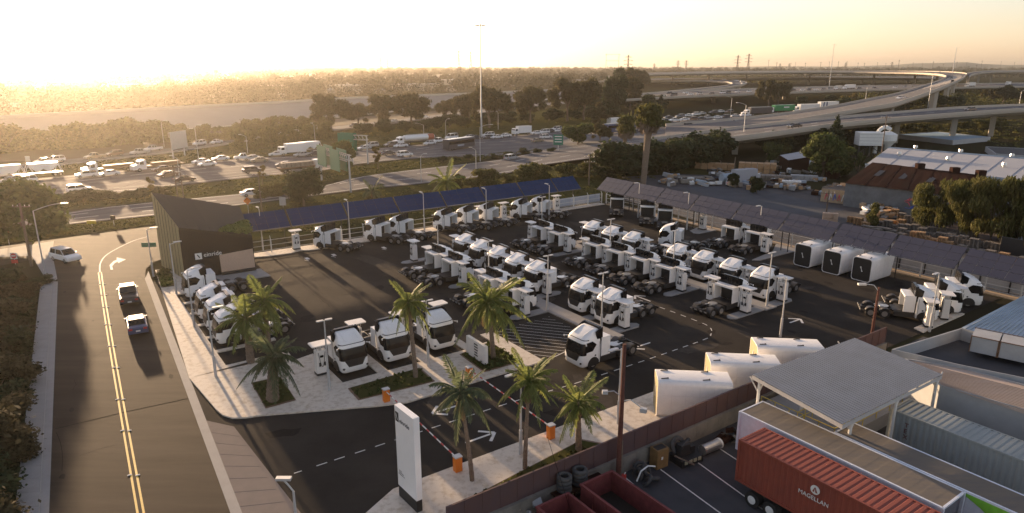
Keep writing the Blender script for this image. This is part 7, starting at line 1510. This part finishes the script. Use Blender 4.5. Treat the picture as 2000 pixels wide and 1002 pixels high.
# distant tree mass
pts = []; tries = 0
while len(pts) < 5200 and tries < 60000:
    tries += 1; y = 262 * (20 ** R.random()); u = R.uniform(-.82, .82); x_, y_ = pix((u * y, y, 0))
    if x_ < -120 or x_ > 2120: continue
    if x_ < 1180 and y_ > lev_y(x_) - 3: continue
    if x_ >= 1180 and y_ > 153: continue
    if any(abs(q.x - u * y) < 9 and abs(q.y - y) < 8 for q in HP[:120]) and y < 900: continue
    if noise.noise(Vector((u * y * .006, y * .004, 0))) < -.12 and y > 500: continue
    s = R.uniform(2.6, 6.2) * (1 + min(1.0, y / 3500)); pts.append((u * y, y, s * .95, s * R.uniform(.8, 1.5), s * .9, s * R.uniform(.75, 1.15)))
pts = np.array(pts); dist = pts[:, 1]
for nm_, sel, per, sz in (('distant_trees', dist < 700, 190, .7), ('far_trees', dist >= 700, 60, 2.0)):
    Q = pts[sel]; me = leafmesh(nm_, Q, int(len(Q) * per), sz, LEAF['far'], shell=.75); obj(nm_, me, kind='stuff')
# trees under / around the flyovers
pts = []
for k in range(500):
    x_ = R.uniform(1640, 2060); y_ = R.uniform(178, 214)
    if x_ < 1840 and y_ < 200 - (x_ - 1640) * .1: continue
    p = G(x_, y_); s = R.uniform(2, 4.5); pts.append((p.x, p.y, s * .8, s * 1.4, s * 1.2, s))
for k in range(260):
    x_ = R.uniform(1230, 1560); y_ = R.uniform(150, 164); p = G(x_, y_); s = R.uniform(3, 6); pts.append((p.x, p.y, s * .6, s * 1.8, s, s * .8))
obj('undergrowth', leafmesh('undergrowth', pts, len(pts) * 45, .6, LEAF['bush'], shell=.6), kind='stuff')
# individual rows of tall palms on the skyline at the left
PF = leafmesh('crown', [(0, 0, 15, 2.0, 2.0, 1.5)], 160, .8, LEAF['far'], hang=.2); PT = MB().tube((0, 0, 0), (0, 0, 15), .3, .2, 6).mesh('trunk', M['bark'])
for k, (x, y, tp) in enumerate(((10, 215, 163), (425, 165, 136), (465, 170, 146), (470, 150, 133), (476, 148, 131), (328, 160, 139), (880, 165, 146), (655, 185, 168), (560, 180, 160), (32, 218, 178))):
    p = G(x, y); h = HT(p, tp); t = thing('skyline_palm', 'thin palm on the hazy skyline, %s from the left' % ORD[[10, 32, 328, 425, 465, 470, 476, 560, 655, 880].index(x) + 1], 'palm tree', p, 0, 'skyline palms'); s = h / 16.5; t.scale = (s, s, s); obj('crown', PF, t); obj('trunk', PT, t)
# transmission towers
def tower(px, base_dist, top, lab, kind='lattice', wd=1.0):
    dy = base_dist; X = (px - PCX) / FPX * (dy * CP + CAMH * SP); p = Vector((X, dy, 0)); h = HT(p, top); t = thing('transmission_tower', lab, 'pylon', p, 0, 'lattice towers on the skyline'); b = MB(); w_ = h * .09 * wd; r = max(.25, dy * .00022)
    if kind == 'lattice':
        lv = [0, .18, .34, .48, .6, .7, .8, .9, 1.0]; wd_ = lambda u: w_ * (1 - .82 * min(1, u / .7))
        for sx, sy in ((-1, -1), (1, -1), (1, 1), (-1, 1)):
            for u0, u1 in zip(lv, lv[1:]): b.tube((sx * wd_(u0), sy * wd_(u0), h * u0), (sx * wd_(u1), sy * wd_(u1), h * u1), r, n=4, cap=False)
        for u0, u1 in zip(lv, lv[1:]):
            for sy in (-1, 1): b.tube((-wd_(u0), sy * wd_(u0), h * u0), (wd_(u1), sy * wd_(u1), h * u1), r * .7, n=3, cap=False); b.tube((wd_(u0), sy * wd_(u0), h * u0), (-wd_(u1), sy * wd_(u1), h * u1), r * .7, n=3, cap=False)
        obj('tower_body', b.mesh('tower_body', M['galvd']), t); b = MB()
        for u, l in ((.68, .15), (.8, .17), (.92, .12)): b.tube((-h * l, 0, h * u), (h * l, 0, h * u), r, n=4); b.tube((-h * l, 0, h * u), (0, 0, h * (u + .05)), r * .7, n=3); b.tube((h * l, 0, h * u), (0, 0, h * (u + .05)), r * .7, n=3)
        obj('crossarm', b.mesh('crossarm', M['galvd']), t)
    else:
        W = h * .28
        for x in (-W, W): b.tube((x, 0, 0), (x, 0, h), r * 1.3, n=4)
        obj('tower_body', b.mesh('tower_body', M['galvd']), t); b = MB(); b.tube((-W * 1.2, 0, h * .97), (W * 1.2, 0, h * .97), r, n=4); b.tube((-W, 0, h * .7), (W, 0, h * .7), r, n=4); obj('crossarm', b.mesh('crossarm', M['galvd']), t)
M['galvd'] = mat('weathered_steel', (.10, .09, .08), .8)
for a in ((897, 1300, 98, 'left of the twin lattice towers beside the tall light mast'), (920, 1300, 100, 'right of the twin lattice towers beside the tall light mast'), (1225, 1000, 107, 'dark lattice tower above the centre right trees'), (1438, 1500, 108, 'left of the pair of leaning towers above the long bridge'), (1459, 1500, 105, 'right of the pair of leaning towers above the long bridge'), (745, 1800, 112, 'faint lattice tower in the centre, left one'), (758, 1800, 113, 'faint lattice tower in the centre, right one'), (548, 2200, 110, 'very faint lattice tower left of centre'), (1323, 2400, 118, 'small lattice tower, left of the two in the right centre'), (1339, 2400, 118, 'small lattice tower, right of the two in the right centre'), (24, 1500, 128, 'ghostly tower in the sun haze at the left'), (1277, 3000, 124, 'tiny lattice tower right of the dark one'), (1522, 3000, 124, 'tiny tower above the semi trucks, left'), (1540, 3000, 124, 'tiny tower above the semi trucks, right'), (1650, 3000, 122, 'tiny tower left of the hill foot'), (1740, 3200, 121, 'tiny tower before the hill')): tower(*a)
tower(1195, 1700, 105, 'pale H shaped power frame left of the dark lattice tower', 'H', 1.0)
# skyline poles
for k in range(26):
    x = 1500 + k * 19 + R.uniform(-6, 6); d = R.uniform(1400, 2600); X = (x - PCX) / FPX * (d * CP + CAMH * SP); p = Vector((X, d, 0)); h = 26 + R.uniform(2, 12) * d / 1333; t = thing('skyline_pole', 'thin pole on the skyline at the right', 'utility pole', p, 0, 'thin skyline poles'); b = MB().tube((0, 0, 0), (0, 0, h), .4, n=4); b.box((0, 0, h * .93), (h * .12, .5, .5)); obj('pole', b.mesh('pole', M['galvd']), t)
# hills
def hill(name, prof, dist, m):
    b = MB(); P = []
    for x, y in prof:
        X = (x - PCX) / FPX * (dist * CP + CAMH * SP); P.append((X, dist, max(2, HT((X, dist), y))))
    rows = []
    for f, sc_ in ((-900, 0), (-500, .45), (0, 1), (700, .5), (1500, 0)): rows.append([(x * (1 + f / dist), d + f + noise.noise(Vector((x * .002, f, 0))) * 200, -1 + z * sc_ * (1 + .12 * noise.noise(Vector((x * .004, f * .01, 3))))) for x, d, z in P])
    for a_, c_ in zip(rows, rows[1:]):
        for k in range(len(P) - 1): b.quad([a_[k], a_[k + 1], c_[k + 1], c_[k]])
    obj(name, b.mesh(name, m), kind='structure')
M['hill'] = mat('hill_slope', (.10, .095, .06), .95, scale=.004, c2=(.06, .065, .04))
hill('hills', [(1400, 131), (1520, 129), (1640, 130), (1700, 128), (1750, 126.5), (1790, 123.5), (1830, 122), (1862, 121.5), (1885, 122), (1910, 125), (1960, 126.5), (2010, 126), (2100, 127), (2300, 128), (2600, 130)], 4800, M['hill'])
# ---------------------------------------------------------------- haze
bpy.context.view_layer.update()
hb = MB(); hb.box((0, 5200, 36.0), (14000, 10620, 82)); me = hb.mesh('haze', mat('haze_air', (1, 1, 1)))
hm = bpy.data.materials.new('haze_volume'); hm.use_nodes = True; n_ = hm.node_tree; n_.nodes.clear(); pv_ = n_.nodes.new('ShaderNodeVolumePrincipled'); ou = n_.nodes.new('ShaderNodeOutputMaterial'); n_.links.new(pv_.outputs[0], ou.inputs['Volume'])
pv_.inputs['Density'].default_value = HAZE; pv_.inputs['Anisotropy'].default_value = HAZE_G; pv_.inputs['Color'].default_value = (*HAZE_C, 1)
me.materials.clear(); me.materials.append(hm); obj('haze', me, kind='stuff')
